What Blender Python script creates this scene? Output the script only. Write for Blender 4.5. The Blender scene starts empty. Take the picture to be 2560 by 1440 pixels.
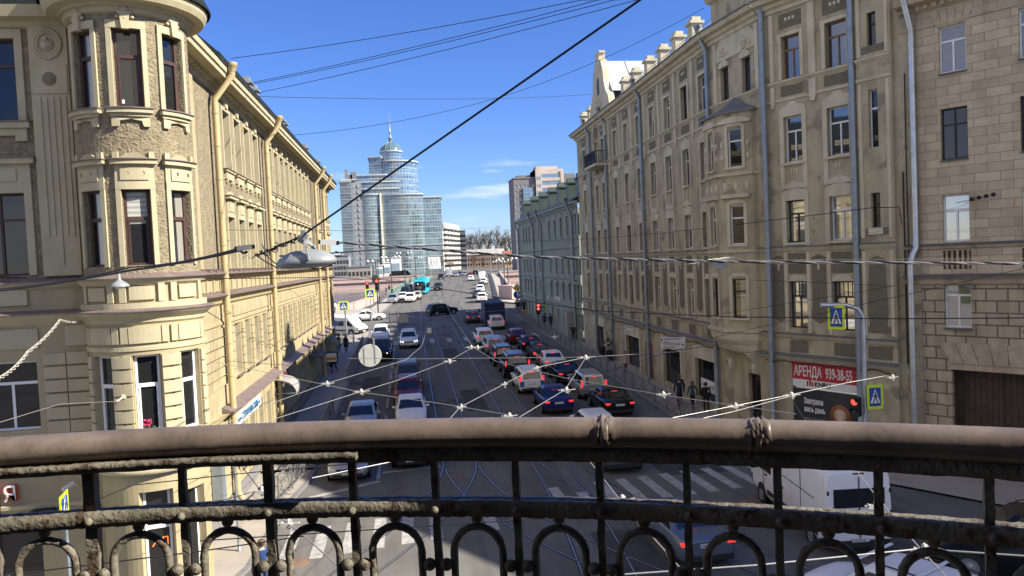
import bpy, bmesh, math, random
from mathutils import Vector, Matrix
rnd = random.Random(7)
R = math.radians
SC = bpy.context.scene
COL = SC.collection
# ---------------------------------------------------------------- camera
FPX, CX, CY = 1900.0, 1280.0, 720.0          # measured on the 2560 px wide photograph
YAW, PITCH, ROLL = R(7.7), R(2.2), R(2.6)
EYE = Vector((0, 0, 9.3))
CF = Vector((math.sin(YAW)*math.cos(PITCH), math.cos(YAW)*math.cos(PITCH), -math.sin(PITCH)))
_r = Vector((math.cos(YAW), -math.sin(YAW), 0)); _u = _r.cross(CF)
CR = _r*math.cos(ROLL) - _u*math.sin(ROLL)
CU = _u*math.cos(ROLL) + _r*math.sin(ROLL)
cam_d = bpy.data.cameras.new('camera'); cam = bpy.data.objects.new('camera', cam_d); COL.objects.link(cam)
cam_d.sensor_width = 36; cam_d.lens = 36*FPX/2560; cam_d.clip_start = 0.05; cam_d.clip_end = 6000
m3 = Matrix((CR, CU, -CF)).transposed()
cam.matrix_world = Matrix.Translation(EYE) @ m3.to_4x4()
SC.camera = cam
# ---------------------------------------------------------------- sun, sky, exposure
SUN = Vector((23.7, -9.6, 18.0)).normalized()      # towards the sun
EL = math.asin(SUN.z); AZ = math.atan2(SUN.x, SUN.y)
sd = bpy.data.lights.new('sun', 'SUN'); sd.energy = 5.0; sd.angle = R(0.5); sd.color = (1.0, 0.93, 0.80)
so = bpy.data.objects.new('sun', sd); COL.objects.link(so)
so.rotation_euler = SUN.to_track_quat('Z', 'Y').to_euler(); so.location = (60, -30, 80)
W = bpy.data.worlds.new('World'); SC.world = W; W.use_nodes = True
nt = W.node_tree; bg = nt.nodes['Background']
sky = nt.nodes.new('ShaderNodeTexSky'); sky.sky_type = 'NISHITA'; sky.sun_disc = False
sky.sun_elevation = EL; sky.sun_rotation = AZ
sky.air_density = 1.0; sky.dust_density = 0.0; sky.ozone_density = 2.5; sky.altitude = 20
tc = nt.nodes.new('ShaderNodeTexCoord')
mp = nt.nodes.new('ShaderNodeMapping'); mp.inputs['Scale'].default_value = (3.0, 3.0, 22.0)
nz = nt.nodes.new('ShaderNodeTexNoise'); nz.inputs['Scale'].default_value = 1.7; nz.inputs['Detail'].default_value = 6
rp = nt.nodes.new('ShaderNodeValToRGB'); rp.color_ramp.elements[0].position = 0.56; rp.color_ramp.elements[1].position = 0.78
sp = nt.nodes.new('ShaderNodeSeparateXYZ')
b1 = nt.nodes.new('ShaderNodeMapRange'); b1.inputs[1].default_value = 0.03; b1.inputs[2].default_value = 0.085
b2 = nt.nodes.new('ShaderNodeMapRange'); b2.inputs[1].default_value = 0.15; b2.inputs[2].default_value = 0.10
mu = nt.nodes.new('ShaderNodeMath'); mu.operation = 'MULTIPLY'
mv = nt.nodes.new('ShaderNodeMath'); mv.operation = 'MULTIPLY'
mx = nt.nodes.new('ShaderNodeMixRGB'); mx.inputs[2].default_value = (6.5, 6.6, 6.8, 1)
L = nt.links.new
L(tc.outputs['Generated'], mp.inputs[0]); L(mp.outputs[0], nz.inputs[0]); L(nz.outputs[0], rp.inputs[0])
L(tc.outputs['Generated'], sp.inputs[0]); L(sp.outputs[2], b1.inputs[0]); L(sp.outputs[2], b2.inputs[0])
L(b1.outputs[0], mu.inputs[0]); L(b2.outputs[0], mu.inputs[1]); L(mu.outputs[0], mv.inputs[0]); L(rp.outputs[0], mv.inputs[1])
gm = nt.nodes.new('ShaderNodeHueSaturation'); gm.inputs['Saturation'].default_value = 1.15; gm.inputs['Value'].default_value = 0.85
tn = nt.nodes.new('ShaderNodeMixRGB'); tn.blend_type = 'MULTIPLY'; tn.inputs[0].default_value = 1; tn.inputs[2].default_value = (0.62, 0.74, 1.18, 1)
L(sky.outputs[0], gm.inputs['Color']); L(gm.outputs[0], tn.inputs[1])
L(mv.outputs[0], mx.inputs[0]); L(tn.outputs[0], mx.inputs[1])
# cloud unseen left and behind, added to warm shaded fronts; right-hand windows mirror it
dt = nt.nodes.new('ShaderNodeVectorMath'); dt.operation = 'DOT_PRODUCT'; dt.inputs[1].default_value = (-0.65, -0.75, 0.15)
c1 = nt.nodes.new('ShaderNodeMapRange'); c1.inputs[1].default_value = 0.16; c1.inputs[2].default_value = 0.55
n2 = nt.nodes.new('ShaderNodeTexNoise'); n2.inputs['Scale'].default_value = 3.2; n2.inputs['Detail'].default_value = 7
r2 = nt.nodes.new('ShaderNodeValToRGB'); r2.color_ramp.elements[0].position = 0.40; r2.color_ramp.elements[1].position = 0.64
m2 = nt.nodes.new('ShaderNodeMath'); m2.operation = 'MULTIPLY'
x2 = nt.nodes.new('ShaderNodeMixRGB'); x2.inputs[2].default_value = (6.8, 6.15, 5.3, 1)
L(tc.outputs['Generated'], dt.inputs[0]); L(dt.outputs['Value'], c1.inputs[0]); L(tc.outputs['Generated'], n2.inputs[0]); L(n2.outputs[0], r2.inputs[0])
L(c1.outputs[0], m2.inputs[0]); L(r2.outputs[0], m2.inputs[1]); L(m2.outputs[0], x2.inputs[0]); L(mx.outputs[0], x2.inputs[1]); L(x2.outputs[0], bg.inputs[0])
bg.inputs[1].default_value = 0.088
SC.view_settings.view_transform = 'Standard'; SC.view_settings.look = 'None'
SC.view_settings.exposure = 1.08; SC.view_settings.gamma = 1.0
SC.cycles.max_bounces = 6; SC.cycles.diffuse_bounces = 3; SC.cycles.glossy_bounces = 3; SC.cycles.transparent_max_bounces = 8
SC.cycles.caustics_reflective = False; SC.cycles.caustics_refractive = False

# ---------------------------------------------------------------- measuring helpers (where the photographed things stand)
GZ = [(-200, 0), (40, 0), (70, .7), (105, 1.6), (150, 2.7), (205, 4.0), (260, 4.3), (400, 3.6), (9000, 3.6)]
def gz(Y):
    for (a, za), (b, zb) in zip(GZ, GZ[1:]):
        if Y <= b: return za + (zb-za)*max(0, (Y-a))/(b-a)
    return 3.6
def ray(x, y): return CF + CR*((x-CX)/FPX) - CU*((y-CY)/FPX)
def gp(x, y):
    d = ray(x, y); lo, hi = 0.001, 2500.0
    for i in range(48):
        m = (lo+hi)/2; p = EYE + d*m
        if p.z > gz(p.y): lo = m
        else: hi = m
    p = EYE + d*lo; return Vector((p.x, p.y, gz(p.y)))
def atZ(x, y, z): d = ray(x, y); return EYE + d*((z-EYE.z)/d.z)
def atX(x, y, X): d = ray(x, y); return EYE + d*(X/d.x)
def atY(x, y, Y): d = ray(x, y); return EYE + d*(Y/d.y)
def atT(x, y, t): d = ray(x, y); return EYE + d*t

# ---------------------------------------------------------------- mesh builder
class MB:
    def __init__(s): s.v = []; s.f = []; s.sm = []; s.mi = []; s.uv = []; s.m = 0
    def add(s, pts, faces, smooth=False, uvs=None):
        o = len(s.v); s.v += [tuple(p) for p in pts]
        for k, f in enumerate(faces):
            s.f.append(tuple(i+o for i in f)); s.sm.append(smooth); s.mi.append(s.m)
            s.uv.append([uvs[i] for i in f] if uvs else None)
    def quad(s, a, b, c, d, uvs=None): s.add([a, b, c, d], [(0, 1, 2, 3)], False, uvs)
    def poly(s, pts): s.add(pts, [tuple(range(len(pts)))])
    def box(s, c, sx, sy, sz, rz=0.0, M=None):
        c = Vector(c); pts = []
        for z in (-.5, .5):
            for x, y in ((-.5, -.5), (.5, -.5), (.5, .5), (-.5, .5)):
                p = Vector((x*sx, y*sy, z*sz))
                if M is not None: p = M @ p
                elif rz: p = Vector((p.x*math.cos(rz)-p.y*math.sin(rz), p.x*math.sin(rz)+p.y*math.cos(rz), p.z))
                pts.append(c+p)
        s.add(pts, [(3, 2, 1, 0), (4, 5, 6, 7), (0, 1, 5, 4), (1, 2, 6, 5), (2, 3, 7, 6), (3, 0, 4, 7)])
    def bar(s, a, b, w, h, up=(0, 0, 1)):
        a = Vector(a); b = Vector(b); d = (b-a)
        if d.length < 1e-6: return
        t = d.normalized(); upv = Vector(up)
        if abs(t.dot(upv)) > .98: upv = Vector((1, 0, 0))
        x = t.cross(upv).normalized(); y = x.cross(t)
        pts = [p + x*(sx*w/2) + y*(sy*h/2) for p in (a, b) for sx, sy in ((-1, -1), (1, -1), (1, 1), (-1, 1))]
        s.add(pts, [(3, 2, 1, 0), (4, 5, 6, 7), (0, 1, 5, 4), (1, 2, 6, 5), (2, 3, 7, 6), (3, 0, 4, 7)])
    def prism(s, pts, ext):
        n = len(pts); e = Vector(ext); P = [Vector(p) for p in pts]
        s.add(P + [p+e for p in P], [tuple(range(n-1, -1, -1)), tuple(range(n, 2*n))] + [(i, (i+1) % n, n+(i+1) % n, n+i) for i in range(n)])
    def tube(s, path, r, n=8, caps=True, smooth=True):
        P = [Vector(p) for p in path]; rr = r if isinstance(r, (list, tuple)) else [r]*len(P)
        rings = []; ref = None
        for i, p in enumerate(P):
            t = (P[min(i+1, len(P)-1)] - P[max(i-1, 0)]); t = t.normalized() if t.length > 1e-9 else Vector((0, 0, 1))
            if ref is None:
                ref = Vector((0, 0, 1)) if abs(t.z) < .9 else Vector((1, 0, 0))
            x = t.cross(ref)
            if x.length < 1e-4: x = t.cross(Vector((1, .3, 0)))
            x.normalize(); y = x.cross(t).normalized(); ref = y
            rings.append([p + (x*math.cos(2*math.pi*k/n) + y*math.sin(2*math.pi*k/n))*rr[i] for k in range(n)])
        pts = [q for g in rings for q in g]; fs = []
        for i in range(len(P)-1):
            for k in range(n): fs.append((i*n+k, i*n+(k+1) % n, (i+1)*n+(k+1) % n, (i+1)*n+k))
        s.add(pts, fs, smooth)
        if caps: s.add(rings[0], [tuple(range(n-1, -1, -1))]); s.add(rings[-1], [tuple(range(n))])
    def lathe(s, prof, c, n=20, axis='Z', smooth=True, a0=0.0, a1=2*math.pi, M=None):
        c = Vector(c); full = abs(a1-a0-2*math.pi) < 1e-6; k1 = n if full else n+1; pts = []
        for r, z in prof:
            for k in range(k1):
                a = a0+(a1-a0)*k/n; q = (r*math.cos(a), r*math.sin(a), z)
                if axis == 'X': q = (q[2], q[0], q[1])
                elif axis == 'Y': q = (q[0], q[2], q[1])
                q = Vector(q); pts.append(c + (M @ q if M is not None else q))
        fs = []
        for i in range(len(prof)-1):
            for k in range(n):
                k2 = (k+1) % k1; fs.append((i*k1+k, i*k1+k2, (i+1)*k1+k2, (i+1)*k1+k))
        s.add(pts, fs, smooth)
    def ball(s, c, r, n=12, m=8, sz=1.0):
        s.lathe([(max(1e-4, r*math.sin(math.pi*i/m)), -r*sz*math.cos(math.pi*i/m)) for i in range(m+1)], c, n)
    def loft(s, rings, closed=True, smooth=True, caps=True):
        n = len(rings[0]); pts = [p for g in rings for p in g]; fs = []
        for i in range(len(rings)-1):
            for k in range(n if closed else n-1): fs.append((i*n+k, i*n+(k+1) % n, (i+1)*n+(k+1) % n, (i+1)*n+k))
        s.add(pts, fs, smooth)
        if caps and closed: s.add(rings[0], [tuple(range(n-1, -1, -1))]); s.add(rings[-1], [tuple(range(n))])
    # --- things laid out on a facade frame F(u, v, d)
    def fwall(s, F, u0, u1, v0, v1, ops=(), rev=.25, du=99, rmb=None):
        us = {u0, u1}; vs = {v0, v1}
        for a, b, c, d in ops: us |= {a, b}; vs |= {c, d}
        us = sorted(x for x in us if u0-1e-6 <= x <= u1+1e-6); vs = sorted(x for x in vs if v0-1e-6 <= x <= v1+1e-6)
        for i in range(len(us)-1):
            n = max(1, math.ceil((us[i+1]-us[i])/du-1e-6))
            for k in range(n):
                a = us[i]+(us[i+1]-us[i])*k/n; b = us[i]+(us[i+1]-us[i])*(k+1)/n; m = (a+b)/2
                run = None
                for j in range(len(vs)-1):
                    q = (vs[j]+vs[j+1])/2
                    hole = any(o[0] < m < o[1] and o[2] < q < o[3] for o in ops)
                    if hole:
                        run = None; continue
                    s.add([F(a, vs[j], 0), F(b, vs[j], 0), F(b, vs[j+1], 0), F(a, vs[j+1], 0)], [(0, 1, 2, 3)], du < 50,
                          [(a, vs[j]), (b, vs[j]), (b, vs[j+1]), (a, vs[j+1])])
        for a, b, c, d in ops:
            rm_ = None
            if rmb is not None: rm_ = MB(); rmb.append(rm_)
            for (p, q) in (((a, c), (a, d)), ((b, d), (b, c)), ((a, d), (b, d)), ((b, c), (a, c))):
                pts = [F(p[0], p[1], 0), F(q[0], q[1], 0), F(q[0], q[1], -rev), F(p[0], p[1], -rev)]
                (rm_ or s).add(pts, [(0, 1, 2, 3)], False, [p, q, (q[0]+rev, q[1]), (p[0]+rev, p[1])])
    def fbox(s, F, a, b, c, d, d0, d1, du=99):
        n = max(1, math.ceil((b-a)/du-1e-6)); pts = []
        for k in range(n+1):
            u = a+(b-a)*k/n; pts += [F(u, c, d0), F(u, c, d1), F(u, d, d1), F(u, d, d0)]
        uv = []
        for k in range(n+1):
            u = a+(b-a)*k/n; uv += [(u, c), (u, c), (u, d), (u, d)]
        fs = []
        for k in range(n):
            for j in range(4): fs.append((k*4+j, k*4+(j+1) % 4, k*4+4+(j+1) % 4, k*4+4+j))
        fs += [(3, 2, 1, 0), (n*4, n*4+1, n*4+2, n*4+3)]
        s.add(pts, fs, False, uv)
    def fprof(s, F, a, b, prof, du=99, close=True):
        n = max(1, math.ceil((b-a)/du-1e-6)); m = len(prof); pts = []; uv = []
        for k in range(n+1):
            u = a+(b-a)*k/n; pts += [F(u, v, d) for v, d in prof]; uv += [(u, v) for v, d in prof]
        fs = []
        for k in range(n):
            for j in range(m if close else m-1): fs.append((k*m+j, k*m+(j+1) % m, (k+1)*m+(j+1) % m, (k+1)*m+j))
        if close: fs += [tuple(range(m-1, -1, -1)), tuple(range(n*m, n*m+m))]
        s.add(pts, fs, False, uv)
    def fpoly(s, F, uvp, d0, d1):        # polygon in the facade plane, extruded d0..d1
        n = len(uvp); pts = [F(u, v, d0) for u, v in uvp] + [F(u, v, d1) for u, v in uvp]
        s.add(pts, [tuple(range(n)), tuple(range(2*n-1, n-1, -1))] + [(i, (i+1) % n, n+(i+1) % n, n+i) for i in range(n)], False, list(uvp)*2)
    def build(s, name, mats, parent=None, **kw):
        me = bpy.data.meshes.new(name); me.from_pydata(s.v, [], s.f)
        if not isinstance(mats, (list, tuple)): mats = [mats]
        for m in mats: me.materials.append(m)
        me.polygons.foreach_set('use_smooth', s.sm); me.polygons.foreach_set('material_index', s.mi)
        if any(u for u in s.uv):
            l = me.uv_layers.new(name='uv'); k = 0; buf = []
            for f, u in zip(s.f, s.uv):
                for j in range(len(f)): buf += list(u[j]) if u else [0.0, 0.0]
            l.data.foreach_set('uv', buf)
        me.update()
        return link(bpy.data.objects.new(name, me), parent, **kw)
class Pieces:
    """same drawing calls as MB, but every call becomes a part of its own"""
    def __init__(s, name, m, par): s.a = (name, m, par)
    def fbox(s, *k): mb = MB(); mb.fbox(*k); mb.build(*s.a)
    def fpoly(s, *k): mb = MB(); mb.fpoly(*k); mb.build(*s.a)
def link(o, parent=None, label=None, cat=None, group=None, kind=None):
    COL.objects.link(o)
    if parent is not None:
        o.parent = parent; o.matrix_parent_inverse = parent.matrix_basis.inverted()
    if label: o['label'] = label
    if cat: o['category'] = cat
    if group: o['group'] = group
    if kind: o['kind'] = kind
    return o
def empty(name, loc, label, cat, group=None, rz=0.0):
    o = bpy.data.objects.new(name, None); o.empty_display_size = .2
    o.location = loc; o.rotation_euler = (0, 0, rz)
    return link(o, None, label, cat, group)
def frame(O, U, N):
    O = Vector(O); U = Vector(U).normalized(); N = Vector(N).normalized()
    return lambda u, v, d: Vector((O.x+U.x*u+N.x*d, O.y+U.y*u+N.y*d, O.z+v))
def text(name, body, F, u, v, d, size, m, parent, sx=1.0, depth=.004, align='LEFT', bold=0.0, shear=0.0, **kw):
    cu = bpy.data.curves.new(name, 'FONT'); cu.body = body; cu.size = size; cu.extrude = depth; cu.align_x = align; cu.resolution_u = 3
    cu.shear = shear; cu.offset = bold; cu.materials.append(m)
    tmp = bpy.data.objects.new(name, cu); COL.objects.link(tmp)
    me = bpy.data.meshes.new_from_object(tmp.evaluated_get(bpy.context.evaluated_depsgraph_get())); bpy.data.objects.remove(tmp); bpy.data.curves.remove(cu)
    me.name = name
    p = F(u, v, d); X = (F(u+1, v, d)-p).normalized(); Z = (F(u, v, d+1)-p).normalized(); Y = Z.cross(X)
    M = Matrix((X*sx, Y, Z)).transposed().to_4x4(); M.translation = p
    me.transform(M)
    o = bpy.data.objects.new(name, me)
    return link(o, parent, **kw)
# ---------------------------------------------------------------- materials (all procedural)
def mat(name, c, rough=.7, var=.12, scale=3.0, bump=0.0, bscale=40.0, metal=0.0, spec=.4, c2=None, coords='Object', detail=5, streak=0.0, smap=(.7, .7, .16), emit=None, es=1.0, ior=None, bdist=.02, spot=None):
    m = bpy.data.materials.new(name); m.use_nodes = True; t = m.node_tree; b = t.nodes['Principled BSDF']
    b.inputs['Roughness'].default_value = rough; b.inputs['Metallic'].default_value = metal
    b.inputs['Specular IOR Level'].default_value = spec
    if ior: b.inputs['IOR'].default_value = ior
    c = tuple(c); b.inputs['Base Color'].default_value = c+(1,)
    if emit: b.inputs['Emission Color'].default_value = tuple(emit)+(1,); b.inputs['Emission Strength'].default_value = es
    if var or bump or c2:
        tcx = t.nodes.new('ShaderNodeTexCoord')
        n1 = t.nodes.new('ShaderNodeTexNoise'); n1.inputs['Scale'].default_value = scale; n1.inputs['Detail'].default_value = detail; n1.inputs['Roughness'].default_value = .65
        t.links.new(tcx.outputs[coords], n1.inputs['Vector'])
        r = t.nodes.new('ShaderNodeValToRGB'); r.color_ramp.elements[0].position = .32; r.color_ramp.elements[1].position = .68
        lo = tuple(x*(1-var) for x in c); hi = tuple(min(1, x*(1+var)) for x in c)
        if c2: lo = c; hi = tuple(c2)
        r.color_ramp.elements[0].color = lo+(1,); r.color_ramp.elements[1].color = hi+(1,)
        t.links.new(n1.outputs[0], r.inputs[0]); out = r.outputs[0]
        if streak:
            mp = t.nodes.new('ShaderNodeMapping'); mp.inputs['Scale'].default_value = smap
            n2 = t.nodes.new('ShaderNodeTexNoise'); n2.inputs['Scale'].default_value = 2.2; n2.inputs['Detail'].default_value = 6
            t.links.new(tcx.outputs[coords], mp.inputs[0]); t.links.new(mp.outputs[0], n2.inputs['Vector'])
            r2 = t.nodes.new('ShaderNodeValToRGB'); r2.color_ramp.elements[0].position = .45; r2.color_ramp.elements[1].position = .72
            r2.color_ramp.elements[0].color = (1, 1, 1, 1); k = 1-streak; r2.color_ramp.elements[1].color = (k, k*.98, k*.95, 1)
            mm = t.nodes.new('ShaderNodeMixRGB'); mm.blend_type = 'MULTIPLY'; mm.inputs[0].default_value = 1
            t.links.new(n2.outputs[0], r2.inputs[0]); t.links.new(out, mm.inputs[1]); t.links.new(r2.outputs[0], mm.inputs[2]); out = mm.outputs[0]
        if spot:                                    # stains or repairs with a shape of their own: (colour, threshold, scale)
            n4 = t.nodes.new('ShaderNodeTexNoise'); n4.inputs['Scale'].default_value = spot[2]; n4.inputs['Detail'].default_value = 8; n4.inputs['Roughness'].default_value = .6
            t.links.new(tcx.outputs[coords], n4.inputs['Vector'])
            r4 = t.nodes.new('ShaderNodeValToRGB'); r4.color_ramp.elements[0].position = spot[1]; r4.color_ramp.elements[1].position = spot[1]+.05
            t.links.new(n4.outputs[0], r4.inputs[0]); m4 = t.nodes.new('ShaderNodeMixRGB'); m4.inputs[2].default_value = tuple(spot[0])+(1,)
            t.links.new(r4.outputs[0], m4.inputs[0]); t.links.new(out, m4.inputs[1]); out = m4.outputs[0]
        t.links.new(out, b.inputs['Base Color'])
        if bump:
            n3 = t.nodes.new('ShaderNodeTexNoise'); n3.inputs['Scale'].default_value = bscale; n3.inputs['Detail'].default_value = 4
            t.links.new(tcx.outputs[coords], n3.inputs['Vector'])
            bp = t.nodes.new('ShaderNodeBump'); bp.inputs['Strength'].default_value = bump; bp.inputs['Distance'].default_value = bdist
            t.links.new(n3.outputs[0], bp.inputs['Height']); t.links.new(bp.outputs[0], b.inputs['Normal'])
    return m
def glass(name, c, rough=.03, ior=2.1, var=0, scale=1.0):
    return mat(name, c, rough, var, scale, ior=ior, spec=.5)
def bricks(name, c1, c2, mortar, w, h, ms, rough=.85, bump=.6, off=.5, streak=.15):
    m = mat(name, c1, rough, .10, 2.0, streak=streak, bump=.0); t = m.node_tree; b = t.nodes['Principled BSDF']
    src = b.inputs['Base Color'].links[0].from_socket
    uvn = t.nodes.new('ShaderNodeUVMap'); uvn.uv_map = 'uv'
    br = t.nodes.new('ShaderNodeTexBrick'); br.offset = off
    br.inputs['Scale'].default_value = 1.0; br.inputs['Brick Width'].default_value = w; br.inputs['Row Height'].default_value = h
    br.inputs['Mortar Size'].default_value = ms; br.inputs['Mortar Smooth'].default_value = .15; br.inputs['Bias'].default_value = 0
    br.inputs['Color1'].default_value = (1, 1, 1, 1); br.inputs['Color2'].default_value = tuple(x/y for x, y in zip(c2, c1))+(1,)
    br.inputs['Mortar'].default_value = tuple(x/y for x, y in zip(mortar, c1))+(1,)
    t.links.new(uvn.outputs[0], br.inputs['Vector'])
    mm = t.nodes.new('ShaderNodeMixRGB'); mm.blend_type = 'MULTIPLY'; mm.inputs[0].default_value = 1
    t.links.new(src, mm.inputs[1]); t.links.new(br.outputs['Color'], mm.inputs[2]); t.links.new(mm.outputs[0], b.inputs['Base Color'])
    n3 = t.nodes.new('ShaderNodeTexNoise'); n3.inputs['Scale'].default_value = 14
    ma = t.nodes.new('ShaderNodeMath'); ma.operation = 'MULTIPLY_ADD'; ma.inputs[1].default_value = .25
    iv = t.nodes.new('ShaderNodeMath'); iv.operation = 'SUBTRACT'; iv.inputs[0].default_value = 1
    t.links.new(br.outputs['Fac'], iv.inputs[1]); t.links.new(n3.outputs[0], ma.inputs[0]); t.links.new(iv.outputs[0], ma.inputs[2])
    bp = t.nodes.new('ShaderNodeBump'); bp.inputs['Strength'].default_value = bump; bp.inputs['Distance'].default_value = .03
    t.links.new(ma.outputs[0], bp.inputs['Height']); t.links.new(bp.outputs[0], b.inputs['Normal'])
    return m
def curtain_glass(name, dark, light, split=.5, kind='drape'):
    """pane with a curtain or blind hanging behind it, laid out on the pane's own uv"""
    m = bpy.data.materials.new(name); m.use_nodes = True; t = m.node_tree; b = t.nodes['Principled BSDF']
    b.inputs['Roughness'].default_value = .03; b.inputs['IOR'].default_value = 2.0
    uvn = t.nodes.new('ShaderNodeUVMap'); uvn.uv_map = 'uv'
    sx = t.nodes.new('ShaderNodeSeparateXYZ'); t.links.new(uvn.outputs[0], sx.inputs[0])
    wv = t.nodes.new('ShaderNodeTexWave'); wv.bands_direction = 'X' if kind == 'drape' else 'Y'
    wv.inputs['Scale'].default_value = 3.2 if kind == 'drape' else 4.5; wv.inputs['Distortion'].default_value = 1.2 if kind == 'drape' else 0
    t.links.new(uvn.outputs[0], wv.inputs['Vector'])
    r = t.nodes.new('ShaderNodeValToRGB'); r.color_ramp.elements[0].color = tuple(x*.6 for x in light)+(1,); r.color_ramp.elements[1].color = tuple(light)+(1,)
    t.links.new(wv.outputs[0], r.inputs[0])
    cmp_ = t.nodes.new('ShaderNodeMath'); cmp_.operation = 'GREATER_THAN'; cmp_.inputs[1].default_value = split
    t.links.new(sx.outputs[1] if kind != 'drape' else sx.outputs[0], cmp_.inputs[0])
    mm = t.nodes.new('ShaderNodeMixRGB'); mm.inputs[1].default_value = tuple(dark)+(1,)
    t.links.new(cmp_.outputs[0], mm.inputs[0]); t.links.new(r.outputs[0], mm.inputs[2]); t.links.new(mm.outputs[0], b.inputs['Base Color'])
    return m
CREAM = mat('cream_plaster', (.40, .335, .20), .85, .10, 1.3, bump=.15, bscale=25, streak=.14, spot=((.40, .34, .22), .60, .55))
CREAM2 = mat('pale_cream_trim', (.46, .405, .265), .85, .08, 2.0, streak=.10)
STUCCO = mat('rough_brown_stucco', (.27, .225, .145), .95, .30, 7, bump=1.0, bscale=15, bdist=.075, streak=.15, spot=((.24, .20, .135), .60, .7))
FLUTE = mat('fluted_cream', (.5, .44, .31), .85, .06, 1.5, streak=.12)
TIN = mat('brown_tin_ledge', (.17, .13, .12), .5, .2, 3)
ROOFD = mat('dark_roof_metal', (.022, .027, .026), .75, .2, 2, spec=.15)
ROOFG = mat('grey_zinc_roof', (.42, .46, .48), .4, .2, 1.2, metal=.3)
PIPEC = mat('cream_painted_pipe', (.44, .355, .195), .5, .06, 3)
BEIGE = mat('weathered_beige_plaster', (.45, .395, .265), .9, .16, 1.1, bump=.25, bscale=30, streak=.28, spot=((.27, .235, .165), .57, .8))
BEIGE2 = mat('pale_beige_trim', (.60, .545, .40), .9, .08, 1.6, streak=.22)
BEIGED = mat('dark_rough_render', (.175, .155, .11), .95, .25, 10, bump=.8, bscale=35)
STONE = bricks('ashlar_stone', (.58, .49, .34), (.44, .365, .255), (.32, .27, .19), .86, .345, .014)
STONE2 = bricks('rusticated_stone', (.52, .43, .29), (.41, .335, .225), (.17, .135, .10), .72, .46, .028, bump=.9, streak=.3)
STONET = mat('stone_trim', (.50, .40, .28), .9, .15, 2, streak=.4)
GREEN = mat('grey_green_plaster', (.29, .325, .26), .9, .10, 1.0, bump=.1, streak=.22)
GREENT = mat('pale_green_trim', (.38, .43, .38), .9, .08, 1.5, streak=.15)
GREENR = mat('green_roof_metal', (.055, .078, .066), .5, .25, 1.5)
PIPEG = mat('grey_steel_pipe', (.27, .31, .35), .42, .14, 2.5, metal=.45)
PIPEZ = mat('galvanised_pipe', (.55, .58, .60), .35, .15, 2.5, metal=.7)
GL = glass('window_glass_dark', (.016, .017, .018), ior=1.65)
GLB = glass('window_glass_blueish', (.03, .035, .045), ior=2.4)
GLM = mat('mirroring_window_glass', (.50, .50, .48), .04, 0, metal=.75)
GLC = curtain_glass('window_glass_curtain', (.02, .02, .022), (.35, .33, .28), .45)
GLD = curtain_glass('window_glass_blind', (.02, .02, .022), (.52, .52, .48), .55, 'blind')
FWHITE = mat('white_window_frame', (.78, .78, .77), .4, .03, 5)
FBROWN = mat('brown_window_frame', (.065, .035, .03), .5, .15, 5)
FDARK = mat('dark_window_frame', (.03, .028, .026), .5, .1, 5)
FWOOD = mat('old_wood_window_frame', (.22, .14, .07), .6, .3, 8)
BLACK = mat('black_plastic', (.012, .012, .013), .5, 0)
RUBBER = mat('tyre_rubber', (.018, .018, .018), .85, .1, 10)
ASPHALT = mat('asphalt', (.135, .13, .122), .95, spec=.12, var=.16, scale=.35, bump=.25, bscale=60, c2=(.185, .178, .165), detail=8, streak=.30, smap=(.55, .035, 1), spot=((.085, .083, .08), .60, .16))
PAVE = mat('pavement_slabs', (.36, .325, .275), .85, .10, .8, bump=.2, bscale=40)
PAVEB = mat('bridge_pavement', (.40, .36, .31), .85, .08, .8)
KERB = mat('granite_kerb', (.20, .19, .185), .8, .18, 4)
KERBD = mat('dark_granite_kerb', (.05, .05, .052), .7, .2, 4)
PINK = mat('pink_granite', (.44, .31, .265), .75, .16, 1.5, c2=(.54, .41, .36))
PAINT = mat('road_paint', (.24, .235, .225), .8, .2, 3.5, c2=(.52, .50, .47), detail=9)
RAIL = mat('polished_tram_rail', (.34, .35, .36), .42, .15, 3, metal=.65)
GROOVE = mat('tram_groove', (.02, .02, .022), .8, 0)
WATER = mat('river_water', (.02, .045, .075), .12, 0, bump=.35, bscale=1.4, bdist=.15)
STEELG = mat('grey_galvanised_fence', (.22, .225, .23), .5, .12, 6, metal=.4)
IRON = mat('rusty_brown_handrail_paint', (.155, .122, .10), .36, .35, 14, bump=.16, bscale=90, bdist=.003, spot=((.20, .095, .05), .67, 11))
IRON2 = mat('old_flaking_iron', (.155, .137, .105), .6, .4, 26, bump=.8, bscale=150, bdist=.004, spot=((.07, .045, .03), .56, 40))
WIREB = mat('black_cable', (.018, .016, .02), .55, 0)
WIREM = mat('bare_steel_wire', (.46, .45, .42), .35, .1, 20, metal=.5)
WIREC = mat('tram_contact_fitting', (.55, .53, .46), .5, .1, 20)
LAMPG = mat('grey_lamp_housing', (.30, .315, .32), .35, .06, 4, metal=.2)
SIGNW = mat('white_sign_face', (.80, .79, .76), .5, .04, 3)
SIGNY = mat('yellow_green_sign_border', (.62, .78, .02), .5, .05, 5)
SIGNB = mat('blue_sign_face', (.015, .07, .33), .45, .05, 5)
SIGNR = mat('red_banner', (.50, .035, .045), .6, .08, 2)
SIGNO = mat('orange_sign', (.75, .33, .01), .5, .05, 4)
BANNERK = mat('dark_grey_banner', (.045, .046, .048), .7, .35, 1.2)
REDL = mat('red_lamp_lit', (.5, .01, .01), .3, 0, emit=(1, .06, .04), es=2.2)
REDDIM = mat('red_figure_dim', (.5, .05, .04), .3, 0, emit=(1, .12, .08), es=.5)
REDD = mat('red_lens', (.16, .008, .010), .25, 0)
BRAKE = mat('brake_lamp_lit', (.6, .02, .02), .3, 0, emit=(1, .05, .04), es=.55)
HEADL = mat('headlamp_lens', (.75, .78, .80), .12, 0, spec=.6)
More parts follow.
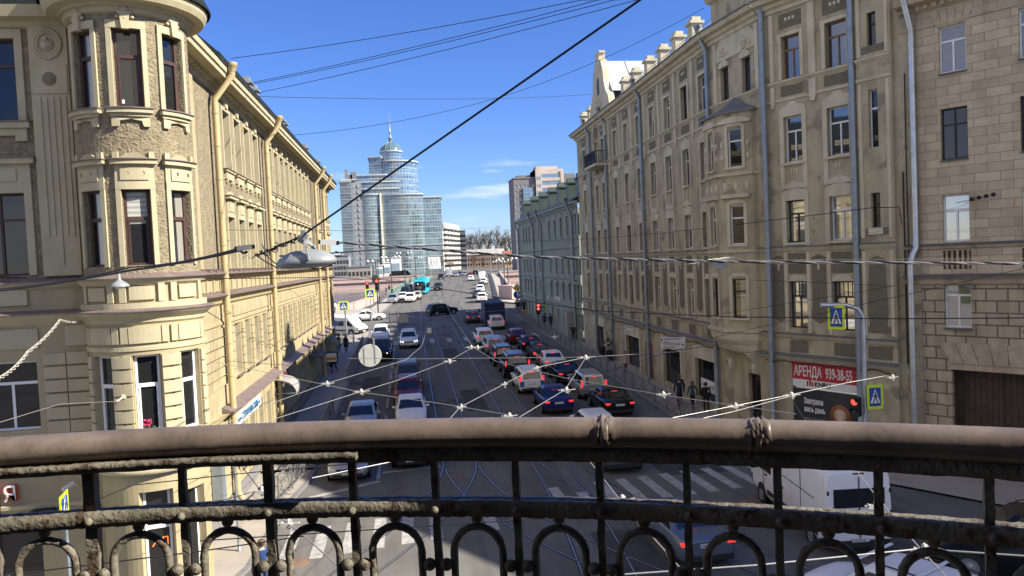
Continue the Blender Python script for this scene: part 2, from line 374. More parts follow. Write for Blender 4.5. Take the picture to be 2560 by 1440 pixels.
HEADON = mat('headlamp_lit', (.9, .9, .9), .2, 0, emit=(1, .97, .9), es=2.0)
CHROME = mat('chrome', (.7, .7, .7), .15, 0, metal=1)
RIM = mat('alloy_rim', (.40, .41, .42), .35, .1, 5, metal=.6)
CARGL = glass('car_glass', (.012, .014, .017), .02, 1.8)
DARKP = mat('dark_trim_plastic', (.022, .022, .023), .6, .1, 8)
PLATE = mat('licence_plate', (.62, .62, .60), .5, .1, 30)
WOODG = mat('brown_timber_gate', (.075, .05, .035), .65, .3, 4, streak=.3)
CANOPY = mat('grey_canopy_sheet', (.34, .32, .29), .5, .12, 2)
BARK = mat('bare_branch_bark', (.10, .078, .062), .9, .2, 2)
def paint(name, c, metal=.35): return mat(name, c, .28, 0.0, spec=.5, metal=metal)
# ---------------------------------------------------------------- ground, river, road
def strip_mesh(name, pts_l, pts_r, dz, m, kind='structure', step=6.0, parent=None):
    """band between two polylines (x, y), draped on the ground profile, dz above it"""
    mb = MB(); L_ = []; R_ = []
    for i in range(len(pts_l)-1):
        (a, b), (c, d) = (pts_l[i], pts_l[i+1]), (pts_r[i], pts_r[i+1])
        n = max(1, int(math.hypot(b[0]-a[0], b[1]-a[1])/step))
        for k in range(n+(i == len(pts_l)-2)):
            t = k/n
            for lst, p, q in ((L_, a, b), (R_, c, d)):
                x = p[0]+(q[0]-p[0])*t; y = p[1]+(q[1]-p[1])*t; lst.append((x, y, gz(y)+dz))
    for i in range(len(L_)-1): mb.quad(L_[i], R_[i], R_[i+1], L_[i+1])
    return mb.build(name, m, parent, kind=kind)
def sheet(name, x0, x1, ys, m, dz=0.0, edge=None, xs=None):
    mb = MB(); xs = xs or [x0, x1]
    for a, b in zip(ys, ys[1:]):
        for p, q in zip(xs, xs[1:]): mb.quad((p, a, gz(a)+dz), (q, a, gz(a)+dz), (q, b, gz(b)+dz), (p, b, gz(b)+dz))
    return mb.build(name, m, kind='structure')
BY0, BY1, WZ = 127.0, 268.0, 0.3                       # river banks, water level
ys = [-120, -20, 0, 40, 55, 70, 90, 105, 115, BY0]
sheet('ground', -300, 300, ys, ASPHALT)
mbf = MB()
for a, b in zip([BY1, 300, 400, 700, 1500, 4000], [300, 400, 700, 1500, 4000, 9000]): mbf.quad((-5000, a, gz(a)), (5000, a, gz(a)), (5000, b, gz(b)), (-5000, b, gz(b)))
mbf.build('far_ground', ASPHALT, kind='structure')
mb = MB(); mb.quad((-900, BY0-6, WZ), (900, BY0-6, WZ), (900, BY1+6, WZ), (-900, BY1+6, WZ)); mb.build('river_water', WATER, kind='structure')
def bxl(y): return -6.6+(y-125)*.087                   # left parapet line of the bridge
def bxr(y): return 17.6+(y-125)*.098
def bkl(y): return -3.9+(y-125)*.0875                  # kerbs
def bkr(y): return 13.9+(y-125)*.098
yb = [BY0-.5, 140, 150, 165, 180, 205, 230, 250, BY1+.5]
mb = MB()
for a, b in zip(yb, yb[1:]):
    mb.quad((bxl(a), a, gz(a)+.003), (bxr(a), a, gz(a)+.003), (bxr(b), b, gz(b)+.003), (bxl(b), b, gz(b)+.003))
    for f in (bxl, bxr): mb.quad((f(a), a, gz(a)+.003), (f(b), b, gz(b)+.003), (f(b), b, gz(b)-1.6), (f(a), a, gz(a)-1.6))
    mb.quad((bxl(a), a, gz(a)-1.6), (bxr(a), a, gz(a)-1.6), (bxr(b), b, gz(b)-1.6), (bxl(b), b, gz(b)-1.6))
mb.build('bridge_deck', ASPHALT, kind='structure')
# bridge piers in the water
mb = MB()
for y in (170, 215, 250): mb.box(((bxl(y)+bxr(y))/2, y, 0.2), bxr(y)-bxl(y)-1, 4, 4.6)
p = mb.build('bridge_pier', PINK, label='pink granite piers carrying the bridge out of the river', cat='bridge pier')
# pavements with kerbs (a real step)
def pavement(name, inner, outer, m, h=.14, kerb=KERB, ys=None, kw=.22):
    """inner/outer: functions of y; inner = kerb side"""
    mb = MB(); mk = MB()
    for a, b in zip(ys, ys[1:]):
        s = 1 if outer(a) > inner(a) else -1
        mb.quad((inner(a)+s*kw, a, gz(a)+h), (outer(a), a, gz(a)+h), (outer(b), b, gz(b)+h), (inner(b)+s*kw, b, gz(b)+h))
        mk.quad((inner(a), a, gz(a)+h+.004), (inner(a)+s*kw, a, gz(a)+h+.004), (inner(b)+s*kw, b, gz(b)+h+.004), (inner(b), b, gz(b)+h+.004))
        mk.quad((inner(a), a, gz(a)-.02), (inner(b), b, gz(b)-.02), (inner(b), b, gz(b)+h+.004), (inner(a), a, gz(a)+h+.004))
    o = mb.build(name, m, kind='structure'); mk.build('kerb', kerb, kind='structure'); return o
yl = [35.5, 45, 60, 74, 80, 92]
pavement('pavement_left', lambda y: -4.75, lambda y: -7.25, PAVE, ys=yl)
mb = MB()                                              # corner apron in front of the yellow house
cpts = [(-7.6, 35.5), (-4.75, 35.5), (-4.78, 33.5), (-5.2, 30.5), (-5.35, 27), (-5.4, 24.5), (-6.0, 21.8), (-8.5, 20.4), (-16, 20.2), (-40, 20.2), (-40, 23), (-7.6, 23)]
mb.poly([(x, y, .06) for x, y in cpts]); mb.build('pavement_corner', PAVE, kind='structure')
mk = MB(); ck = cpts[1:10]
for (a, b), (c, d) in zip(ck, ck[1:]): mk.bar((a, b, .03), (c, d, .03), .2, .1)
mk.build('kerb', KERB, kind='structure')
pavement('pavement_left_embankment', lambda y: -4.9+(y-112)*.09, lambda y: -60, PAVEB, ys=[112, 120, BY0-.4], h=.13)
pavement('bridge_pavement_left', bkl, lambda y: bxl(y)+.05, PAVEB, ys=[BY0-.4]+yb[1:], h=.13)
pavement('pavement_right', lambda y: 14.1, lambda y: 16.7, PAVE, ys=[36, 45, 60, 74, 90, 104])
pavement('bridge_pavement_right', bkr, lambda y: bxr(y)-.05, PAVEB, ys=[130]+yb[1:], h=.14, kerb=KERBD, kw=.9)
# dark curved kerb turning right at the bridge foot
ctr = []
for k in range(9):
    a = math.pi*1.5*(1)+0; t = k/8*math.pi/2
    ctr.append((14.3+7.5*(1-math.cos(t)) if False else bkr(130)+7.0-7.0*math.cos(t), 130-12.0*math.sin(t)))
ctr.append((60, 117.6)); mb = MB(); mk = MB()
for (a, b), (c, d) in zip(ctr, ctr[1:]):
    mk.quad((a, b, gz(b)-.02), (c, d, gz(d)-.02), (c, d, gz(d)+.144), (a, b, gz(b)+.144))
    mk.quad((a, b, gz(b)+.144), (c, d, gz(d)+.144), (c+.5, d+.9, gz(d+.9)+.144), (a+.9, b+.2, gz(b)+.144))
mk.build('kerb', KERBD, kind='structure')
mb.poly([(a+.6, b+.5, gz(b)+.136) for a, b in ctr]+[(60, BY0, gz(BY0)+.136), (bkr(130)+.6, 130.5, gz(130)+.136)]); mb.build('pavement_bridge_corner', PAVEB, kind='structure')
# near right corner pavement by the stone house
mb = MB(); mb.poly([(x, y, .10) for x, y in ((14.1, 36), (16.9, 36), (20.2, 28.6), (31.2, 11.7), (28.4, 9.9), (17.2, 27.4))]); mb.build('pavement_right_corner', PAVE, kind='structure')

# painted markings
def paint_quads(name, quads, dz=.008, m=PAINT):
    mb = MB()
    for q in quads: mb.poly([(x, y, gz(y)+dz) for x, y in q])
    return mb.build(name, m, kind='structure')
def seg(a, b, w):
    d = Vector((b[0]-a[0], b[1]-a[1])); n = Vector((-d.y, d.x)).normalized()*w/2
    return [(a[0]-n.x, a[1]-n.y), (b[0]-n.x, b[1]-n.y), (b[0]+n.x, b[1]+n.y), (a[0]+n.x, a[1]+n.y)]
q = [seg((-1.78, y), (-1.78, y+3.2), .14) for y in (38, 43.3, 48.6, 53.9, 59.2, 64.5, 69.8, 75.0, 92, 97)]
q += [seg((-1.75, 33.2), (-1.75, 37.6), .14)]
paint_quads('lane_line', q)
paint_quads('stop_line', [seg((-4.6, 31.2), (-1.68, 32.9), .3), seg((-1.6, 34.2), (1.0, 34.5), .28), seg((2.0, 35.6), (4.4, 35.9), .25)])
zb = []
for k, xx in enumerate([-4.6+.98*i for i in range(20)]):        # near zebra, worn
    y0 = 25.3+.18*xx if xx < 3 else 26.2+.13*xx; sh = .0 if xx < 0 else .12*xx/3
    if k in (6, 9): continue
    ln = 3.0 if k not in (7, 8, 11) else 2.0
    zb.append([(xx, y0), (xx+.42, y0+.05), (xx+.42-sh*.4, y0+ln+.05), (xx-sh*.4, y0+ln)])
paint_quads('near_crosswalk', zb)
paint_quads('far_crosswalk', [[(x, 79.2), (x+.5, 79.2), (x+.5, 82.6), (x, 82.6)] for x in (-4.3, -3.1, -1.9, .3, 1.9, 3.7, 5.5, 7.5, 9.4, 13.0)])
paint_quads('give_way_line', [seg((3.0, 135.0), (5.6, 135.2), .3), seg((-1.6, 132), (0.8, 132.2), .3)])
PATCH = mat('asphalt_repair', (.075, .074, .072), .95, .2, 1.2, spec=.12, bump=.3, bscale=50)
paint_quads('asphalt_patch', [[(3.2, 46), (4.5, 46.2), (4.4, 53), (3.1, 52.6)], [(-3.9, 55), (-2.6, 55.1), (-2.5, 60.8), (-3.8, 60.5)], [(7.6, 60), (9.6, 60.4), (9.5, 63), (7.5, 62.7)], [(10.2, 30.2), (12.9, 30), (12.8, 33.5), (10.1, 33.4)], [(2.9, 66), (4.2, 66), (4.2, 74), (2.9, 74)], [(5.5, 20.5), (7.2, 20.4), (7.3, 24.6), (5.6, 24.7)]], .005, PATCH)
# manhole covers
def manhole(x, y, r, lab):
    mb = MB(); mb.lathe([(.001, .018), (r*.82, .018), (r*.86, .010), (r*.9, .018), (r, .014), (r, .0)], (x, y, gz(y)+(.06 if x < -4.6 else 0)), 24)
    mb.build('manhole_cover', RUST, label=lab, cat='manhole cover')
RUST = mat('rusty_iron_cover', (.20, .13, .09), .8, .3, 15, bump=.6, bscale=60)
p = gp(742, 1408); manhole(p.x, p.y, .42, 'round rusty manhole cover in the sunlit crosswalk')
p = gp(1140, 1190); manhole(p.x, p.y, .36, 'round dark manhole cover between the tram rails near the stop line')
p = gp(1885, 1258); manhole(p.x, p.y, .55, 'large round manhole cover in the shaded road beside the white van')
# tram rails
def railline(mb, mg, pts, w=.055):
    P = []
    for (a, b), (c, d) in zip(pts, pts[1:]):
        n = max(1, int(math.hypot(c-a, d-b)/5))
        for k in range(n): P.append((a+(c-a)*k/n, b+(d-b)*k/n))
    P.append(pts[-1])
    for (a, b), (c, d) in zip(P, P[1:]):
        for m_, ww, o, dz in ((mg, .13, 0, .006), (mb, w, 0, .013)):
            n = Vector((-(d-b), c-a)).normalized()*ww/2
            m_.quad((a-n.x, b-n.y, gz(b)+dz), (a+n.x, b+n.y, gz(b)+dz), (c+n.x, d+n.y, gz(d)+dz), (c-n.x, d-n.y, gz(d)+dz))
mb = MB(); mg = MB()
def far(x): return [(x, 75), (x+.02, 100), (x+.3, 112), (x+1.2, 125), (x+2.4, 138), (x+2.4+5.3, 200), (x+2.4+5.3+5.9, 268), (x+18, 400)]
for x in (1.2, 2.72, 5.05, 6.57):
    railline(mb, mg, [(x, 36)]+far(x))
def curve(p0, p1, p2, n=12): return [((1-t)**2*p0[0]+2*t*(1-t)*p1[0]+t*t*p2[0], (1-t)**2*p0[1]+2*t*(1-t)*p1[1]+t*t*p2[1]) for t in [k/n for k in range(n+1)]]
for x in (1.2, 2.72): railline(mb, mg, curve((x, 36), (x, 28), (x-7.5, 18)))       # curves off to the left
for x in (1.2, 2.72): railline(mb, mg, curve((x, 34), (x+.3, 26), (x+7.5, 16)))
for x in (5.05, 6.57): railline(mb, mg, curve((x, 36), (x+.3, 27), (x-1.2, 14)))
for x in (5.05, 6.57): railline(mb, mg, curve((x, 38), (x+.6, 27), (x+6.0, 17)))
g = mg.build('tram_track_groove', GROOVE, kind='structure'); mb.build('tram_track', RAIL, kind='structure')

# river walls and parapets
def wall_thing(name, pts, h, th, m, lab, cat, zb=None, cap=True):
    mb = MB()
    for (a, b), (c, d) in zip(pts, pts[1:]):
        za = gz(b) if zb is None else zb; zc = gz(d) if zb is None else zb
        P = Vector((a, b, 0)); Q = Vector((c, d, 0)); n = Vector((-(Q-P).y, (Q-P).x, 0)).normalized()*th/2
        for (dn, h0, h1) in ((1.0, -.3, h), (1.25, h, h+.12)):
            r0 = [P-n*dn, P+n*dn, Q+n*dn, Q-n*dn]; zz = (za, za, zc, zc)
            pts8 = [Vector((p.x, p.y, z+h0)) for p, z in zip(r0, zz)]+[Vector((p.x, p.y, z+h1)) for p, z in zip(r0, zz)]
            mb.add(pts8, [(3, 2, 1, 0), (4, 5, 6, 7), (0, 1, 5, 4), (1, 2, 6, 5), (2, 3, 7, 6), (3, 0, 4, 7)])
    return mb.build(name, m, label=lab, cat=cat)
mb = MB(); mb.quad((-300, BY0, WZ-1), (bxl(BY0), BY0, WZ-1), (bxl(BY0), BY0, gz(BY0)), (-300, BY0, gz(BY0))); mb.quad((bxr(BY0), BY0, WZ-1), (300, BY0, WZ-1), (300, BY0, gz(BY0)), (bxr(BY0), BY0, gz(BY0)))
mb.build('near_river_bank', PINK, kind='structure')
for sx0, sx1, lab in ((-300, bxl(BY1)-.6, 'long pink granite embankment wall across the river left of the bridge'), (bxr(BY1)+.6, 300, 'pink granite embankment wall across the river right of the bridge')):
    mb = MB()
    mb.box(((sx0+sx1)/2, BY1+.2, 2.2), sx1-sx0, .8, 5.0); mb.box(((sx0+sx1)/2, BY1, 3.5), sx1-sx0, 1.3, .25); mb.box(((sx0+sx1)/2, BY1, 4.95), sx1-sx0, .7, .5); mb.box(((sx0+sx1)/2, BY1-.3, .6), sx1-sx0, .7, 1.4)
    mb.build('embankment_wall', PINK, label=lab, cat='embankment wall')
wall_thing('granite_parapet', [(-90, 121), (-20, 121.4), (-9.4, 128), (-6.9, 141)], 1.0, .5, PINK, 'pale pink granite parapet at the near river bank left of the bridge', 'parapet')
mb = MB(); mb.box((-6.6, 145.5, gz(145)+.65), .9, 7.5, 1.5, rz=-.09); mb.build('granite_pedestal', PINK, label='pink granite end block where the green bridge railing starts', cat='pedestal')
wall_thing('granite_parapet', [(bxr(134)+.2, 134), (bxr(160), 160), (bxr(262), 262)], 1.0, .45, PINK, 'low granite parapet along the right pavement of the bridge', 'parapet')
mb = MB(); c = Vector((bxr(128)-.9, 130.0, gz(130)))
mb.prism([c+Vector((-1.3, 4.0, .1)), c+Vector((.4, -1.2, .1)), c+Vector((2.6, .8, .1)), c+Vector((1.6, 5.5, .1))], (0, 0, 2.2)); mb.prism([c+Vector((-1.45, 4.1, 2.3)), c+Vector((.45, -1.5, 2.3)), c+Vector((2.85, .75, 2.3)), c+Vector((1.7, 5.7, 2.3))], (0, 0, .18))
mb.build('granite_pedestal', PINK, label='angular pink granite pedestal at the right foot of the bridge', cat='pedestal')
# green cast bridge railing
mb = MB(); mg = MB(); mr = MB(); yy = 150.0
ra = empty('bridge_railing', (bxl(150), 150, gz(150)), 'pale green metal railing along the left side of the bridge', 'railing')
while yy < 262:
    a = Vector((bxl(yy)+.25, yy, gz(yy)+.13)); b = Vector((bxl(yy+4)+.25, yy+4, gz(yy+4)+.13))
    mb.box(a+Vector((0, 0, .6)), .22, .22, 1.2)
    mr.bar(a+Vector((0, 0, 1.1)), b+Vector((0, 0, 1.1)), .14, .1); mr.bar(a+Vector((0, 0, .12)), b+Vector((0, 0, .12)), .1, .08)
    for k in range(1, 16):
        p = a+(b-a)*k/16; mg.bar(p+Vector((0, 0, .14)), p+Vector((0, 0, 1.06)), .07, .09)
    yy += 4
BRG = mat('verdigris_railing_paint', (.22, .34, .29), .6, .12, 3)
mb.build('post', BRG, ra); mr.build('rail', BRG, ra); mg.build('baluster_infill', BRG, ra)
# ---------------------------------------------------------------- windows
def window(F, par, a, b, c, d, dep, style='cross', fm=None, pm=None, du=99, fw=.06, name='window'):
    """frame (a part of the house) set back in its opening, with its panes as sub-part"""
    mb = MB(); t0, t1 = -dep+.004, -dep+.065
    mb.fbox(F, a, a+fw, c, d, t0, t1); mb.fbox(F, b-fw, b, c, d, t0, t1)
    mb.fbox(F, a+fw, b-fw, c, c+fw, t0, t1-.002, du); mb.fbox(F, a+fw, b-fw, d-fw, d, t0, t1-.002, du)
    tr = c+(d-c)*.68
    bars_h = []; bars_v = []
    if style in ('cross', 't', 'tbar'): mb.fbox(F, a+fw, b-fw, tr-.04, tr+.04, t0, t1+.004, du)
    if style in ('cross', 'two'):
        m = a+(b-a)*.5; mb.fbox(F, m-.035, m+.035, c+fw, (tr-.04 if style == 'cross' else d-fw), t0, t1+.002)
    if style == 'full':
        mb.fbox(F, a+fw, b-fw, tr-.03, tr+.03, t0, t1+.004, du); m = (a+b)/2; mb.fbox(F, m-.035, m+.035, c+fw, tr-.03, t0, t1+.002); mb.fbox(F, m-.025, m+.025, tr+.03, d-fw, t0, t1+.002)
    if style == 'tbar':
        mb.fbox(F, a+(b-a)*.5-.03, a+(b-a)*.5+.03, c+fw, tr-.04, t0, t1+.002)
        for k in (1, 2, 3, 4): m = a+(b-a)*k/5; mb.fbox(F, m-.012, m+.012, tr+.04, d-fw, t0, t1-.01)
        mb.fbox(F, a+fw, a+(b-a)*.5-.03, c+(tr-c)*.45, c+(tr-c)*.45+.03, t0, t1-.01)
    w = mb.build(name, fm or FWHITE, par)
    mb = MB(); n = max(1, math.ceil((b-a)/du-1e-6)); e = -dep+.03
    for k in range(n):
        p = a+fw*.6+(b-a-fw*1.2)*k/n; q = a+fw*.6+(b-a-fw*1.2)*(k+1)/n
        mb.add([F(p, c+.03, e), F(q, c+.03, e), F(q, d-.03, e), F(p, d-.03, e)], [(0, 1, 2, 3)], n > 1, [(k/n, 0), ((k+1)/n, 0), ((k+1)/n, 1), (k/n, 1)])
    mb.build('pane', pm or GL, w)
    return w
def pickglass(q, p=(.55, .2, .15, .1)): return q.choices((GL, GLB, GLC, GLD), p)[0]

# ================================================================ yellow corner house on the left
XL = -7.2
YH = empty('corner_house', (-8.0, 24.0, 0), 'cream plaster corner house with a round rough-stucco bay and brown upper storeys on the left', 'building')
qy = random.Random(11)
FL = frame((XL, 26.0, 0), (0, 1, 0), (1, 0, 0))               # street front, u = Y-26
FS = frame((-9.05, 22.9, 0), (-1, 0, 0), (0, -1, 0))          # side street front, u runs away to the left
BD = 24.05; _aR = math.atan2(ray(482, 350).x, ray(482, 350).y); _aL = math.atan2(ray(186, 350).x, ray(186, 350).y)
BM = (_aR+_aL)/2; BR = BD*math.sin((_aR-_aL)/2)
BC = Vector((BD*math.sin(BM), BD*math.cos(BM), 0))
def FB(u, v, d, r0=None):                                     # round bay: u in degrees about the bay's axis, 0 = facing -Y
    a = R(u); r = (r0 or BR)+d
    return Vector((BC.x+r*math.sin(a), BC.y-r*math.cos(a), v))
yc = [32.95+2.0*k for k in range(4)]+[43.0+1.96*k for k in range(9)]+[63.3, 65.2]+[68.9, 70.8, 72.6]
UL = [y-26 for y in yc]; UEND = 48.0; HW = .60
lv = dict(w4=(13.5, 15.9), w3=(9.38, 11.55), w2=(5.0, 7.15), w1=(1.15, 3.3))
# --- street front walls
ops_hi = [(u-HW, u+HW, *lv['w4']) for u in UL]+[(u-HW, u+HW, *lv['w3']) for u in UL]
ops_lo = [(u-HW, u+HW, *lv['w2']) for u in UL]+[(u-.5, u+.5, *lv['w1']) for u in UL if abs(u-15.4) > 1.3]
RV = .42; rm = []
mb = MB(); mb.fwall(FL, 0, UEND, 9.35, 16.4, ops_hi, RV, rmb=rm); mb.build('upper_wall', STUCCO, YH)
mb = MB(); mb.fwall(FL, 0, UEND, 0, 9.35, ops_lo, RV, rmb=rm); mb.build('lower_wall', CREAM, YH); [x.build('window_reveal', CREAM2, YH) for x in rm]
mb = MB()                                                      # far end wall and back, roof
e = Vector((XL, 74.0, 0)); mb.quad(e, (XL-16, 74, 0), (XL-16, 74, 17.0), (XL, 74, 17.0)); mb.quad((XL-16, 74, 0), (-16.0, 36.0, 0), (-16, 36, 17), (XL-16, 74, 17))
mb.build('rear_wall', CREAM, YH)
for u in UL:                                                   # cream surrounds, aprons, hoods
    tr = MB()
    for k in ('w4', 'w3'):
        c, d = lv[k]
        for s in (-1, 1):
            x0, x1 = sorted((u+s*HW, u+s*(HW+.13))); tr.fbox(FL, x0, x1, c-.02, d+.12, -.0, .05)
        tr.fbox(FL, u-HW, u+HW, d, d+.12, .0, .055)
    c, d = lv['w4']
    tr.fbox(FL, u-HW-.16, u+HW+.16, c-.12, c-.03, 0, .16); tr.fbox(FL, u-HW-.05, u+HW+.05, c-.42, c-.12, 0, .10)
    for s in (-1, 1): tr.fbox(FL, u+s*.42-.1, u+s*.42+.1, c-.55, c-.42, 0, .1)
    tr.fpoly(FL, [(u-.16, d+.12), (u+.16, d+.12), (u+.22, d+.55), (u, d+.66), (u-.22, d+.55)], 0, .12)
    c, d = lv['w3']
    tr.fbox(FL, u-HW-.02, u+HW+.02, d+.12, d+.72, 0, .06); tr.fbox(FL, u-.40, u+.40, d+.22, d+.62, .06, .09)
    tr.fbox(FL, u-HW-.2, u+HW+.2, d+.72, d+.84, 0, .22)
    tr.fpoly(FL, [(u-HW-.05, d+.86), (u+HW+.05, d+.86), (u, d+1.08)], 0, .1)
    for dd in (-.18, .18): tr.lathe([(.001, .03), (.05, .02), (.06, 0)], FL(u+dd, d+.42, .09), 10, 'X')
    tr.build('window_surround', CREAM2, YH)
tr = MB()
for u in UL:
    tr.fbox(FL, u-HW-.22, u+HW+.22, lv['w4'][0]-.03, lv['w4'][0]+.0, 0, .2); tr.fbox(FL, u-HW-.24, u+HW+.24, lv['w3'][1]+.84, lv['w3'][1]+.865, 0, .26)
    tr.fbox(FL, u-HW, u+HW, lv['w2'][0]-.035, lv['w2'][0]+.0, 0, .16); tr.fbox(FL, u-HW, u+HW, lv['w1'][0]-.035, lv['w1'][0], 0, .14)
tr.fprof(FL, 0, UEND, [(9.24, 0), (9.40, 0.002), (9.25, .34), (9.22, .34)]); tr.fprof(FL, 0, UEND, [(8.42, 0), (8.56, 0.002), (8.43, .36), (8.40, .36)]); tr.fprof(FL, 3.6, UEND, [(3.98, 0), (4.2, .002), (3.99, .5), (3.96, .5)])
for k in range(50): tr.fbox(FL, k*.96+.1, k*.96+.13, 9.26, 9.42, .02, .3)
tr.build('tin_ledge', TIN, YH)
tr = MB()
tr.fprof(FL, 0, UEND, [(9.0, 0), (9.06, .12), (9.22, .26), (9.22, 0)]); tr.fprof(FL, 0, UEND, [(8.02, 0), (8.12, .10), (8.22, .12), (8.40, .32), (8.40, 0)]); tr.fprof(FL, 0, UEND, [(3.7, 0), (3.78, .12), (3.96, .30), (3.96, 0)])
tr.fprof(FL, 0, UEND, [(7.25, 0), (7.28, .06), (7.38, .06), (7.40, 0)])
for u in [0.8+.98*k for k in range(48)]: tr.fbox(FL, u-.3, u+.3, 8.58, 8.98, 0, .07); tr.fbox(FL, u+.39, u+.57, 8.55, 9.0, 0, .1)
for a, b in zip([0.2]+[u+HW+.1 for u in UL], [u-HW-.1 for u in UL]+[UEND-.2]):
    n = max(1, round((b-a)/1.1))
    for j in range(n):
        p, q = a+(b-a)*j/n+.02, a+(b-a)*(j+1)/n-.02; z = 5.0
        for k in range(6): tr.fbox(FL, p, q, z, z+.315, 0, .075); z += .37
        z = 1.0
    for k in range(7): tr.fbox(FL, a+.02, b-.02, .75+k*.42, .75+k*.42+.38, 0, .05)
for u in UL: tr.fbox(FL, u-HW-.08, u+HW+.08, 7.48, 7.95, 0, .06); tr.fbox(FL, u+HW+.14, u+HW+.72, 7.48, 7.95, 0, .06)
for yy in (29.2, 30.2): tr.fbox(FL, yy-29.2+.35, yy-29.2+.95, 9.4, 16.3, 0, .09)
for k in range(5): tr.fbox(FL, .4+k*.11, .46+k*.11, 9.9, 13.7, .09, .12)
tr.fbox(FL, -.9, .0, 0, 16.3, -.45, .02)
tr.build('cream_moulding', CREAM, YH)
mb = MB()                                                     # main cornice on the street front
CP = [(16.3, 0), (16.36, .10), (16.5, .12), (16.55, .22), (16.62, .22), (16.64, .70), (16.80, .72), (16.82, .78), (17.0, .80), (17.0, 0)]
mb.fprof(FL, -1.0, UEND+.3, CP)
for k in range(int(UEND/.42)): mb.fbox(FL, k*.42, k*.42+.2, 16.5, 16.62, .12, .30)
mb.build('cornice', CREAM2, YH)
mb = MB(); mb.fprof(FL, 2.9, UEND+.4, [(17.0, -.1), (17.0, .80), (17.01, .83), (17.24, .85), (17.30, .75), (17.9, .1), (19.6, -5), (19.6, -7), (17, -7)]); mb.build('roof', ROOFD, YH)
for y in (40.5, 42.2, 50.8, 52.0, 62.5, 71):
    mb = MB(); p = FL(y-26, 17.6, -.6); mb.box(p+Vector((0, 0, .45)), .7, .55, 1.5); mb.box(p+Vector((0, 0, 1.22)), .9, .75, .1); mb.box(p+Vector((0, 0, 1.4)), .6, .45, .25); mb.build('chimney', LAMPG, YH)
mb = MB(); mb.fbox(FL, 0, UEND, 0, .7, 0, .09); mb.build('plinth', KERB, YH)
for u in UL:
    window(FL, YH, u-HW, u+HW, *lv['w4'], RV, 't', FBROWN, GL); window(FL, YH, u-HW, u+HW, *lv['w3'], RV, 't', FBROWN, pickglass(qy))
    window(FL, YH, u-HW, u+HW, *lv['w2'], RV, 't', FWHITE, GL)
    if abs(u-15.4) > 1.3: window(FL, YH, u-.5, u+.5, *lv['w1'], RV, 'plain', FWHITE, GL)
# --- downpipes
def downpipe(F, u, top, bot, r, m, par, out=.75, hopper=True, d0=.16, kink=.9, n=10):
    mb = MB(); P = [F(u, top, out), F(u, top-.28, out), F(u, top-.28-kink, d0), F(u, top-.5-kink, d0)]
    P += [F(u, top-.5-kink-(top-.5-kink-bot-.25)*k/6, d0) for k in range(1, 7)]+[F(u, bot, d0+.16)]
    mb.tube(P, r, n)
    if hopper: mb.tube([F(u, top-.18, out), F(u, top+.02, out), F(u, top+.04, out), F(u, top+.16, out)], [r*1.05, r*1.55, r*1.75, r*1.7], n+2)
    z = top-kink-.8
    while z > bot+.6: mb.tube([F(u, z, d0), F(u, z-.05, d0)], r*1.14, n); z -= 1.25
    return mb.build('downpipe', m, par)
for u, tp in ((30.3-26, 17.05), (40.85-26, 17.05), (61.6-26, 17.05), (67.2-26, 17.05)): downpipe(FL, u, tp, .5, .125, PIPEC, YH, .95, d0=.26)
mb = MB()
for u in (39.9-26, 60.3-26, 66.6-26): mb.tube([FL(u, 16.2, .06), FL(u, 4.3, .06)], .025, 6)
mb.build('cable_conduit', WIREB, YH)

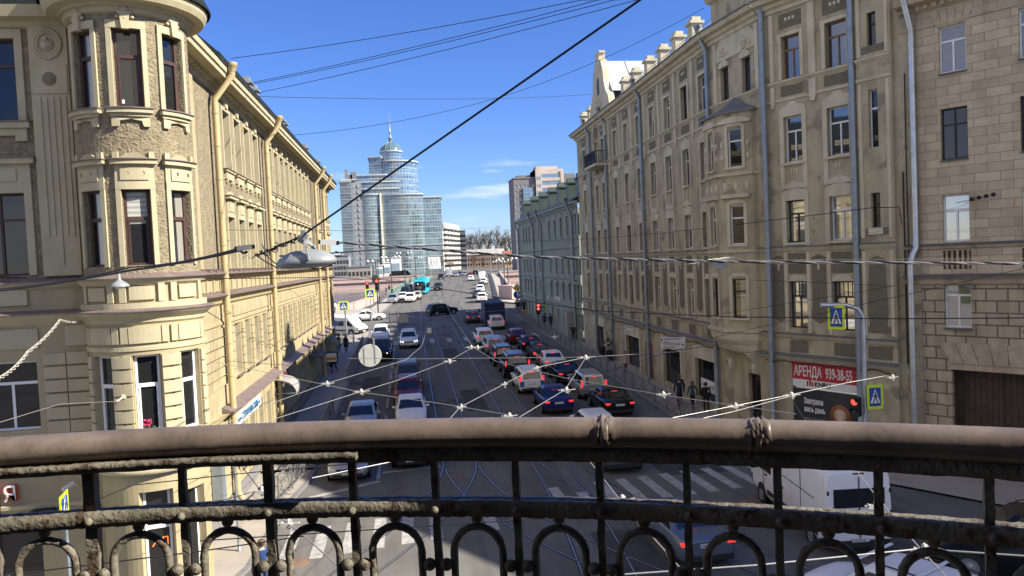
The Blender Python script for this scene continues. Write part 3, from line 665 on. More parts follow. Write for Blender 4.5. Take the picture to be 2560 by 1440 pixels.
# --- round bay
RW = 13.4; BW = (15.3, 62.3, -31.7)
b4, b3, b2 = (13.77, 15.82), (9.58, 11.6), (5.0, 7.18)
mb = MB(); mb.fwall(FB, -115, 150, 9.3, 16.35, [(w-RW, w+RW, *b) for w in BW for b in (b4, b3)], .22, du=5); mb.build('bay_upper_wall', STUCCO, YH)
mb = MB(); mb.fwall(FB, -115, 150, 3.95, 9.3, [(w-RW, w+RW, *b2) for w in BW], .20, du=5); mb.build('bay_lower_wall', CREAM, YH)
mt = MB()
for w in BW:
    mb = MB(); mc = MB()
    for b in (b4, b3):
        for s in (-1, 1):
            x0, x1 = sorted((w+s*RW, w+s*(RW+4.6))); mb.fbox(FB, x0, x1, b[0]-.02, b[1]+.2, 0, .055, 5)
        mb.fbox(FB, w-RW-4.6, w+RW+4.6, b[1], b[1]+.2, 0, .06, 5)
    c, d = b4
    mb.fbox(FB, w-19.5, w+19.5, c-.17, c-.06, 0, .18, 5); mb.fbox(FB, w-18, w+18, c-.26, c-.17, 0, .11, 5)
    mb.fpoly(FB, [(w-17, c-.26), (w-17, c-.52), (w-11, c-.52), (w-9.5, c-.37), (w, c-.33), (w+9.5, c-.37), (w+11, c-.52), (w+17, c-.52), (w+17, c-.26)], 0, .085)
    mt.fbox(FB, w-20.5, w+20.5, c-.06, c-.03, 0, .22, 5)
    for dx, dz, r in ((0, .36, .11), (-4.2, .27, .075), (4.2, .27, .075), (-6.5, .16, .055), (6.5, .16, .055), (0, .12, .08), (-2, .46, .06), (2, .46, .06)): mc.ball(FB(w+dx, d+.12+dz, .07), r, 10, 8, .9)
    mc.fpoly(FB, [(w-3, d-.04), (w+3, d-.04), (w+4.5, d+.42), (w-4.5, d+.42)], 0, .14)
    c, d = b3
    mb.fbox(FB, w-RW-4.6, w+RW+4.6, d+.2, d+.66, 0, .05, 5); mb.fbox(FB, w-12.5, w+12.5, d+.24, d+.56, .05, .085, 5)
    for dx in (-7, 7): mb.lathe([(.001, .03), (.05, .025), (.062, 0)], FB(w+dx, d+.42, .085), 12, 'Y')
    mb.fbox(FB, w-20, w+20, d+.66, d+.78, 0, .17, 5)
    mb.fpoly(FB, [(w-14, d+.8), (w+14, d+.8), (w+6, d+.94), (w, d+.97), (w-6, d+.94)], 0, .07)
    for s in (-1, 1): mb.fbox(FB, w+s*16-2.5, w+s*16+2.5, d+.8, d+.98, 0, .1)
    mt.fbox(FB, w-21, w+21, d+.78, d+.803, 0, .22, 5)
    mb.fbox(FB, w-11.5, w+11.5, 8.66, 9.02, 0, .07, 5)
    for s in (-1, 1): mb.fbox(FB, w+s*17.5-3, w+s*17.5+3, 8.6, 9.1, 0, .09)
    c, d = b2
    for s in (-1, 1):
        for k in range(6): x = w+s*(RW+6.2+.0); mb.fbox(FB, x-5.4, x+5.4, c+.02+k*.365, c+.33+k*.365, 0, .07, 5)
    mb.fbox(FB, w-RW-1.2, w+RW+1.2, 7.5, 7.94, 0, .065, 5)
    for s in (-1, 1): mb.fbox(FB, w+s*(RW+5.6)-3.3, w+s*(RW+5.6)+3.3, 7.5, 7.94, 0, .065)
    mb.build('bay_moulding', CREAM2, YH); mc.build('acanthus_keystone', CREAM2, YH)
mb = MB()
mb.fprof(FB, -115, 150, [(9.02, 0), (9.1, .10), (9.24, .18), (9.24, 0)], 5); mb.fprof(FB, -115, 150, [(8.0, 0), (8.06, .06), (8.14, .07), (8.30, .26), (8.36, .27), (8.36, 0)], 5)
mb.fbox(FB, -115, 150, 8.38, 8.58, 0, .12, 5); mb.fprof(FB, -115, 150, [(7.28, 0), (7.3, .04), (7.4, .04), (7.42, 0)], 5)
mb.fprof(FB, -115, 150, [(16.2, 0), (16.24, .08), (16.34, .10), (16.38, .2), (16.44, .22), (16.46, .48), (16.6, .56), (16.74, .60), (16.74, -.3)], 4)
mb.lathe([(BR+.0, 3.94), (BR+.05, 3.96), (BR+.05, 4.1), (BR, 4.12)], (BC.x, BC.y, 0), 40)
mb.build('bay_cornice', CREAM2, YH)
mb = MB()
for k in range(62): mb.fbox(FB, -108+k*4.2, -106.4+k*4.2, 16.35, 16.42, .1, .2)
mb.build('dentil_course', CREAM2, YH)
mt.fprof(FB, -115, 150, [(9.24, 0), (9.36, .002), (9.26, .24), (9.23, .24)], 5); mt.fprof(FB, -115, 150, [(8.36, 0), (8.46, .002), (8.38, .32), (8.35, .32)], 5)
mt.build('tin_ledge', TIN, YH)
mb = MB(); mb.lathe([(BR+.68, 16.74), (BR+.70, 16.8), (BR+.55, 17.1), (BR+.1, 17.9), (.4, 19.5), (.001, 20)], (BC.x, BC.y, 0), 44); mb.build('bay_roof', ROOFD, YH)
def bwin(w, b, fm, pm, split):
    """window frame on the curved bay: a flat sash between the two jambs"""
    p0 = FB(w-RW, 0, -.19); p1 = FB(w+RW, 0, -.19); U = (p1-p0); wd = U.length; F = frame((p0.x, p0.y, 0), U, (U.y, -U.x, 0))
    mb = MB(); fw = .065
    mb.fbox(F, 0, fw, b[0], b[1], 0, .06); mb.fbox(F, wd-fw, wd, b[0], b[1], 0, .06); mb.fbox(F, fw, wd-fw, b[0], b[0]+fw, 0, .058); mb.fbox(F, fw, wd-fw, b[1]-fw, b[1], 0, .058)
    t = b[0]+(b[1]-b[0])*split; mb.fbox(F, fw, wd-fw, t-.05, t+.05, 0, .07)
    mb.fbox(F, fw, fw+.045, b[0]+fw, t-.05, 0, .075); mb.fbox(F, wd-fw-.045, wd-fw, b[0]+fw, t-.05, 0, .075)
    o = mb.build('window', fm, YH)
    mb = MB(); mb.quad(F(0, b[0], .02), F(wd, b[0], .02), F(wd, b[1], .02), F(0, b[1], .02), [(0, 0), (1, 0), (1, 1), (0, 1)]); mb.build('pane', pm, o)
    return F, wd, o
for w in BW:
    F4, wd4, o4 = bwin(w, b4, FBROWN, GL if w != BW[2] else GLC, .66)
    F3, wd3, o3 = bwin(w, b3, FBROWN, GLD if w == BW[0] else GLC, .62)
    F2, wd2, o2 = bwin(w, b2, FWHITE, GL, .62)
    if w == BW[0]:
        mb = MB(); mb.fbox(F4, .1, .17, b4[0]+.12, b4[0]+.22, .025, .03); mb.build('sticker', SIGNW, o4)
        FLWR = mat('pink_geranium_bloom', (.5, .03, .12), .7, .3, 30); LEAF = mat('pot_plant_leaf', (.03, .07, .02), .7, .3, 20)
        for m_, n, seed in ((FLWR, 26, 5), (LEAF, 40, 6)):
            q = random.Random(seed); mb = MB()
            for k in range(n): mb.ball(F2(q.uniform(.1, wd2-.12) if m_ is LEAF else q.uniform(.1, .32), b2[0]+q.uniform(.05, .22)+(.18 if m_ is FLWR else 0), .03+q.uniform(0, .03)), q.uniform(.018, .035), 6, 5)
            mb.build('flower' if m_ is FLWR else 'foliage', m_, o2)
# --- side street front (faces us, mostly in the bay's shadow)
SW = [(1.42, 2.9), (4.3, 5.8), (7.2, 8.7)]
s4, s3, s2 = (13.75, 16.0), (9.45, 11.75), (5.1, 7.05)
mb = MB(); mb.fwall(FS, -.3, 12, 9.3, 16.4, [(a, b, *s) for a, b in SW for s in (s4, s3)], .25); mb.build('side_upper_wall', STUCCO, YH)
mb = MB(); mb.fwall(FS, -.3, 12, 0, 9.3, [(a, b, *s2) for a, b in SW]+[(1.6, 3.6, .3, 2.75), (4.5, 7, .3, 2.75)], .25); mb.build('side_lower_wall', CREAM, YH)
mb = MB()
mb.fbox(FS, .02, 1.02, 9.4, 16.35, 0, .12)
for k in range(5):
    if k == 2: mb.fbox(FS, .12+k*.165, .20+k*.165, 9.7, 14.35, .12, .150)
    else: mb.fbox(FS, .12+k*.165, .20+k*.165, 10.5, 14.35, .12, .150)
mb.fpoly(FS, [(.06, 14.45), (.98, 14.45), (.98, 15.25), (.86, 15.12), (.52, 15.28), (.2, 15.12), (.06, 15.25)], .12, .15)
for k in range(28):
    a = 2*math.pi*k/28
    for r, s in ((.34, .06), (.27, .05)): mb.ball(FS(.52+r*math.cos(a+r*3), 15.82+r*1.15*math.sin(a+r*3), .13), s, 8, 6)
mb.lathe([(.001, .13), (.09, .12), (.15, .07), (.19, 0)], FS(.52, 15.80, .12), 16, 'Y', M=Matrix.Scale(-1, 3, (0, 1, 0)))
for dx, dz, r in ((-.06, .05, .03), (.06, .05, .03), (0, 0, .034), (0, -.09, .04), (0, .13, .07)): mb.ball(FS(.52+dx, 15.80+dz, .235), r, 8, 6)
for a, b in SW:
    for c, d in (s4, s3):
        for x0, x1 in ((a-.2, a), (b, b+.2)): mb.fbox(FS, x0, x1, c, d+.25, 0, .06)
        mb.fbox(FS, a, b, d, d+.25, 0, .065)
    c, d = s4; mb.fbox(FS, a-.3, b+.3, c-.22, c-.06, 0, .18); mb.fbox(FS, a-.2, b+.2, c-.42, c-.22, 0, .1); mb.fbox(FS, a-.2, a+.1, c-.58, c-.42, 0, .1); mb.fbox(FS, b-.1, b+.2, c-.58, c-.42, 0, .1)
    c, d = s3; mb.fbox(FS, a-.2, b+.2, d+.25, d+.8, 0, .07); mb.fbox(FS, a+.15, b-.15, d+.32, d+.68, .07, .1); mb.fbox(FS, a-.35, b+.35, d+.8, d+.95, 0, .2)
    mb.fbox(FS, a+.1, b-.1, 8.62, 9.05, 0, .08); mb.fbox(FS, a-.1, b+.1, 7.4, 7.95, 0, .05)
for k in range(7):
    z = 4.6+k*.385
    for x0, x1 in ((.03, .60), (.63, 1.22), (3.05, 4.15), (5.95, 7.05)): mb.fbox(FS, x0, x1, z, z+.325, 0, .08)
mb.fbox(FS, .03, .6, 7.42, 8.0, 0, .06)
mb.fprof(FS, -.2, 12, [(9.02, 0), (9.1, .10), (9.24, .2), (9.24, 0)]); mb.fprof(FS, -.2, 12, [(8.0, 0), (8.06, .06), (8.30, .24), (8.36, .25), (8.36, 0)]); mb.fprof(FS, -.2, 12, [(16.25, 0), (16.3, .12), (16.42, .2), (16.46, .5), (16.75, .6), (16.75, 0)])
mb.fprof(FS, -.2, 12, [(2.85, 0), (2.9, .12), (3.0, .14), (3.02, 0)])
mb.build('side_moulding', CREAM2, YH)
mb = MB(); mb.fprof(FS, -.2, 12, [(9.24, 0), (9.36, .002), (9.26, .26), (9.23, .26)]); mb.fprof(FS, -.2, 12, [(8.36, 0), (8.46, .002), (8.38, .3), (8.35, .3)])
for a, b in SW: mb.fbox(FS, a-.32, b+.32, s4[0]-.06, s4[0]-.03, 0, .22); mb.fbox(FS, a-.4, b+.4, s3[1]+.95, s3[1]+.975, 0, .25)
mb.build('tin_ledge', TIN, YH)
mb = MB(); mb.lathe([(.001, .008), (.185, .008), (.19, 0)], FS(.52, 14.85, .152), 24, 'Y', M=Matrix.Scale(-1, 3, (0, 1, 0))); mb.build('round_panel', STUCCO, YH)
for a, b in SW:
    window(FS, YH, a, b, *s4, .24, 'cross', FBROWN, GL); window(FS, YH, a, b, *s3, .24, 'full', FBROWN, GL); window(FS, YH, a, b, *s2, .24, 'cross', FWHITE, GL)
for a, b in ((1.6, 3.6), (4.5, 7)): window(FS, YH, a, b, .3, 2.75, .24, 'plain', FBROWN, GL, name='shop_window')
# ground floor under the bay: corner shop entrance
FE = lambda u, v, d: FB(u, v, d, BR-.12)
mb = MB(); mb.fwall(FE, -100, 140, 0, 3.96, [(-2, 34, .15, 3.45), (50, 78, .9, 3.3)], .3, du=6); mb.build('entrance_wall', CREAM, YH)
p0, p1 = FE(-2, 0, -.28), FE(34, 0, -.28); U = p1-p0; FD = frame((p0.x, p0.y, 0), U, (U.y, -U.x, 0)); wd = U.length
mb = MB()
for a, b, c, d in ((0, .07, .15, 3.45), (wd-.07, wd, .15, 3.45), (.07, wd-.07, 3.38, 3.45), (.07, wd-.07, 2.35, 2.45), (.07, wd-.07, .15, .25)): mb.fbox(FD, a, b, c, d, 0, .07)
dr = mb.build('shop_door', FWHITE, YH)
mb = MB(); mb.quad(FD(0, .15, .02), FD(wd, .15, .02), FD(wd, 3.45, .02), FD(0, 3.45, .02)); mb.build('pane', GL, dr)
text('lettering', 'ХЛ', FD, .14, 1.85, .03, .32, mat('orange_lettering', (.75, .16, .03), .5, 0, emit=(1, .25, .05), es=.6), dr)
p0, p1 = FE(50, 0, -.25), FE(78, 0, -.25); U = p1-p0; F5 = frame((p0.x, p0.y, 0), U, (U.y, -U.x, 0)); window(F5, YH, 0, U.length, .9, 3.3, 0.03, 'plain', FWHITE, GL, name='shop_window')
# things fixed to the house
NY = empty('shop_sign', FS(2.4, 3.2, .1), 'red and white channel letters of a shop sign above the side street shop window', 'shop sign')
WHL = mat('white_letter_face', (.85, .85, .86), .4, 0); RDL = mat('red_letter_side', (.65, .07, .03), .5, 0)
FS2 = frame(FS(0, 0, 0), (1, 0, 0), (0, -1, 0))
def chan(ch, x):
    text('letter_side', ch, FS2, x+.012, 3.16, .10, .62, RDL, NY, .95, .05); text('letter_face', ch, FS2, x, 3.16, .17, .62, WHL, NY, .95, .006)
for ch, x in (('Н', -3.02), ('Я', -2.46)): chan(ch, x)
cv = empty('security_camera', FS(.55, 3.95, .2), 'small white security camera under the ledge of the cream house', 'camera')
mb = MB(); mb.bar(FS(.6, 3.55, .16), FS(.78, 3.44, .42), .09, .09); mb.build('camera_body', SIGNW, cv); mb = MB(); mb.bar(FS(.55, 3.42, .02), FS(.6, 3.52, .18), .04, .04); mb.build('bracket', SIGNW, cv)
ac = empty('air_conditioner', FS(1.2, 2.0, .2), 'boxy outdoor air conditioning unit on the shaded side wall', 'air conditioner')
mb = MB(); mb.box(FS(1.42, 2.62, .24), .62, .3, .5); mb.build('case', DARKP, ac)
mb = MB(); mb.lathe([(.17, .0), (.20, -.03), (.22, 0)], FS(1.44, 2.62, .40), 24, 'Y'); mb.build('fan_ring', SIGNW, ac)
# ================================================================ weathered beige house on the right (bends round its oriel corner)
BH = empty('beige_apartment_house', (17, 40, 0), 'five storey weathered beige house with a corner oriel, gables and grey downpipes on the right', 'building')
qb = random.Random(23)
FR = frame((16.5, 71.4, 0), (0, -1, 0), (-1, 0, 0)); UR = 32.6
FC = frame((16.5, 38.8, 0), (.124, -.992, 0), (-.992, -.124, 0)); UC = 4.43
FN = frame((17.05, 34.4, 0), (.438, -.899, 0), (-.899, -.438, 0)); UN = 6.5
def onF(O, U, x, y):
    """facade coordinates (u, z) of the photographed point (x, y) on the vertical plane O + u U"""
    d = ray(x, y); A, B, C_, D = d.x, -U[0], d.y, -U[1]; e, f = O[0], O[1]; det = A*D-B*C_
    t = (e*D-B*f)/det; s = (A*f-C_*e)/det; return s, EYE.z+d.z*t
bl = {5: (16.98, 18.92), 4: (13.15, 15.25), 3: (9.47, 11.4), 2: (5.5, 7.66)}
colR = [71.4-y for y in (58.2, 55.2, 52.1, 49.1, 46.1, 43.1, 40.35)]
gabR = [71.4-y for y in (64.1, 61.9)]; endR = [71.4-68.6]
allR = endR+gabR+colR; hw = .52
nearW = [(1.13, 2.1), (3.36, 4.4)]; slitW = (5.41, 5.81)
shops = []
for xa, xb in ((1490, 1513), (1568, 1600), (1659, 1701), (1738, 1786)):
    shops.append((onF((16.5, 71.4), (0, -1), xa, 900)[0], onF((16.5, 71.4), (0, -1), xb, 900)[0]))
doorsR = [(onF((16.5, 71.4), (0, -1), 1615, 900)[0]-.1, onF((16.5, 71.4), (0, -1), 1633, 900)[0]-.05)]
opsR = [(u-hw, u+hw, *bl[k]) for u in allR for k in bl]+[(a, b, .75, 3.05) for a, b in shops]+[(a, b, .3, 3.0) for a, b in doorsR]
mb = MB(); mb.fwall(FR, 0, UR, 0, 20.3, opsR, .28); mb.build('far_wall', BEIGE, BH)
opsC = [(.75, 1.5, 16.85, 18.65), (2.75, 3.5, 16.85, 18.65), (2.45, 3.5, .2, 3.0)]
mb = MB(); mb.fwall(FC, 0, UC, 0, 22.4, opsC, .28); mb.build('corner_wall', BEIGE, BH)
opsN = [(a, b, *bl[k]) for a, b in nearW for k in bl]
shN = (1.15, 4.45, .35, 3.95)
mb = MB(); mb.fwall(FN, 0, 4.9, 0, 20.3, opsN+[shN], .28); mb.build('near_wall', BEIGE, BH)
FNp = lambda u, v, d: FN(u, v, d+.22)
mb = MB(); opsP = [(slitW[0], slitW[1], a, b) for a, b in ((17.3, 18.75), (13.2, 15.6), (9.9, 11.35), (5.9, 7.4))]
mb.fwall(FNp, 4.9, 6.4, 0, 20.3, opsP, .25)
for u in (4.9, 6.4): mb.quad(FNp(u, 0, 0), FNp(u, 20.3, 0), FN(u, 20.3, -.1), FN(u, 0, -.1))
mb.fwall(FN, 6.4, 7.3, 0, 20.6, (), .2)
mb.build('pier_wall', BEIGE, BH)
# --- mouldings shared by the three fronts
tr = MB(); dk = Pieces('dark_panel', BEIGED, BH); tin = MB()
def courses(F, a, b, cc=()):
    tr.fprof(F, a, b, [(16.72, 0), (16.78, .06), (16.86, .14), (16.92, .14), (16.94, 0)]); tr.fprof(F, a, b, [(15.98, 0), (16.0, .05), (16.1, .06), (16.12, 0)])
    tr.fprof(F, a, b, [(9.02, 0), (9.1, .08), (9.24, .16), (9.24, 0)]); tr.fprof(F, a, b, [(5.0, 0), (5.06, .07), (5.2, .14), (5.2, 0)]); tr.fprof(F, a, b, [(3.98, 0), (4.02, .08), (4.16, .16), (4.18, 0)])
    tr.fprof(F, a, b, [(20.05, 0), (20.1, .12), (20.25, .14), (20.32, .3), (20.45, .34), (20.5, .62), (20.72, .72), (20.72, 0)])
    tin.fprof(F, a, b, [(9.24, 0), (9.30, .002), (9.26, .2), (9.235, .2)]); tin.fprof(F, a, b, [(4.18, 0), (4.30, .002), (4.2, .24), (4.17, .24)]); tin.fprof(F, a, b, [(5.2, 0), (5.26, .002), (5.22, .18), (5.19, .18)]); tin.fprof(F, a, b, [(20.72, 0), (20.8, -.1), (20.76, .8), (20.71, .8)])
courses(FR, 0, UR); courses(FC, 0, UC); courses(FN, 0, 4.9); courses(FNp, 4.9, 6.4)
def bay_trim(F, a, b, full=True):
    m = (a+b)/2; w = (b-a)/2
    for k in (3, 4):
        c, d = bl[k]
        for x0, x1 in ((a-.22, a), (b, b+.22)): tr.fbox(F, x0, x1, (9.3 if k == 3 else 11.9), d+.1, 0, .045)
        t = d+.1
        tr.fpoly(F, [(a-.22, t), (a-.22, t+.22), (a-.08, t+.36), (m-w*.55, t+.42), (m-w*.35, t+.56), (m+w*.35, t+.56), (m+w*.55, t+.42), (b+.08, t+.36), (b+.22, t+.22), (b+.22, t)], 0, .05)
        tr.fbox(F, a, b, d, d+.1, 0, .05); tr.fbox(F, a-.12, b+.12, c-.12, c-.02, 0, .12)
    tr.fpoly(F, [(a-.22, 11.95), (a-.1, 12.1), (m, 12.32), (b+.1, 12.1), (b+.22, 11.95)], .05, .075)
    for dx in (-.13, 0, .13): tr.fbox(F, m+dx-.04, m+dx+.04, 12.62, 12.86, 0, .04)
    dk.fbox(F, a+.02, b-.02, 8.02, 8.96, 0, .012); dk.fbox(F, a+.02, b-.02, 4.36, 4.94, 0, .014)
    c, d = bl[2]
    tr.fpoly(F, [(a-.02, d+.02), (a+.1, d+.22), (m-.25, d+.3), (m+.25, d+.3), (b-.1, d+.22), (b+.02, d+.02)], 0, .035)
    for x0, x1 in ((a-.2, a-.02), (b+.02, b+.2)): tr.fbox(F, x0, x1, 5.3, 9.0, 0, .05)
    c, d = bl[5]
    for x0, x1 in ((a-.17, a), (b, b+.17)): tr.fbox(F, x0, x1, c, d+.16, 0, .045)
    tr.fbox(F, a, b, d, d+.16, 0, .05); tr.fbox(F, a-.22, a-.17, d-.2, d+.2, 0, .05)
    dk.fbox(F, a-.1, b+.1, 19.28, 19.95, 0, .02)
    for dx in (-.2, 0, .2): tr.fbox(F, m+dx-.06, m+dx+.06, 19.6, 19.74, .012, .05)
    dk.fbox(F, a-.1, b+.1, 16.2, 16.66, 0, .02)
for u in allR: bay_trim(FR, u-hw, u+hw)
for a, b in nearW: bay_trim(FN, a, b)
def strip(F, u, w=.17):
    tr.fbox(F, u-w, u+w, 16.95, 20.05, 0, .09); tr.fbox(F, u-w-.04, u+w+.04, 18.7, 18.8, 0, .11); tr.fpoly(F, [(u-w, 15.98), (u-w, 16.7), (u+w, 16.7), (u+w, 15.98), (u+w*.5, 15.72), (u-w*.5, 15.72)], 0, .11)
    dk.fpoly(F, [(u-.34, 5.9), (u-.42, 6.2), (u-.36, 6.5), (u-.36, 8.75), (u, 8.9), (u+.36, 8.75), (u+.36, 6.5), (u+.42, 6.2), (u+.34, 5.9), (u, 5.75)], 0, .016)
    for dx in (-.15, 0, .15): tr.fbox(F, u+dx-.05, u+dx+.05, 8.45 if dx else 8.2, 8.62, .016, .04)
mids = [(a+b)/2 for a, b in zip(colR, colR[1:])]
for u in mids+[colR[0]-1.5]: strip(FR, u)
strip(FN, 2.73); strip(FN, .62, .1)
# pier between near front and stone house
for z0, z1 in ((5.4, 8.95), (9.5, 15.9), (17.0, 20.0)):
    for x0, x1 in ((4.98, 5.12), (6.18, 6.32)): tr.fbox(FNp, x0, x1, z0, z1, 0, .05)
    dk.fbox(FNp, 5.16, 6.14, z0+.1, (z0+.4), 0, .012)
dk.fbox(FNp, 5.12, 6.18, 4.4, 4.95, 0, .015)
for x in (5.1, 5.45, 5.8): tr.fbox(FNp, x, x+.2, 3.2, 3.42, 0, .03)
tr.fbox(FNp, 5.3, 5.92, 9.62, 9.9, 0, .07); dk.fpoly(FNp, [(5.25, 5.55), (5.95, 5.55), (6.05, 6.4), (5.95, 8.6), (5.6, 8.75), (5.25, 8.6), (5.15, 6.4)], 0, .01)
# shop surrounds
for a, b in shops: tr.fbox(FR, a-.28, b+.28, 3.05, 3.9, 0, .06); tr.fbox(FR, a-.28, a-.05, .1, 3.05, 0, .05); tr.fbox(FR, b+.05, b+.28, .1, 3.05, 0, .05)
tr.fbox(FN, .9, 4.7, 3.95, 3.99, 0, .07)
# chamfer: arched head with relief over the paired windows
tr.fpoly(FC, [(.45, 19.0)]+[(.45+3.53*k/14, 19.6+1.25*math.sin(math.pi*k/14)) for k in range(15)]+[(3.98, 19.0)], 0, .05)
for s, u0 in ((1, 1.125), (-1, 3.125)):
    tr.fpoly(FC, [(u0+.5*math.cos(math.pi*k/10), 18.65+.34*math.sin(math.pi*k/10)) for k in range(11)], .0, .09)
for k in range(34): tr.ball(FC(qb.choice((.9, 1.1, 1.35, 2.9, 3.15, 3.35))+qb.gauss(0, .12), 19.35+qb.gauss(0, .16), .05), qb.uniform(.05, .11), 7, 5)
for u in (.15, 4.0): tr.fbox(FC, u, u+.3, 16.95, 20.0, 0, .09)
tr.fprof(FC, -.1, UC+.1, [(22.2, 0), (22.25, .2), (22.5, .4), (22.5, -.3), (22.2, -.3)])
tr.fpoly(FC, [(.2, 22.5), (4.2, 22.5), (3.7, 23.1), (3.2, 23.3), (2.9, 24.3), (1.5, 24.3), (1.2, 23.3), (.7, 23.1)], -.35, .05)
# paired entrance consoles below the oriel
for u in (1.15, 3.3):
    tr.fpoly(lambda a, b, d: FC(u+d, b, a), [(0, 3.1), (.25, 3.12), (.3, 3.35), (.22, 3.6), (.75, 4.1), (0, 4.1)], -.12, .12)
tr.build('moulding', BEIGE2, BH); tin.build('tin_ledge', ROOFD if False else mat('grey_tin_ledge', (.15, .15, .15), .5, .2, 3), BH)
# --- oriel on the corner
PO = [(.3, 0), (.5, .95), (2.3, 1.2), (3.75, .22), (3.8, 0)]
mb = MB(); mt = MB(); OW = []
for (a, da), (b, db) in zip(PO, PO[1:]):
    p, q = FC(a, 0, da), FC(b, 0, db); U = q-p; w = U.length; F = frame(p, U, (U.y, -U.x, 0))
    ops = []
    if w > 1.2:
        m = w*.5
        ops = [(m-.36, m+.36, *z) for z in ((13.3, 15.2), (9.5, 11.42), (5.85, 7.8))]
        for o in ops:
            OW.append((F, o)); 
            for x0, x1 in ((o[0]-.16, o[0]), (o[1], o[1]+.16)): mt.fbox(F, x0, x1, o[2], o[3]+.1, 0, .04)
            mt.fpoly(F, [(o[0]-.16, o[3]+.1), (m-.3, o[3]+.28), (m+.3, o[3]+.28), (o[1]+.16, o[3]+.1)], 0, .05); mt.fbox(F, o[0]-.16, o[1]+.16, o[2]-.1, o[2], 0, .09)
        for z in (13.6, 14.2): mt.ball(F(.2, z+.2, 0), .09, 10, 8, 2.0); mt.ball(F(w-.2, z+.2, 0), .09, 10, 8, 2.0)
        for x in (.3, w*.5, w-.3): mt.ball(F(x, 12.35, 0), .11, 10, 8, 2.2)
        mt.fprof(F, .15, w-.15, [(11.75, 0), (11.8, .2), (11.95, .22), (12.0, 0)])
        mt.fpoly(F, [(0, 15.45)]+[(w*k/12, 15.55+.22*math.sin(math.pi*k/12)) for k in range(13)]+[(w, 15.45)], 0, .1)
    mb.fwall(F, 0, w, 5.1, 16.0, ops, .22)
    mt.fprof(F, -.03, w+.03, [(12.85, 0), (12.9, .12), (13.02, .14), (13.04, 0)]); mt.fprof(F, -.03, w+.03, [(9.05, 0), (9.12, .1), (9.24, .12), (9.24, 0)]); mt.fprof(F, -.03, w+.03, [(5.1, 0), (5.15, .1), (5.3, .12), (5.32, 0)])
mb.build('oriel_wall', BEIGE, BH); mt.build('oriel_moulding', BEIGE2, BH)
mb = MB(); c0 = FC(2.2, 0, .0)
rings = []
for z, k in ((5.1, 1.0), (4.75, .96), (4.45, .75), (4.15, .6), (3.9, .12)):
    rings.append([FC(2.2+(u-2.2)*(.55+.45*k), z, d*k) for u, d in PO])
mb.loft(rings, closed=False, smooth=False); mb.build('oriel_corbel', BEIGE2, BH)
mb = MB(); rings = []
for z, k in ((15.95, 1.13), (16.05, 1.13), (16.25, .75), (16.5, .4), (16.95, .08)): rings.append([FC(2.2+(u-2.2)*k, z, d*k) for u, d in PO])
mb.loft(rings, closed=False, smooth=False); mb.build('oriel_roof', mat('weathered_lead_roof', (.16, .165, .17), .5, .2, 3), BH)
for F, o in OW: window(F, BH, *o, .2, 't', FWHITE if o[2] > 9 or qb.random() < .5 else FDARK, pickglass(qb, (.4, .3, .2, .1)))
# --- windows
sty = ['cross', 't', 'cross', 'two', 'cross']
for u in allR:
    for k in bl:
        fm = qb.choice((FWHITE, FWHITE, FWHITE, FDARK)) if k > 2 else qb.choice((FDARK, FDARK, FWHITE))
        window(FR, BH, u-hw, u+hw, *bl[k], .26, qb.choice(sty), fm, GLM if (k <= 3 and qb.random() < .45) else pickglass(qb, (.4, .45, .1, .05)))
for i, (a, b) in enumerate(nearW):
    for k in bl:
        fm = {5: FWOOD, 4: FWHITE, 3: (FDARK, FWHITE)[i], 2: FDARK}[k]
        window(FN, BH, a, b, *bl[k], .26, {5: 'cross', 4: 'cross', 3: 'cross', 2: 'tbar'}[k], fm, GLB if k > 3 else GLM)
for a, b, c, d in opsP: window(FNp, BH, a, b, c, d, .23, 't', FWHITE if c > 12 and c < 16 else FDARK, GL, fw=.045)
for a, b, c, d in opsC[:2]: window(FC, BH, a, b, c, d, .26, 'tbar' if False else 't', FDARK, GLB)
for a, b in shops: window(FR, BH, a, b, .75, 3.05, .26, 'plain', FDARK, GL, name='shop_window')
mb = MB(); a, b = doorsR[0]; mb.fbox(FR, a, b, .3, 3.0, -.26, -.2); mb.build('door', mat('dull_red_door', (.16, .045, .035), .6, .15, 4), BH)
mb = MB(); a, b, c, d = opsC[2]
for x0, x1, z0, z1 in ((a, a+.09, c, d), (b-.09, b, c, d), (a+.09, b-.09, d-.09, d), (a+.09, b-.09, c, c+.1)): mb.fbox(FC, x0, x1, z0, z1, -.26, -.18)
dr = mb.build('door', mat('dark_red_door_frame', (.06, .03, .028), .5, .1, 5), BH)
mb = MB(); mb.quad(FC(a, c, -.22), FC(b, c, -.22), FC(b, d, -.22), FC(a, d, -.22)); mb.build('pane', GL, dr)
mb = MB(); mb.tube([FC(a+.16, 1.0, -.14), FC(a+.16, 1.5, -.14)], .02, 6); mb.build('handle', CHROME, dr)
# --- roof, parapet posts, gables
mb = MB()
def roofstrip(F, a, b): mb.quad(F(a, 20.75, .1), F(b, 20.75, .1), F(b, 23.0, -5), F(a, 23.0, -5)); mb.quad(F(a, 23.0, -5), F(b, 23.0, -5), F(b, 22.5, -13), F(a, 22.5, -13))
roofstrip(FR, 0, UR); roofstrip(FC, 0, UC); roofstrip(FN, 0, 7.3); mb.build('roof', ROOFG, BH)
mb = MB(); mb.quad(FR(0, 0, 0), FR(0, 20.75, 0), FR(0, 20.75, -13), FR(0, 0, -13)); mb.quad(FR(0, 20.75, 0), FR(0, 23, -5), FR(0, 22.5, -13), FR(0, 20.75, -13)); mb.build('gable_end_wall', BEIGE, BH)
posts = [71.4-atX(x, y, 17.0).y for x, y in ((1462, 290), (1480, 280), (1566, 210), (1592, 185), (1626, 160), (1660, 135), (1697, 105), (1739, 75))]
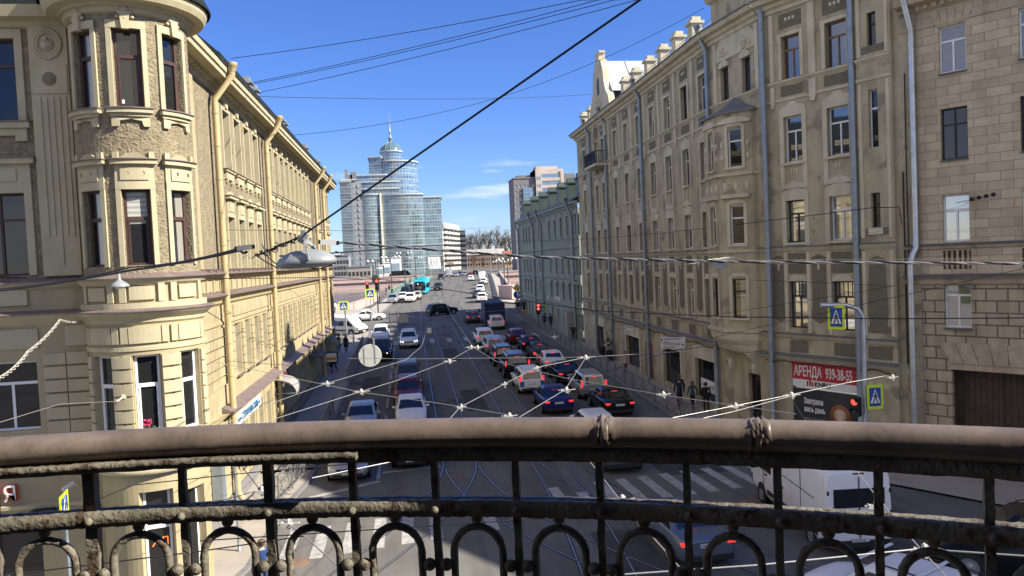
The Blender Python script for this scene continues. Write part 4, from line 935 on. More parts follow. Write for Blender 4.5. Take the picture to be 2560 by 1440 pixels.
for u in posts:
    mb = MB(); mb.fbox(FR, u-.34, u+.34, 20.8, 22.2, -.75, -.15); mb.fbox(FR, u-.45, u+.45, 22.2, 22.35, -.86, -.04); mb.fbox(FR, u-.3, u+.3, 22.35, 22.6, -.7, -.2); mb.build('parapet_post', BEIGE2, BH)
mb = MB()
for a, b in zip(posts[2:], posts[3:]+[UR]):
    for z in (21.1, 21.45, 21.8): mb.bar(FR(a+.34, z, -.45), FR(b-.34, z, -.45), .03, .03)
    for k in range(1, 7): u = a+.34+(b-a-.68)*k/7; mb.bar(FR(u, 20.8, -.45), FR(u, 21.8, -.45), .03, .03)
mb.build('roof_railing', PIPEG, BH)
gm_ = 71.4-62.3
out = [(-3.7, 20.7), (-3.7, 21.2), (-3.2, 21.3), (-2.9, 22.0), (-2.2, 22.6), (-1.75, 23.4), (-1.5, 24.5), (-1.15, 25.0), (-1.1, 25.25), (-.62, 25.3), (-.62, 25.9), (-.75, 25.92), (-.75, 26.1)]
pts = [(gm_+x, z) for x, z in out]+[(gm_-x, z) for x, z in reversed(out)]
mb = MB(); mb.fpoly(FR, pts, -.45, .08); mb.build('gable', BEIGE2, BH)
mb = MB(); mb.fpoly(FR, [(gm_-.35, 22.6), (gm_+.35, 22.6), (gm_+.35, 23.6), (gm_+.2, 23.95), (gm_, 24.05), (gm_-.2, 23.95), (gm_-.35, 23.6)], .081, .085); mb.build('gable_window', BLACK, BH)
mb = MB()
for k in range(6): mb.fbox(FR, gm_-1.0+k*.35, gm_-.85+k*.35, 21.0, 22.3, .08, .12)
mb.fpoly(FR, [(gm_+2.2*math.cos(math.pi*k/14), 18.9+2.1*math.sin(math.pi*k/14)) for k in range(15)]+[(gm_+1.9*math.cos(math.pi*k/14), 18.9+1.75*math.sin(math.pi*k/14)) for k in range(14, -1, -1)], 0, .28)
mb.build('gable_moulding', BEIGE2, BH)
mb = MB()
y0, y1 = 62.3-2.6, 62.3+2.6
for a, b in ((y0, 62.3), (62.3, y1)):
    z0, z1 = (22.4, 25.4) if a == y0 else (25.4, 22.4)
    mb.quad((16.9, a, z0), (27, a, z0), (27, b, z1), (16.9, b, z1))
for k in range(1, 6): x = 17+k*1.8; mb.bar((x, y0, 22.44), (x, 62.3, 25.44), .05, .06)
mb.build('gable_roof', mat('pale_zinc_sheet', (.56, .60, .60), .35, .12, 1, metal=.2), BH)
# --- balcony of the far gable section
BA = MB(); FBk = FR
BA.fbox(FR, gm_-1.9, gm_+1.9, 16.55, 16.75, 0, 1.1); BA.build('balcony_slab', BEIGE2, BH)
mb = MB()
for z in (17.0, 17.75): mb.fbox(FR, gm_-1.85, gm_+1.85, z, z+.05, 1.02, 1.07)
for k in range(24): u = gm_-1.85+k*.16; mb.fbox(FR, u, u+.035, 16.75, 17.75, 1.03, 1.06)
for u in (gm_-1.85, gm_+1.81):
    mb.fbox(FR, u, u+.04, 17.72, 17.79, .05, 1.05)
    for k in range(6): mb.fbox(FR, u, u+.035, 16.75, 17.75, .1+k*.16, .13+k*.16)
mb.build('balcony_rail', WIREB, BH)
# --- grey downpipes
for x, y in ((1480, 420), (1516, 330), (1606, 300), (1776, 220)): downpipe(FR, onF((16.5, 71.4), (0, -1), x, y)[0], 21.1, .4, .115, PIPEG, BH, .62, d0=.2)
for u in (.25, 4.73): downpipe(FN, u, 22.5, .4, .13, PIPEG, BH, .3, d0=.28)
# cables clipped under the ledge
def wavy(F, a, b, z, amp, d, seed, n=40):
    q = random.Random(seed); return [F(a+(b-a)*k/n, z+q.gauss(0, amp)-.06*math.sin(k*.7), d) for k in range(n+1)]
mb = MB(); mb.tube(wavy(FR, 8, UR, 3.93, .015, .17, 1, 70), .025, 5); mb.tube(wavy(FN, 0, 6.4, 3.93, .015, .36, 2), .025, 5)
mb.tube([FN(6.7, z, .06) for z in (12.1, 10, 8, 6, 4.3)], .03, 5); mb.tube([FN(6.85, z, .05+.02*(i % 2)) for i, z in enumerate((16, 12, 9, 8, 5, 3))], .022, 5); mb.build('facade_cable', WIREB, BH)

# ================================================================ ashlar house at the far right
SQ = (19.97, 28.39); SU = (math.sin(R(33)), -math.cos(R(33))); FQ = frame((SQ[0], SQ[1], 0), (SU[0], SU[1], 0), (-math.cos(R(33)), -math.sin(R(33)), 0))
SH = empty('ashlar_stone_house', (SQ[0]+1, SQ[1]-2, 0), 'tan ashlar stone house with a brown timber gateway at the right edge', 'building')
sq = random.Random(5); SWn = [(1.43, 2.38), (4.10, 5.05), (6.8, 7.75), (9.5, 10.45), (12.2, 13.15), (14.9, 15.85)]
zs = {5: (15.68, 17.46), 4: (12.36, 14.33), 3: (9.2, 11.0)}; z2 = (5.84, 7.7)
GA0, GA1 = 1.62, 6.1
mb = MB(); mb.fwall(FQ, 0, 30, 9.1, 18.4, [(a, b, *zs[k]) for a, b in SWn for k in zs], .22); mb.build('upper_wall', STONE, SH)
mb = MB(); mb.fwall(FQ, 0, 30, 0, 7.75, [(a, b, *z2) for a, b in SWn]+[(GA0, GA1, 0, 4.45)], .6 if False else .24); mb.build('lower_wall', STONE2, SH)
mb = MB(); mb.fwall(FQ, 0, 30, 7.75, 9.1, [(a-.02, b+.02, 8.12, 8.85) for a, b in SWn], .2); mb.build('band_wall', STONE, SH)
tr = MB(); tin = MB()
tr.fprof(FQ, 0, 30, [(7.5, 0), (7.56, .1), (7.72, .14), (7.84, .3), (7.84, 0)]); tr.fprof(FQ, 0, 30, [(8.9, 0), (8.94, .08), (9.04, .12), (9.06, 0)]); tr.fprof(FQ, 0, 30, [(17.55, 0), (17.58, .05), (17.66, .05), (17.68, 0)])
tr.fprof(FQ, 0, 30, [(18.2, 0), (18.26, .12), (18.42, .16), (18.5, .55), (18.75, .66), (18.75, -.4)])
for k in range(100): tr.fbox(FQ, .1+k*.3, .25+k*.3, 18.28, 18.42, .12, .24)
for a, b in SWn:
    for k in range(-2, 3):
        m = (a+b)/2; tr.fpoly(FQ, [(m+k*.22-.1, 17.5), (m+k*.22+.1, 17.5), (m+k*.32+.145, 18.15), (m+k*.32-.145, 18.15)], .0, .03)
tr.fbox(FQ, GA0, GA1, 4.2, 4.46, -.24, .0)
for k in range(-4, 5):
    m = (GA0+GA1)/2; tr.fpoly(FQ, [(m+k*.5-.235, 4.46), (m+k*.5+.235, 4.46), (m+k*.6+.29, 5.25), (m+k*.6-.29, 5.25)], .0, .05)
tin.fprof(FQ, 0, 30, [(7.84, 0), (7.92, .002), (7.86, .36), (7.83, .36)]); tin.fprof(FQ, 0, 30, [(9.06, 0), (9.14, .002), (9.08, .17), (9.05, .17)])
for a, b in SWn:
    tin.fbox(FQ, a-.03, b+.03, z2[0]-.07, z2[0]-.01, 0, .1)
    for k in (4, 5): tin.fbox(FQ, a-.02, b+.02, zs[k][0]-.06, zs[k][0]-.01, 0, .08)
tr.build('moulding', STONET, SH); tin.build('tin_ledge', mat('slate_grey_tin', (.10, .105, .115), .5, .2, 3), SH)
for a, b in SWn:
    for k in range(5):
        m = a+(b-a)*(k+.5)/5; mb = MB()
        mb.lathe([(.05, 8.13), (.06, 8.2), (.085, 8.35), (.06, 8.55), (.04, 8.7), (.06, 8.78), (.07, 8.85)], FQ(m, 0, -.08), 10); mb.build('baluster', STONET, SH)
    mb = MB(); mb.quad(FQ(a-.02, 8.1, -.19), FQ(b+.02, 8.1, -.19), FQ(b+.02, 8.86, -.19), FQ(a-.02, 8.86, -.19)); mb.build('niche_back', BEIGED, SH)
    for k in zs: window(FQ, SH, a, b, *zs[k], .2, 'full' if k == 4 else 'cross', FDARK if k == 4 else FWHITE, GLB if k == 5 else (GL if k == 4 else GLM))
    window(FQ, SH, a, b, *z2, .2, 'cross', FWHITE, GLM)
mb = MB(); mb.fbox(FQ, GA0, GA1, 0, 4.2, -.75, -.68)
for k in range(22): mb.fbox(FQ, GA0+k*.205+.01, GA0+k*.205+.195, 0, 4.19, -.679, -.655)
mb.fbox(FQ, GA0+1.45, GA0+1.57, 0, 4.2, -.655, -.62); mb.fbox(FQ, GA0+.7, GA0+2.3, 2.5, 2.62, -.655, -.63)
for u in (GA0, GA1): mb.quad(FQ(u, 0, -.24), FQ(u, 4.45, -.24), FQ(u, 4.45, -.75), FQ(u, 0, -.75))
mb.quad(FQ(GA0, 4.2, -.24), FQ(GA1, 4.2, -.24), FQ(GA1, 4.2, -.75), FQ(GA0, 4.2, -.75))
mb.build('timber_gate', WOODG, SH)
mb = MB(); mb.fwall(FQ, 0, 30, 18.76, 21.6, [(a, b, 19.3, 20.9) for a, b in SWn], .2); mb.build('added_shadow_attic', STONE, SH)  # unseen storey added so the house's shadow reaches farther over the near road
for a, b in SWn: window(FQ, SH, a, b, 19.3, 20.9, .18, 'cross', FWHITE, GL)
mb = MB(); mb.fbox(FQ, -.1, 30, 21.6, 21.8, -.5, .3); mb.quad(FQ(0, 21.79, .2), FQ(30, 21.79, .2), FQ(30, 23.5, -6), FQ(0, 23.5, -6)); mb.quad(FQ(0, 0, 0), FQ(0, 21.6, 0), FQ(0, 21.6, -8), FQ(0, 0, -8)); mb.build('roof', ROOFD, SH)
mb = MB(); P = [FQ(.42, 19.2, .75), FQ(.42, 18.8, .7), FQ(.5, 17.6, .2)]+[FQ(.5, z, .2) for z in (16, 14, 12, 10, 9.0)]+[FQ(.42, 8.75, .34), FQ(.36, 8.4, .42), FQ(.36, 7.6, .42)]+[FQ(.36, z, .42) for z in (6, 4, 2, .4)]
mb.tube(P, .115, 12)
for z in (17, 15.4, 13.6, 11.8, 10, 9.1): mb.tube([FQ(.5, z, .2), FQ(.5, z+.05, .2)], .13, 12)
for z in (7.2, 5.6, 4.0, 2.4): mb.tube([FQ(.36, z, .42), FQ(.36, z+.05, .42)], .13, 12)
mb.build('downpipe', PIPEZ, SH)
def plaque(F, u, z, w, h, lab, lines, m=SIGNW, tm=None, ts=.07, d=.01, cat='sign', name='gate_notice', bd=None):
    o = empty(name, F(u, z, d), lab, cat); mb = MB(); mb.fbox(F, u, u+w, z, z+h, d, d+.012); mb.build('plate', m, o)
    for i, s in enumerate(lines): text('lettering', s, F, u+w*.07, z+h-(i+1)*ts*1.25, d+.014, ts, tm or BLACK, o, .9)
    return o
plaque(FQ, GA0+1.08, 1.0, .30, .26, 'small white camera notice on the brown timber gate', ['ВЕДЁТСЯ', 'СЪЁМКА'], ts=.06, d=-.62)
plaque(FQ, GA0+1.62, .92, .42, .32, 'white and red parking notice on the brown timber gate', ['ВОРОТА', 'НЕ', 'ЗАНИМАТЬ'], tm=SIGNR, ts=.06, d=-.62)
plaque(FQ, GA0+1.6, .5, .3, .2, 'lowest small white notice on the brown timber gate', ['ЗАКРЫТО'], ts=.05, d=-.62)
o = empty('insulator_rack', FQ(2.6, 10.75, .2), 'row of four dark round insulators on a wire against the stone wall', 'insulator')
mb = MB(); mb.tube([FQ(2.0, 10.66, .25), FQ(3.35, 10.86, .25)], .012, 5); mb.build('rod', WIREB, o)
for k in range(4):
    mb = MB(); mb.lathe([(.001, -.05), (.07, -.045), (.075, 0), (.07, .045), (.001, .05)], FQ(2.55+k*.24, 10.76+k*.035, .25), 12, 'X'); mb.build('insulator_disc', WIREB, o)
# --- banners and signs on the beige house
a, b, c, d = shN
bn = empty('rental_banner', FN(a, 3.0, 0), 'red rental banner with white letters and phone number across the shop front', 'banner')
mb = MB(); mb.fbox(FN, a, b, 3.12, 3.93, -.06, -.045); mb.build('banner_face', SIGNR, bn)
mb = MB(); mb.fbox(FN, a, b, 2.78, 3.115, -.058, -.045); mb.build('white_strip', SIGNW, bn)
text('lettering', 'АРЕНДА', FN, a+.08, 3.28, -.042, .66, SIGNW, bn, .53, .003, bold=.013); text('lettering', '939-38-55', FN, a+1.72, 3.28, -.042, .66, SIGNW, bn, .48, .003, bold=.013)
text('lettering', 'KNRU', FN, a+1.15, 2.85, -.042, .30, BLACK, bn, 1.0, .003, bold=.012)
mb = MB()
for k, (w, h, m_) in enumerate(((.07, .22, 0), (.10, .28, 1), (.10, .2, 1))): mb.m = 0 if k == 0 else 1; mb.fbox(FN, a+.76+k*.12, a+.76+k*.12+w, 2.84, 2.84+h, -.044, -.04)
mb.build('logo_mark', [BLACK, SIGNR], bn)
cf = empty('cafe_banner', FN(a, 0.4, 0), 'dark grey breakfast banner with a coffee cup picture below the red one', 'banner')
mb = MB(); mb.fbox(FN, a, b, .35, 2.7, -.09, -.075); mb.build('banner_face', BANNERK, cf)
for i, s in enumerate(('Завтраки', 'весь день')): text('lettering', s, FN, a+.55, 2.02-i*.38, -.072, .36, SIGNW, cf, .62, .003, bold=.01)
text('lettering', 'SPECIALTY КОФЕ', FN, a+.55, 1.22, -.072, .2, mat('grey_lettering', (.4, .4, .4), .6, 0), cf, .62, .003)
FNc = FN(a+2.38, 1.66, -.07); N3 = (FN(0, 0, 1)-FN(0, 0, 0)); U3 = (FN(1, 0, 0)-FN(0, 0, 0)); Mc = Matrix((U3, Vector((0, 0, 1)), N3)).transposed()
for nm, r0, z, m_ in (('cup', .50, .004, mat('terracotta_cup', (.36, .11, .035), .5, .1, 3)), ('coffee', .40, .010, mat('coffee_brown', (.30, .12, .045), .5, .1, 3)), ('milk_foam', .30, .016, mat('milk_foam', (.60, .42, .27), .5, .1, 6))):
    mb = MB(); mb.lathe([(.001, z+.004), (r0, z+.003), (r0, 0)], FNc, 36, M=Mc); mb.build(nm, m_, cf)
mb = MB(); pm = mat('latte_pattern', (.75, .62, .47), .5, 0)
for k in range(4):
    s = .20-.035*k; mb.fpoly(frame(FNc-Vector((0, 0, FNc.z))+Vector((0, 0, 0)), U3, N3), [(-s, FNc.z-.14+k*.08), (0, FNc.z-.22+k*.08), (s, FNc.z-.14+k*.08), (s*.9, FNc.z-.10+k*.08), (0, FNc.z-.17+k*.08), (-s*.9, FNc.z-.10+k*.08)], .021, .024)
mb.fpoly(frame(FNc-Vector((0, 0, FNc.z)), U3, N3), [(0, FNc.z+.06), (.08, FNc.z+.15), (.05, FNc.z+.21), (0, FNc.z+.17), (-.05, FNc.z+.21), (-.08, FNc.z+.15)], .021, .024)
mb.build('foam_leaf', pm, cf)
plaque(FNp, 5.62, 1.35, .5, .3, 'small dark green house name plate on the beige pier', ['ВВА'], m=GREENR, tm=SIGNW, ts=.16, d=.02, name='name_plate', cat='plate')
s1 = empty('shop_lettering', FR(shops[1][0], 3.3, .1), 'white letters of a shop name over the window with green display', 'shop sign')
text('lettering', 'ТРОИЦКИЙ МОСТ', FR, shops[1][0]-.1, 3.34, .07, .34, SIGNW, s1, .75, .02)
s2_ = empty('window_poster', FR(shops[3][0]+.2, 1.2, -.2), 'white poster with small lettering in the shop window beside the corner door', 'poster')
a3, b3_ = shops[3]
mb = MB(); mb.fbox(FR, a3+.25, b3_-.1, 1.15, 1.85, -.22, -.21); mb.build('poster_sheet', SIGNW, s2_)
text('lettering', 'ВАША', FR, a3+.35, 1.42, -.205, .22, mat('poster_grey', (.3, .3, .32), .6, 0), s2_, .7, .002); text('lettering', 'САКСОМ', FR, a3+.35+(b3_-a3)*.42, 1.42, -.205, .22, SIGNR, s2_, .62, .002)

# ================================================================ grey green house beyond
GO, GU = (15.95, 108.5), (.4/36.9, -36.9/36.9)
GU = Vector(GU).normalized(); FG = frame((GO[0], GO[1], 0), (GU.x, GU.y, 0), (GU.y, -GU.x, 0))
GH = empty('green_house', (17, 90, 1), 'three storey grey-green house with dormers and downpipes beyond the beige one', 'building')
def gu(x, y): return onF(GO, (GU.x, GU.y), x, y)
gcols = [gu(x, 580)[0] for x in (1309, 1316, 1323.5, 1331.5, 1348, 1374, 1388.5, 1403.5, 1419)]+[36.0]
gl = ((11.3, 13.4), (7.4, 9.1), (4.7, 6.4)); g0 = (2.0, 3.6)
UG = 37.0
mb = MB(); mb.fwall(FG, 0, UG, .5, 14.6, [(u-.5, u+.5, *z) for u in gcols for z in gl]+[(u-.55, u+.55, *g0) for u in gcols], .25); mb.build('street_wall', GREEN, GH)
mb = MB(); mb.quad(FG(0, .5, 0), FG(0, 14.6, 0), FG(0, 14.6, -14), FG(0, .5, -14)); mb.quad(FG(0, 14.6, 0), FG(0, 17.6, -6), FG(0, 14.6, -13), FG(0, 14.6, -12.9)); mb.build('end_wall', GREEN, GH)
tr = MB()
for z in (10.1, 6.9, 4.05): tr.fprof(FG, 0, UG, [(z, 0), (z+.05, .12), (z+.22, .2), (z+.24, 0)])
tr.fprof(FG, -.5, UG, [(14.1, 0), (14.16, .15), (14.3, .2), (14.36, .5), (14.6, .62), (14.6, 0)])
for u in gcols:
    for c, d in gl:
        for x0, x1 in ((u-.65, u-.5), (u+.5, u+.65)): tr.fbox(FG, x0, x1, c, d+.14, 0, .05)
        tr.fbox(FG, u-.5, u+.5, d, d+.14, 0, .05); tr.fbox(FG, u-.72, u+.72, c-.12, c, 0, .1)
    tr.fpoly(FG, [(u-.6, 13.56), (u+.6, 13.56), (u+.2, 13.75), (u, 13.95), (u-.2, 13.75)], 0, .08)
    tr.fbox(FG, u-.8, u+.8, 6.55, 6.7, 0, .35)
tr.build('moulding', GREENT, GH)
for u in gcols:
    for z in gl: window(FG, GH, u-.5, u+.5, *z, .23, 'cross', FWHITE if qb.random() < .4 else FDARK, GL)
    window(FG, GH, u-.55, u+.55, *g0, .23, 'plain', FWHITE, GL, name='shop_window')
mb = MB(); mb.quad(FG(-.5, 14.62, .66), FG(UG, 14.62, .66), FG(UG, 17.6, -6), FG(-.5, 17.6, -6)); mb.build('roof', mat('dark_slate_roof', (.06, .07, .08), .45, .2, 2), GH)
for x, y in ((1297, 545), (1316, 530), (1336, 520), (1357, 505), (1380, 500), (1402, 490), (1425, 480), (1443, 462)):
    u = gu(x, y)[0]; w = .55
    mb = MB(); mb.fbox(FG, u-w, u+w, 14.9, 16.9, -2.3, -.7); mb.fbox(FG, u-w-.12, u+w+.12, 16.9, 17.05, -2.5, -.55); mb.fpoly(FG, [(u-w, 17.05), (u+w, 17.05), (u, 17.55)], -2.3, -.7); mb.build('dormer', GREENR, GH)
mb = MB(); u = gu(1443, 420)[0]+.8; mb.fbox(FG, u-1.0, u+.8, 16, 19.5, -4.6, -2.6); mb.fbox(FG, u-1.2, u+1.0, 19.5, 19.7, -4.8, -2.4); mb.build('chimney', GREENR, GH)
for x in (1301, 1338, 1358, 1437): downpipe(FG, gu(x, 640)[0], 14.85, 2.0, .13, PIPEG, GH, .75, d0=.22, kink=1.3)
s1 = empty('pharmacy_lettering', FG(gu(1400, 800)[0], 4, .1), 'white shop letters on the ground floor of the green house', 'shop sign')
text('lettering', 'ПАТРИКИ', FG, gu(1392, 790)[0], 4.35, .12, .75, SIGNW, s1, .8, .03); text('lettering', 'BAR', FG, gu(1372, 785)[0], 4.35, .12, .75, SIGNW, s1, .7, .03)
# ================================================================ far bank: glass tower, blocks of flats, bare trees
def curtain(name, c, w=1.5, h=3.3, line=(.30, .35, .37)):
    m = bpy.data.materials.new(name); m.use_nodes = True; t = m.node_tree; b = t.nodes['Principled BSDF']
    b.inputs['IOR'].default_value = 2.1
    uvn = t.nodes.new('ShaderNodeUVMap'); uvn.uv_map = 'uv'
    def grid(ww, hh):
        mp = t.nodes.new('ShaderNodeMapping'); mp.inputs['Scale'].default_value = (1/ww, 1/hh, 1); t.links.new(uvn.outputs[0], mp.inputs[0])
        fl = t.nodes.new('ShaderNodeVectorMath'); fl.operation = 'FLOOR'; t.links.new(mp.outputs[0], fl.inputs[0])
        wn = t.nodes.new('ShaderNodeTexWhiteNoise'); wn.noise_dimensions = '3D'; t.links.new(fl.outputs[0], wn.inputs['Vector']); return wn
    w1 = grid(w, h*.5); w2 = grid(w*5, h)
    ad = t.nodes.new('ShaderNodeMath'); ad.operation = 'MULTIPLY_ADD'; ad.inputs[1].default_value = .5
    ml = t.nodes.new('ShaderNodeMath'); ml.operation = 'MULTIPLY'; ml.inputs[1].default_value = .5; t.links.new(w2.outputs[0], ml.inputs[0])
    t.links.new(w1.outputs[0], ad.inputs[0]); t.links.new(ml.outputs[0], ad.inputs[2])
    r = t.nodes.new('ShaderNodeValToRGB'); e = r.color_ramp.elements
    e[0].color = tuple(x*.42 for x in c)+(1,); e[1].color = tuple(min(1, x*1.35) for x in c)+(1,); e[0].position = .1; e[1].position = .85
    t.links.new(ad.outputs[0], r.inputs[0])
    br = t.nodes.new('ShaderNodeTexBrick'); br.offset = 0; br.inputs['Scale'].default_value = 1; br.inputs['Brick Width'].default_value = w; br.inputs['Row Height'].default_value = h*.5; br.inputs['Mortar Size'].default_value = .07; br.inputs['Mortar Smooth'].default_value = 0
    t.links.new(uvn.outputs[0], br.inputs['Vector'])
    mx_ = t.nodes.new('ShaderNodeMixRGB'); mx_.inputs[2].default_value = tuple(line)+(1,); t.links.new(br.outputs['Fac'], mx_.inputs[0]); t.links.new(r.outputs[0], mx_.inputs[1]); t.links.new(mx_.outputs[0], b.inputs['Base Color'])
    ro = t.nodes.new('ShaderNodeMath'); ro.operation = 'MULTIPLY_ADD'; ro.inputs[1].default_value = .35; ro.inputs[2].default_value = .05; t.links.new(br.outputs['Fac'], ro.inputs[0]); t.links.new(ro.outputs[0], b.inputs['Roughness'])
    return m
TG = curtain('tower_curtain_glass', (.11, .165, .185)); TGB = curtain('tower_blue_glass', (.09, .17, .26), 1.8, 3.3)
TWHITE = mat('white_floor_band', (.48, .50, .50), .6, .06, 1); TCONC = mat('grey_concrete_wall', (.20, .205, .22), .8, .08, .3); TCREAM = mat('cream_fin', (.72, .68, .55), .7, .05, 1)
TY = 430.0
def tx(x, y=600): return atY(x, y, TY).x
def tz(x, y): return atY(x, y, TY).z
GT = empty('glass_tower', (tx(987), TY+12, 3.6), 'tall pale glass apartment tower with stepped terraces, domed crown and a spire', 'building')
def extr(path, z0, z1, m, name, fh=3.3, bands=True, close_top=True, par=GT, band=.22, proud=.12):
    mb = MB(); u = 0
    for (a, b), (c, d) in zip(path, path[1:]):
        l = math.hypot(c-a, d-b); mb.quad((a, b, z0), (c, d, z0), (c, d, z1), (a, b, z1), [(u, z0), (u+l, z0), (u+l, z1), (u, z1)]); u += l
    o = mb.build(name, m, par)
    mb = MB()
    if close_top: mb.poly([(a, b, z1) for a, b in path])
    if bands:
        z = z0+fh
        while z < z1-1:
            for (a, b), (c, d) in zip(path, path[1:]): mb.bar((a, b, z), (c, d, z), proud*2, band)
            z += fh
    for (a, b), (c, d) in zip(path, path[1:]): mb.bar((a, b, z1+.2), (c, d, z1+.2), 1.3, .7)
    mb.build('floor_band', TWHITE, par); return o
def arcp(x0, x1, yb, bulge, n=14): return [(x0+(x1-x0)*k/n, yb-bulge*math.sin(math.pi*k/n)) for k in range(n+1)]
xa, xb, xc, xd, xe = tx(857), tx(906), tx(957), tx(1063), tx(1107)
extr([(xa, TY+22), (xa, TY-1), (xa+6.0, TY-2)], 3, tz(862, 456), TG, 'left_glass_strip')
mb = MB(); mb.quad((xa+6, TY-1.4, 3), (xb+1, TY-.4, 3), (xb+1, TY-.4, tz(890, 458)), (xa+6, TY-1.4, tz(890, 458))); mb.build('concrete_wall', TCONC, GT)
for i in range(15):
    for k, x in enumerate((xa+7.4, xa+9.8)):
        mb = MB(); mb.box((x, TY-1.15+.1*k, 7+i*3.3), 1.1, .3, 1.7); mb.build('window', TGB, GT)
extr(arcp(xb, xc-.6, TY, 1.3), 3, tz(930, 487), TG, 'glass_wall'); extr(arcp(xc+.5, xd, TY, 2.6, 20), 3, tz(1010, 487), TG, 'glass_wall')
mb = MB(); mb.box((xc, TY-.6, 26), 1.0, 1.6, 46); mb.build('fin', TCREAM, GT)
extr([(xd, TY+1.5), (xe, TY+2.5), (xe+1, TY+22)], 3, tz(1085, 492), TG, 'right_glass_wall')
for i, (x0, x1, y0, y1, dy) in enumerate(((897, 1003, 487, 466, 5), (897, 1003, 466, 448, 6.5), (895, 998, 448, 430, 8))):
    extr(arcp(tx(x0), tx(x1), TY+dy, 1.0, 6)+[(tx(x1), TY+dy+12)], tz(950, y0), tz(950, y1)-.9, TGB, 'terrace_glass', bands=False)
    mb = MB(); a, b = tx(x0), tx(x1); mb.bar((a, TY+dy-2.2, tz(950, y0)+1.0), (b, TY+dy-2.2, tz(950, y0)+1.0), .1, .15)
    for k in range(14): x = a+(b-a)*k/13; mb.bar((x, TY+dy-2.2, tz(950, y0)), (x, TY+dy-2.2, tz(950, y0)+1), .12, .12)
    mb.build('terrace_rail', TWHITE, GT)
extr([(xa, TY+12), (xa, TY+3), (tx(897), TY+3)], tz(870, 456), tz(870, 447)-.5, TCONC, 'left_attic', bands=False)
mb = MB()
for x, w, h in ((872, 1.8, 6), (878, 1, 3), (884, 1.2, 3), (890, 3.5, 4.5)): mb.box((tx(x), TY+8, tz(870, 447)+h/2), w, 3, h)
mb.build('roof_plant', TCONC, GT)
cx, r = tx(993), 13.6
circ = [(cx+r*math.sin(a), TY+20-r*math.cos(a)) for a in [R(-100+k*8) for k in range(26)]]
extr(circ, tz(990, 490), tz(990, 398), TGB, 'round_glass_wall')
extr([(tx(930), TY+24), (tx(930), TY+9), (tx(962), TY+7.5), (tx(962), TY+20)], tz(950, 450), tz(945, 388), TGB, 'upper_block_glass')
cx2, r2 = tx(987), 6.1
circ2 = [(cx2+r2*math.sin(a), TY+20-r2*math.cos(a)) for a in [R(k*15) for k in range(25)]]
extr(circ2, tz(987, 398), tz(987, 368), TGB, 'crown_glass', bands=True)
zc = tz(987, 366)
mb = MB(); mb.lathe([(r2, 0), (r2*.97, 1.2), (r2*.82, 3.0), (r2*.55, 4.4), (r2*.2, 5.2), (.6, 5.3)], (cx2, TY+20, zc), 24); mb.build('dome', mat('dome_glass', (.10, .17, .22), .15, .1, 1, ior=1.9), GT)
mb = MB()
for k in range(12):
    a = R(k*30); mb.tube([(cx2+q*math.sin(a), TY+20-q*math.cos(a), zc+z) for q, z in ((r2*1.01, 0), (r2*.98, 1.2), (r2*.83, 3.05), (r2*.56, 4.5), (r2*.2, 5.3))], .14, 5)
mb.build('dome_rib', mat('verdigris_dome_rib', (.22, .33, .29), .6, 0), GT)
mb = MB(); zt = tz(986, 263); mb.lathe([(1.0, 5.2), (1.0, 7.6), (1.3, 7.7), (1.0, 8.3), (.6, 8.8), (.55, 11), (.75, 11.2), (.4, 11.8), (.3, 16), (.14, 19), (.1, zt-zc)], (cx2, TY+20, zc), 10); mb.build('spire', LAMPG, GT)
# white flats with bays, then a dark block
AF = empty('white_apartment_block', (tx(1128), 480, 3.6), 'long pale block of flats with rounded bays and balconies right of the glass tower', 'building')
a, b = atY(1108, 620, 470), atY(1149, 620, 520); U = Vector((b.x-a.x, b.y-a.y, 0)); FA = frame((a.x, a.y, 0), U, (U.y, -U.x, 0)); wl = U.length
APW = mat('pale_render', (.46, .425, .385), .85, .08, .4)
wn = [(x, z) for x in [2+4.6*k for k in range(int(wl/4.6))] for z in [6+3.2*i for i in range(7)]]
mb = MB(); mb.fwall(FA, 0, wl, 3, 28.5, [(x-.6, x+.6, z, z+1.6) for x, z in wn], .3); mb.quad(FA(0, 3, 0), FA(0, 28.5, 0), FA(0, 28.5, -14), FA(0, 3, -14)); mb.build('wall', APW, AF)
mb = MB(); mb.quad(FA(0, 28.5, .4), FA(wl, 28.5, .4), FA(wl, 33.5, -2.5), FA(0, 33.5, -2.5)); mb.quad(FA(0, 33.5, -2.5), FA(wl, 33.5, -2.5), FA(wl, 33.5, -14), FA(0, 33.5, -14)); mb.build('roof', ROOFG, AF)
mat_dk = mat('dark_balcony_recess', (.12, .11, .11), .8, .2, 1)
for k in range(5):
    u = 5+k*(wl-8)/4.6; mb = MB(); mb.lathe([(2.2, 4), (2.2, 31.5), (1.7, 33.5), (.01, 33.6)], FA(u, 0, 0), 10); by_ = mb.build('bay', APW, AF)
    for i in range(8): mb = MB(); mb.lathe([(2.26, 6+i*3.2), (2.26, 7.5+i*3.2)], FA(u, 0, 0), 10); mb.build('window_band', GL, by_)
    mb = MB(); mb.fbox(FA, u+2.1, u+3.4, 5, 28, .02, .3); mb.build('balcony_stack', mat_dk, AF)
for x, z in wn:
    mb = MB(); mb.quad(FA(x-.6, z, -.25), FA(x+.6, z, -.25), FA(x+.6, z+1.6, -.25), FA(x-.6, z+1.6, -.25)); mb.build('window', GL, AF)
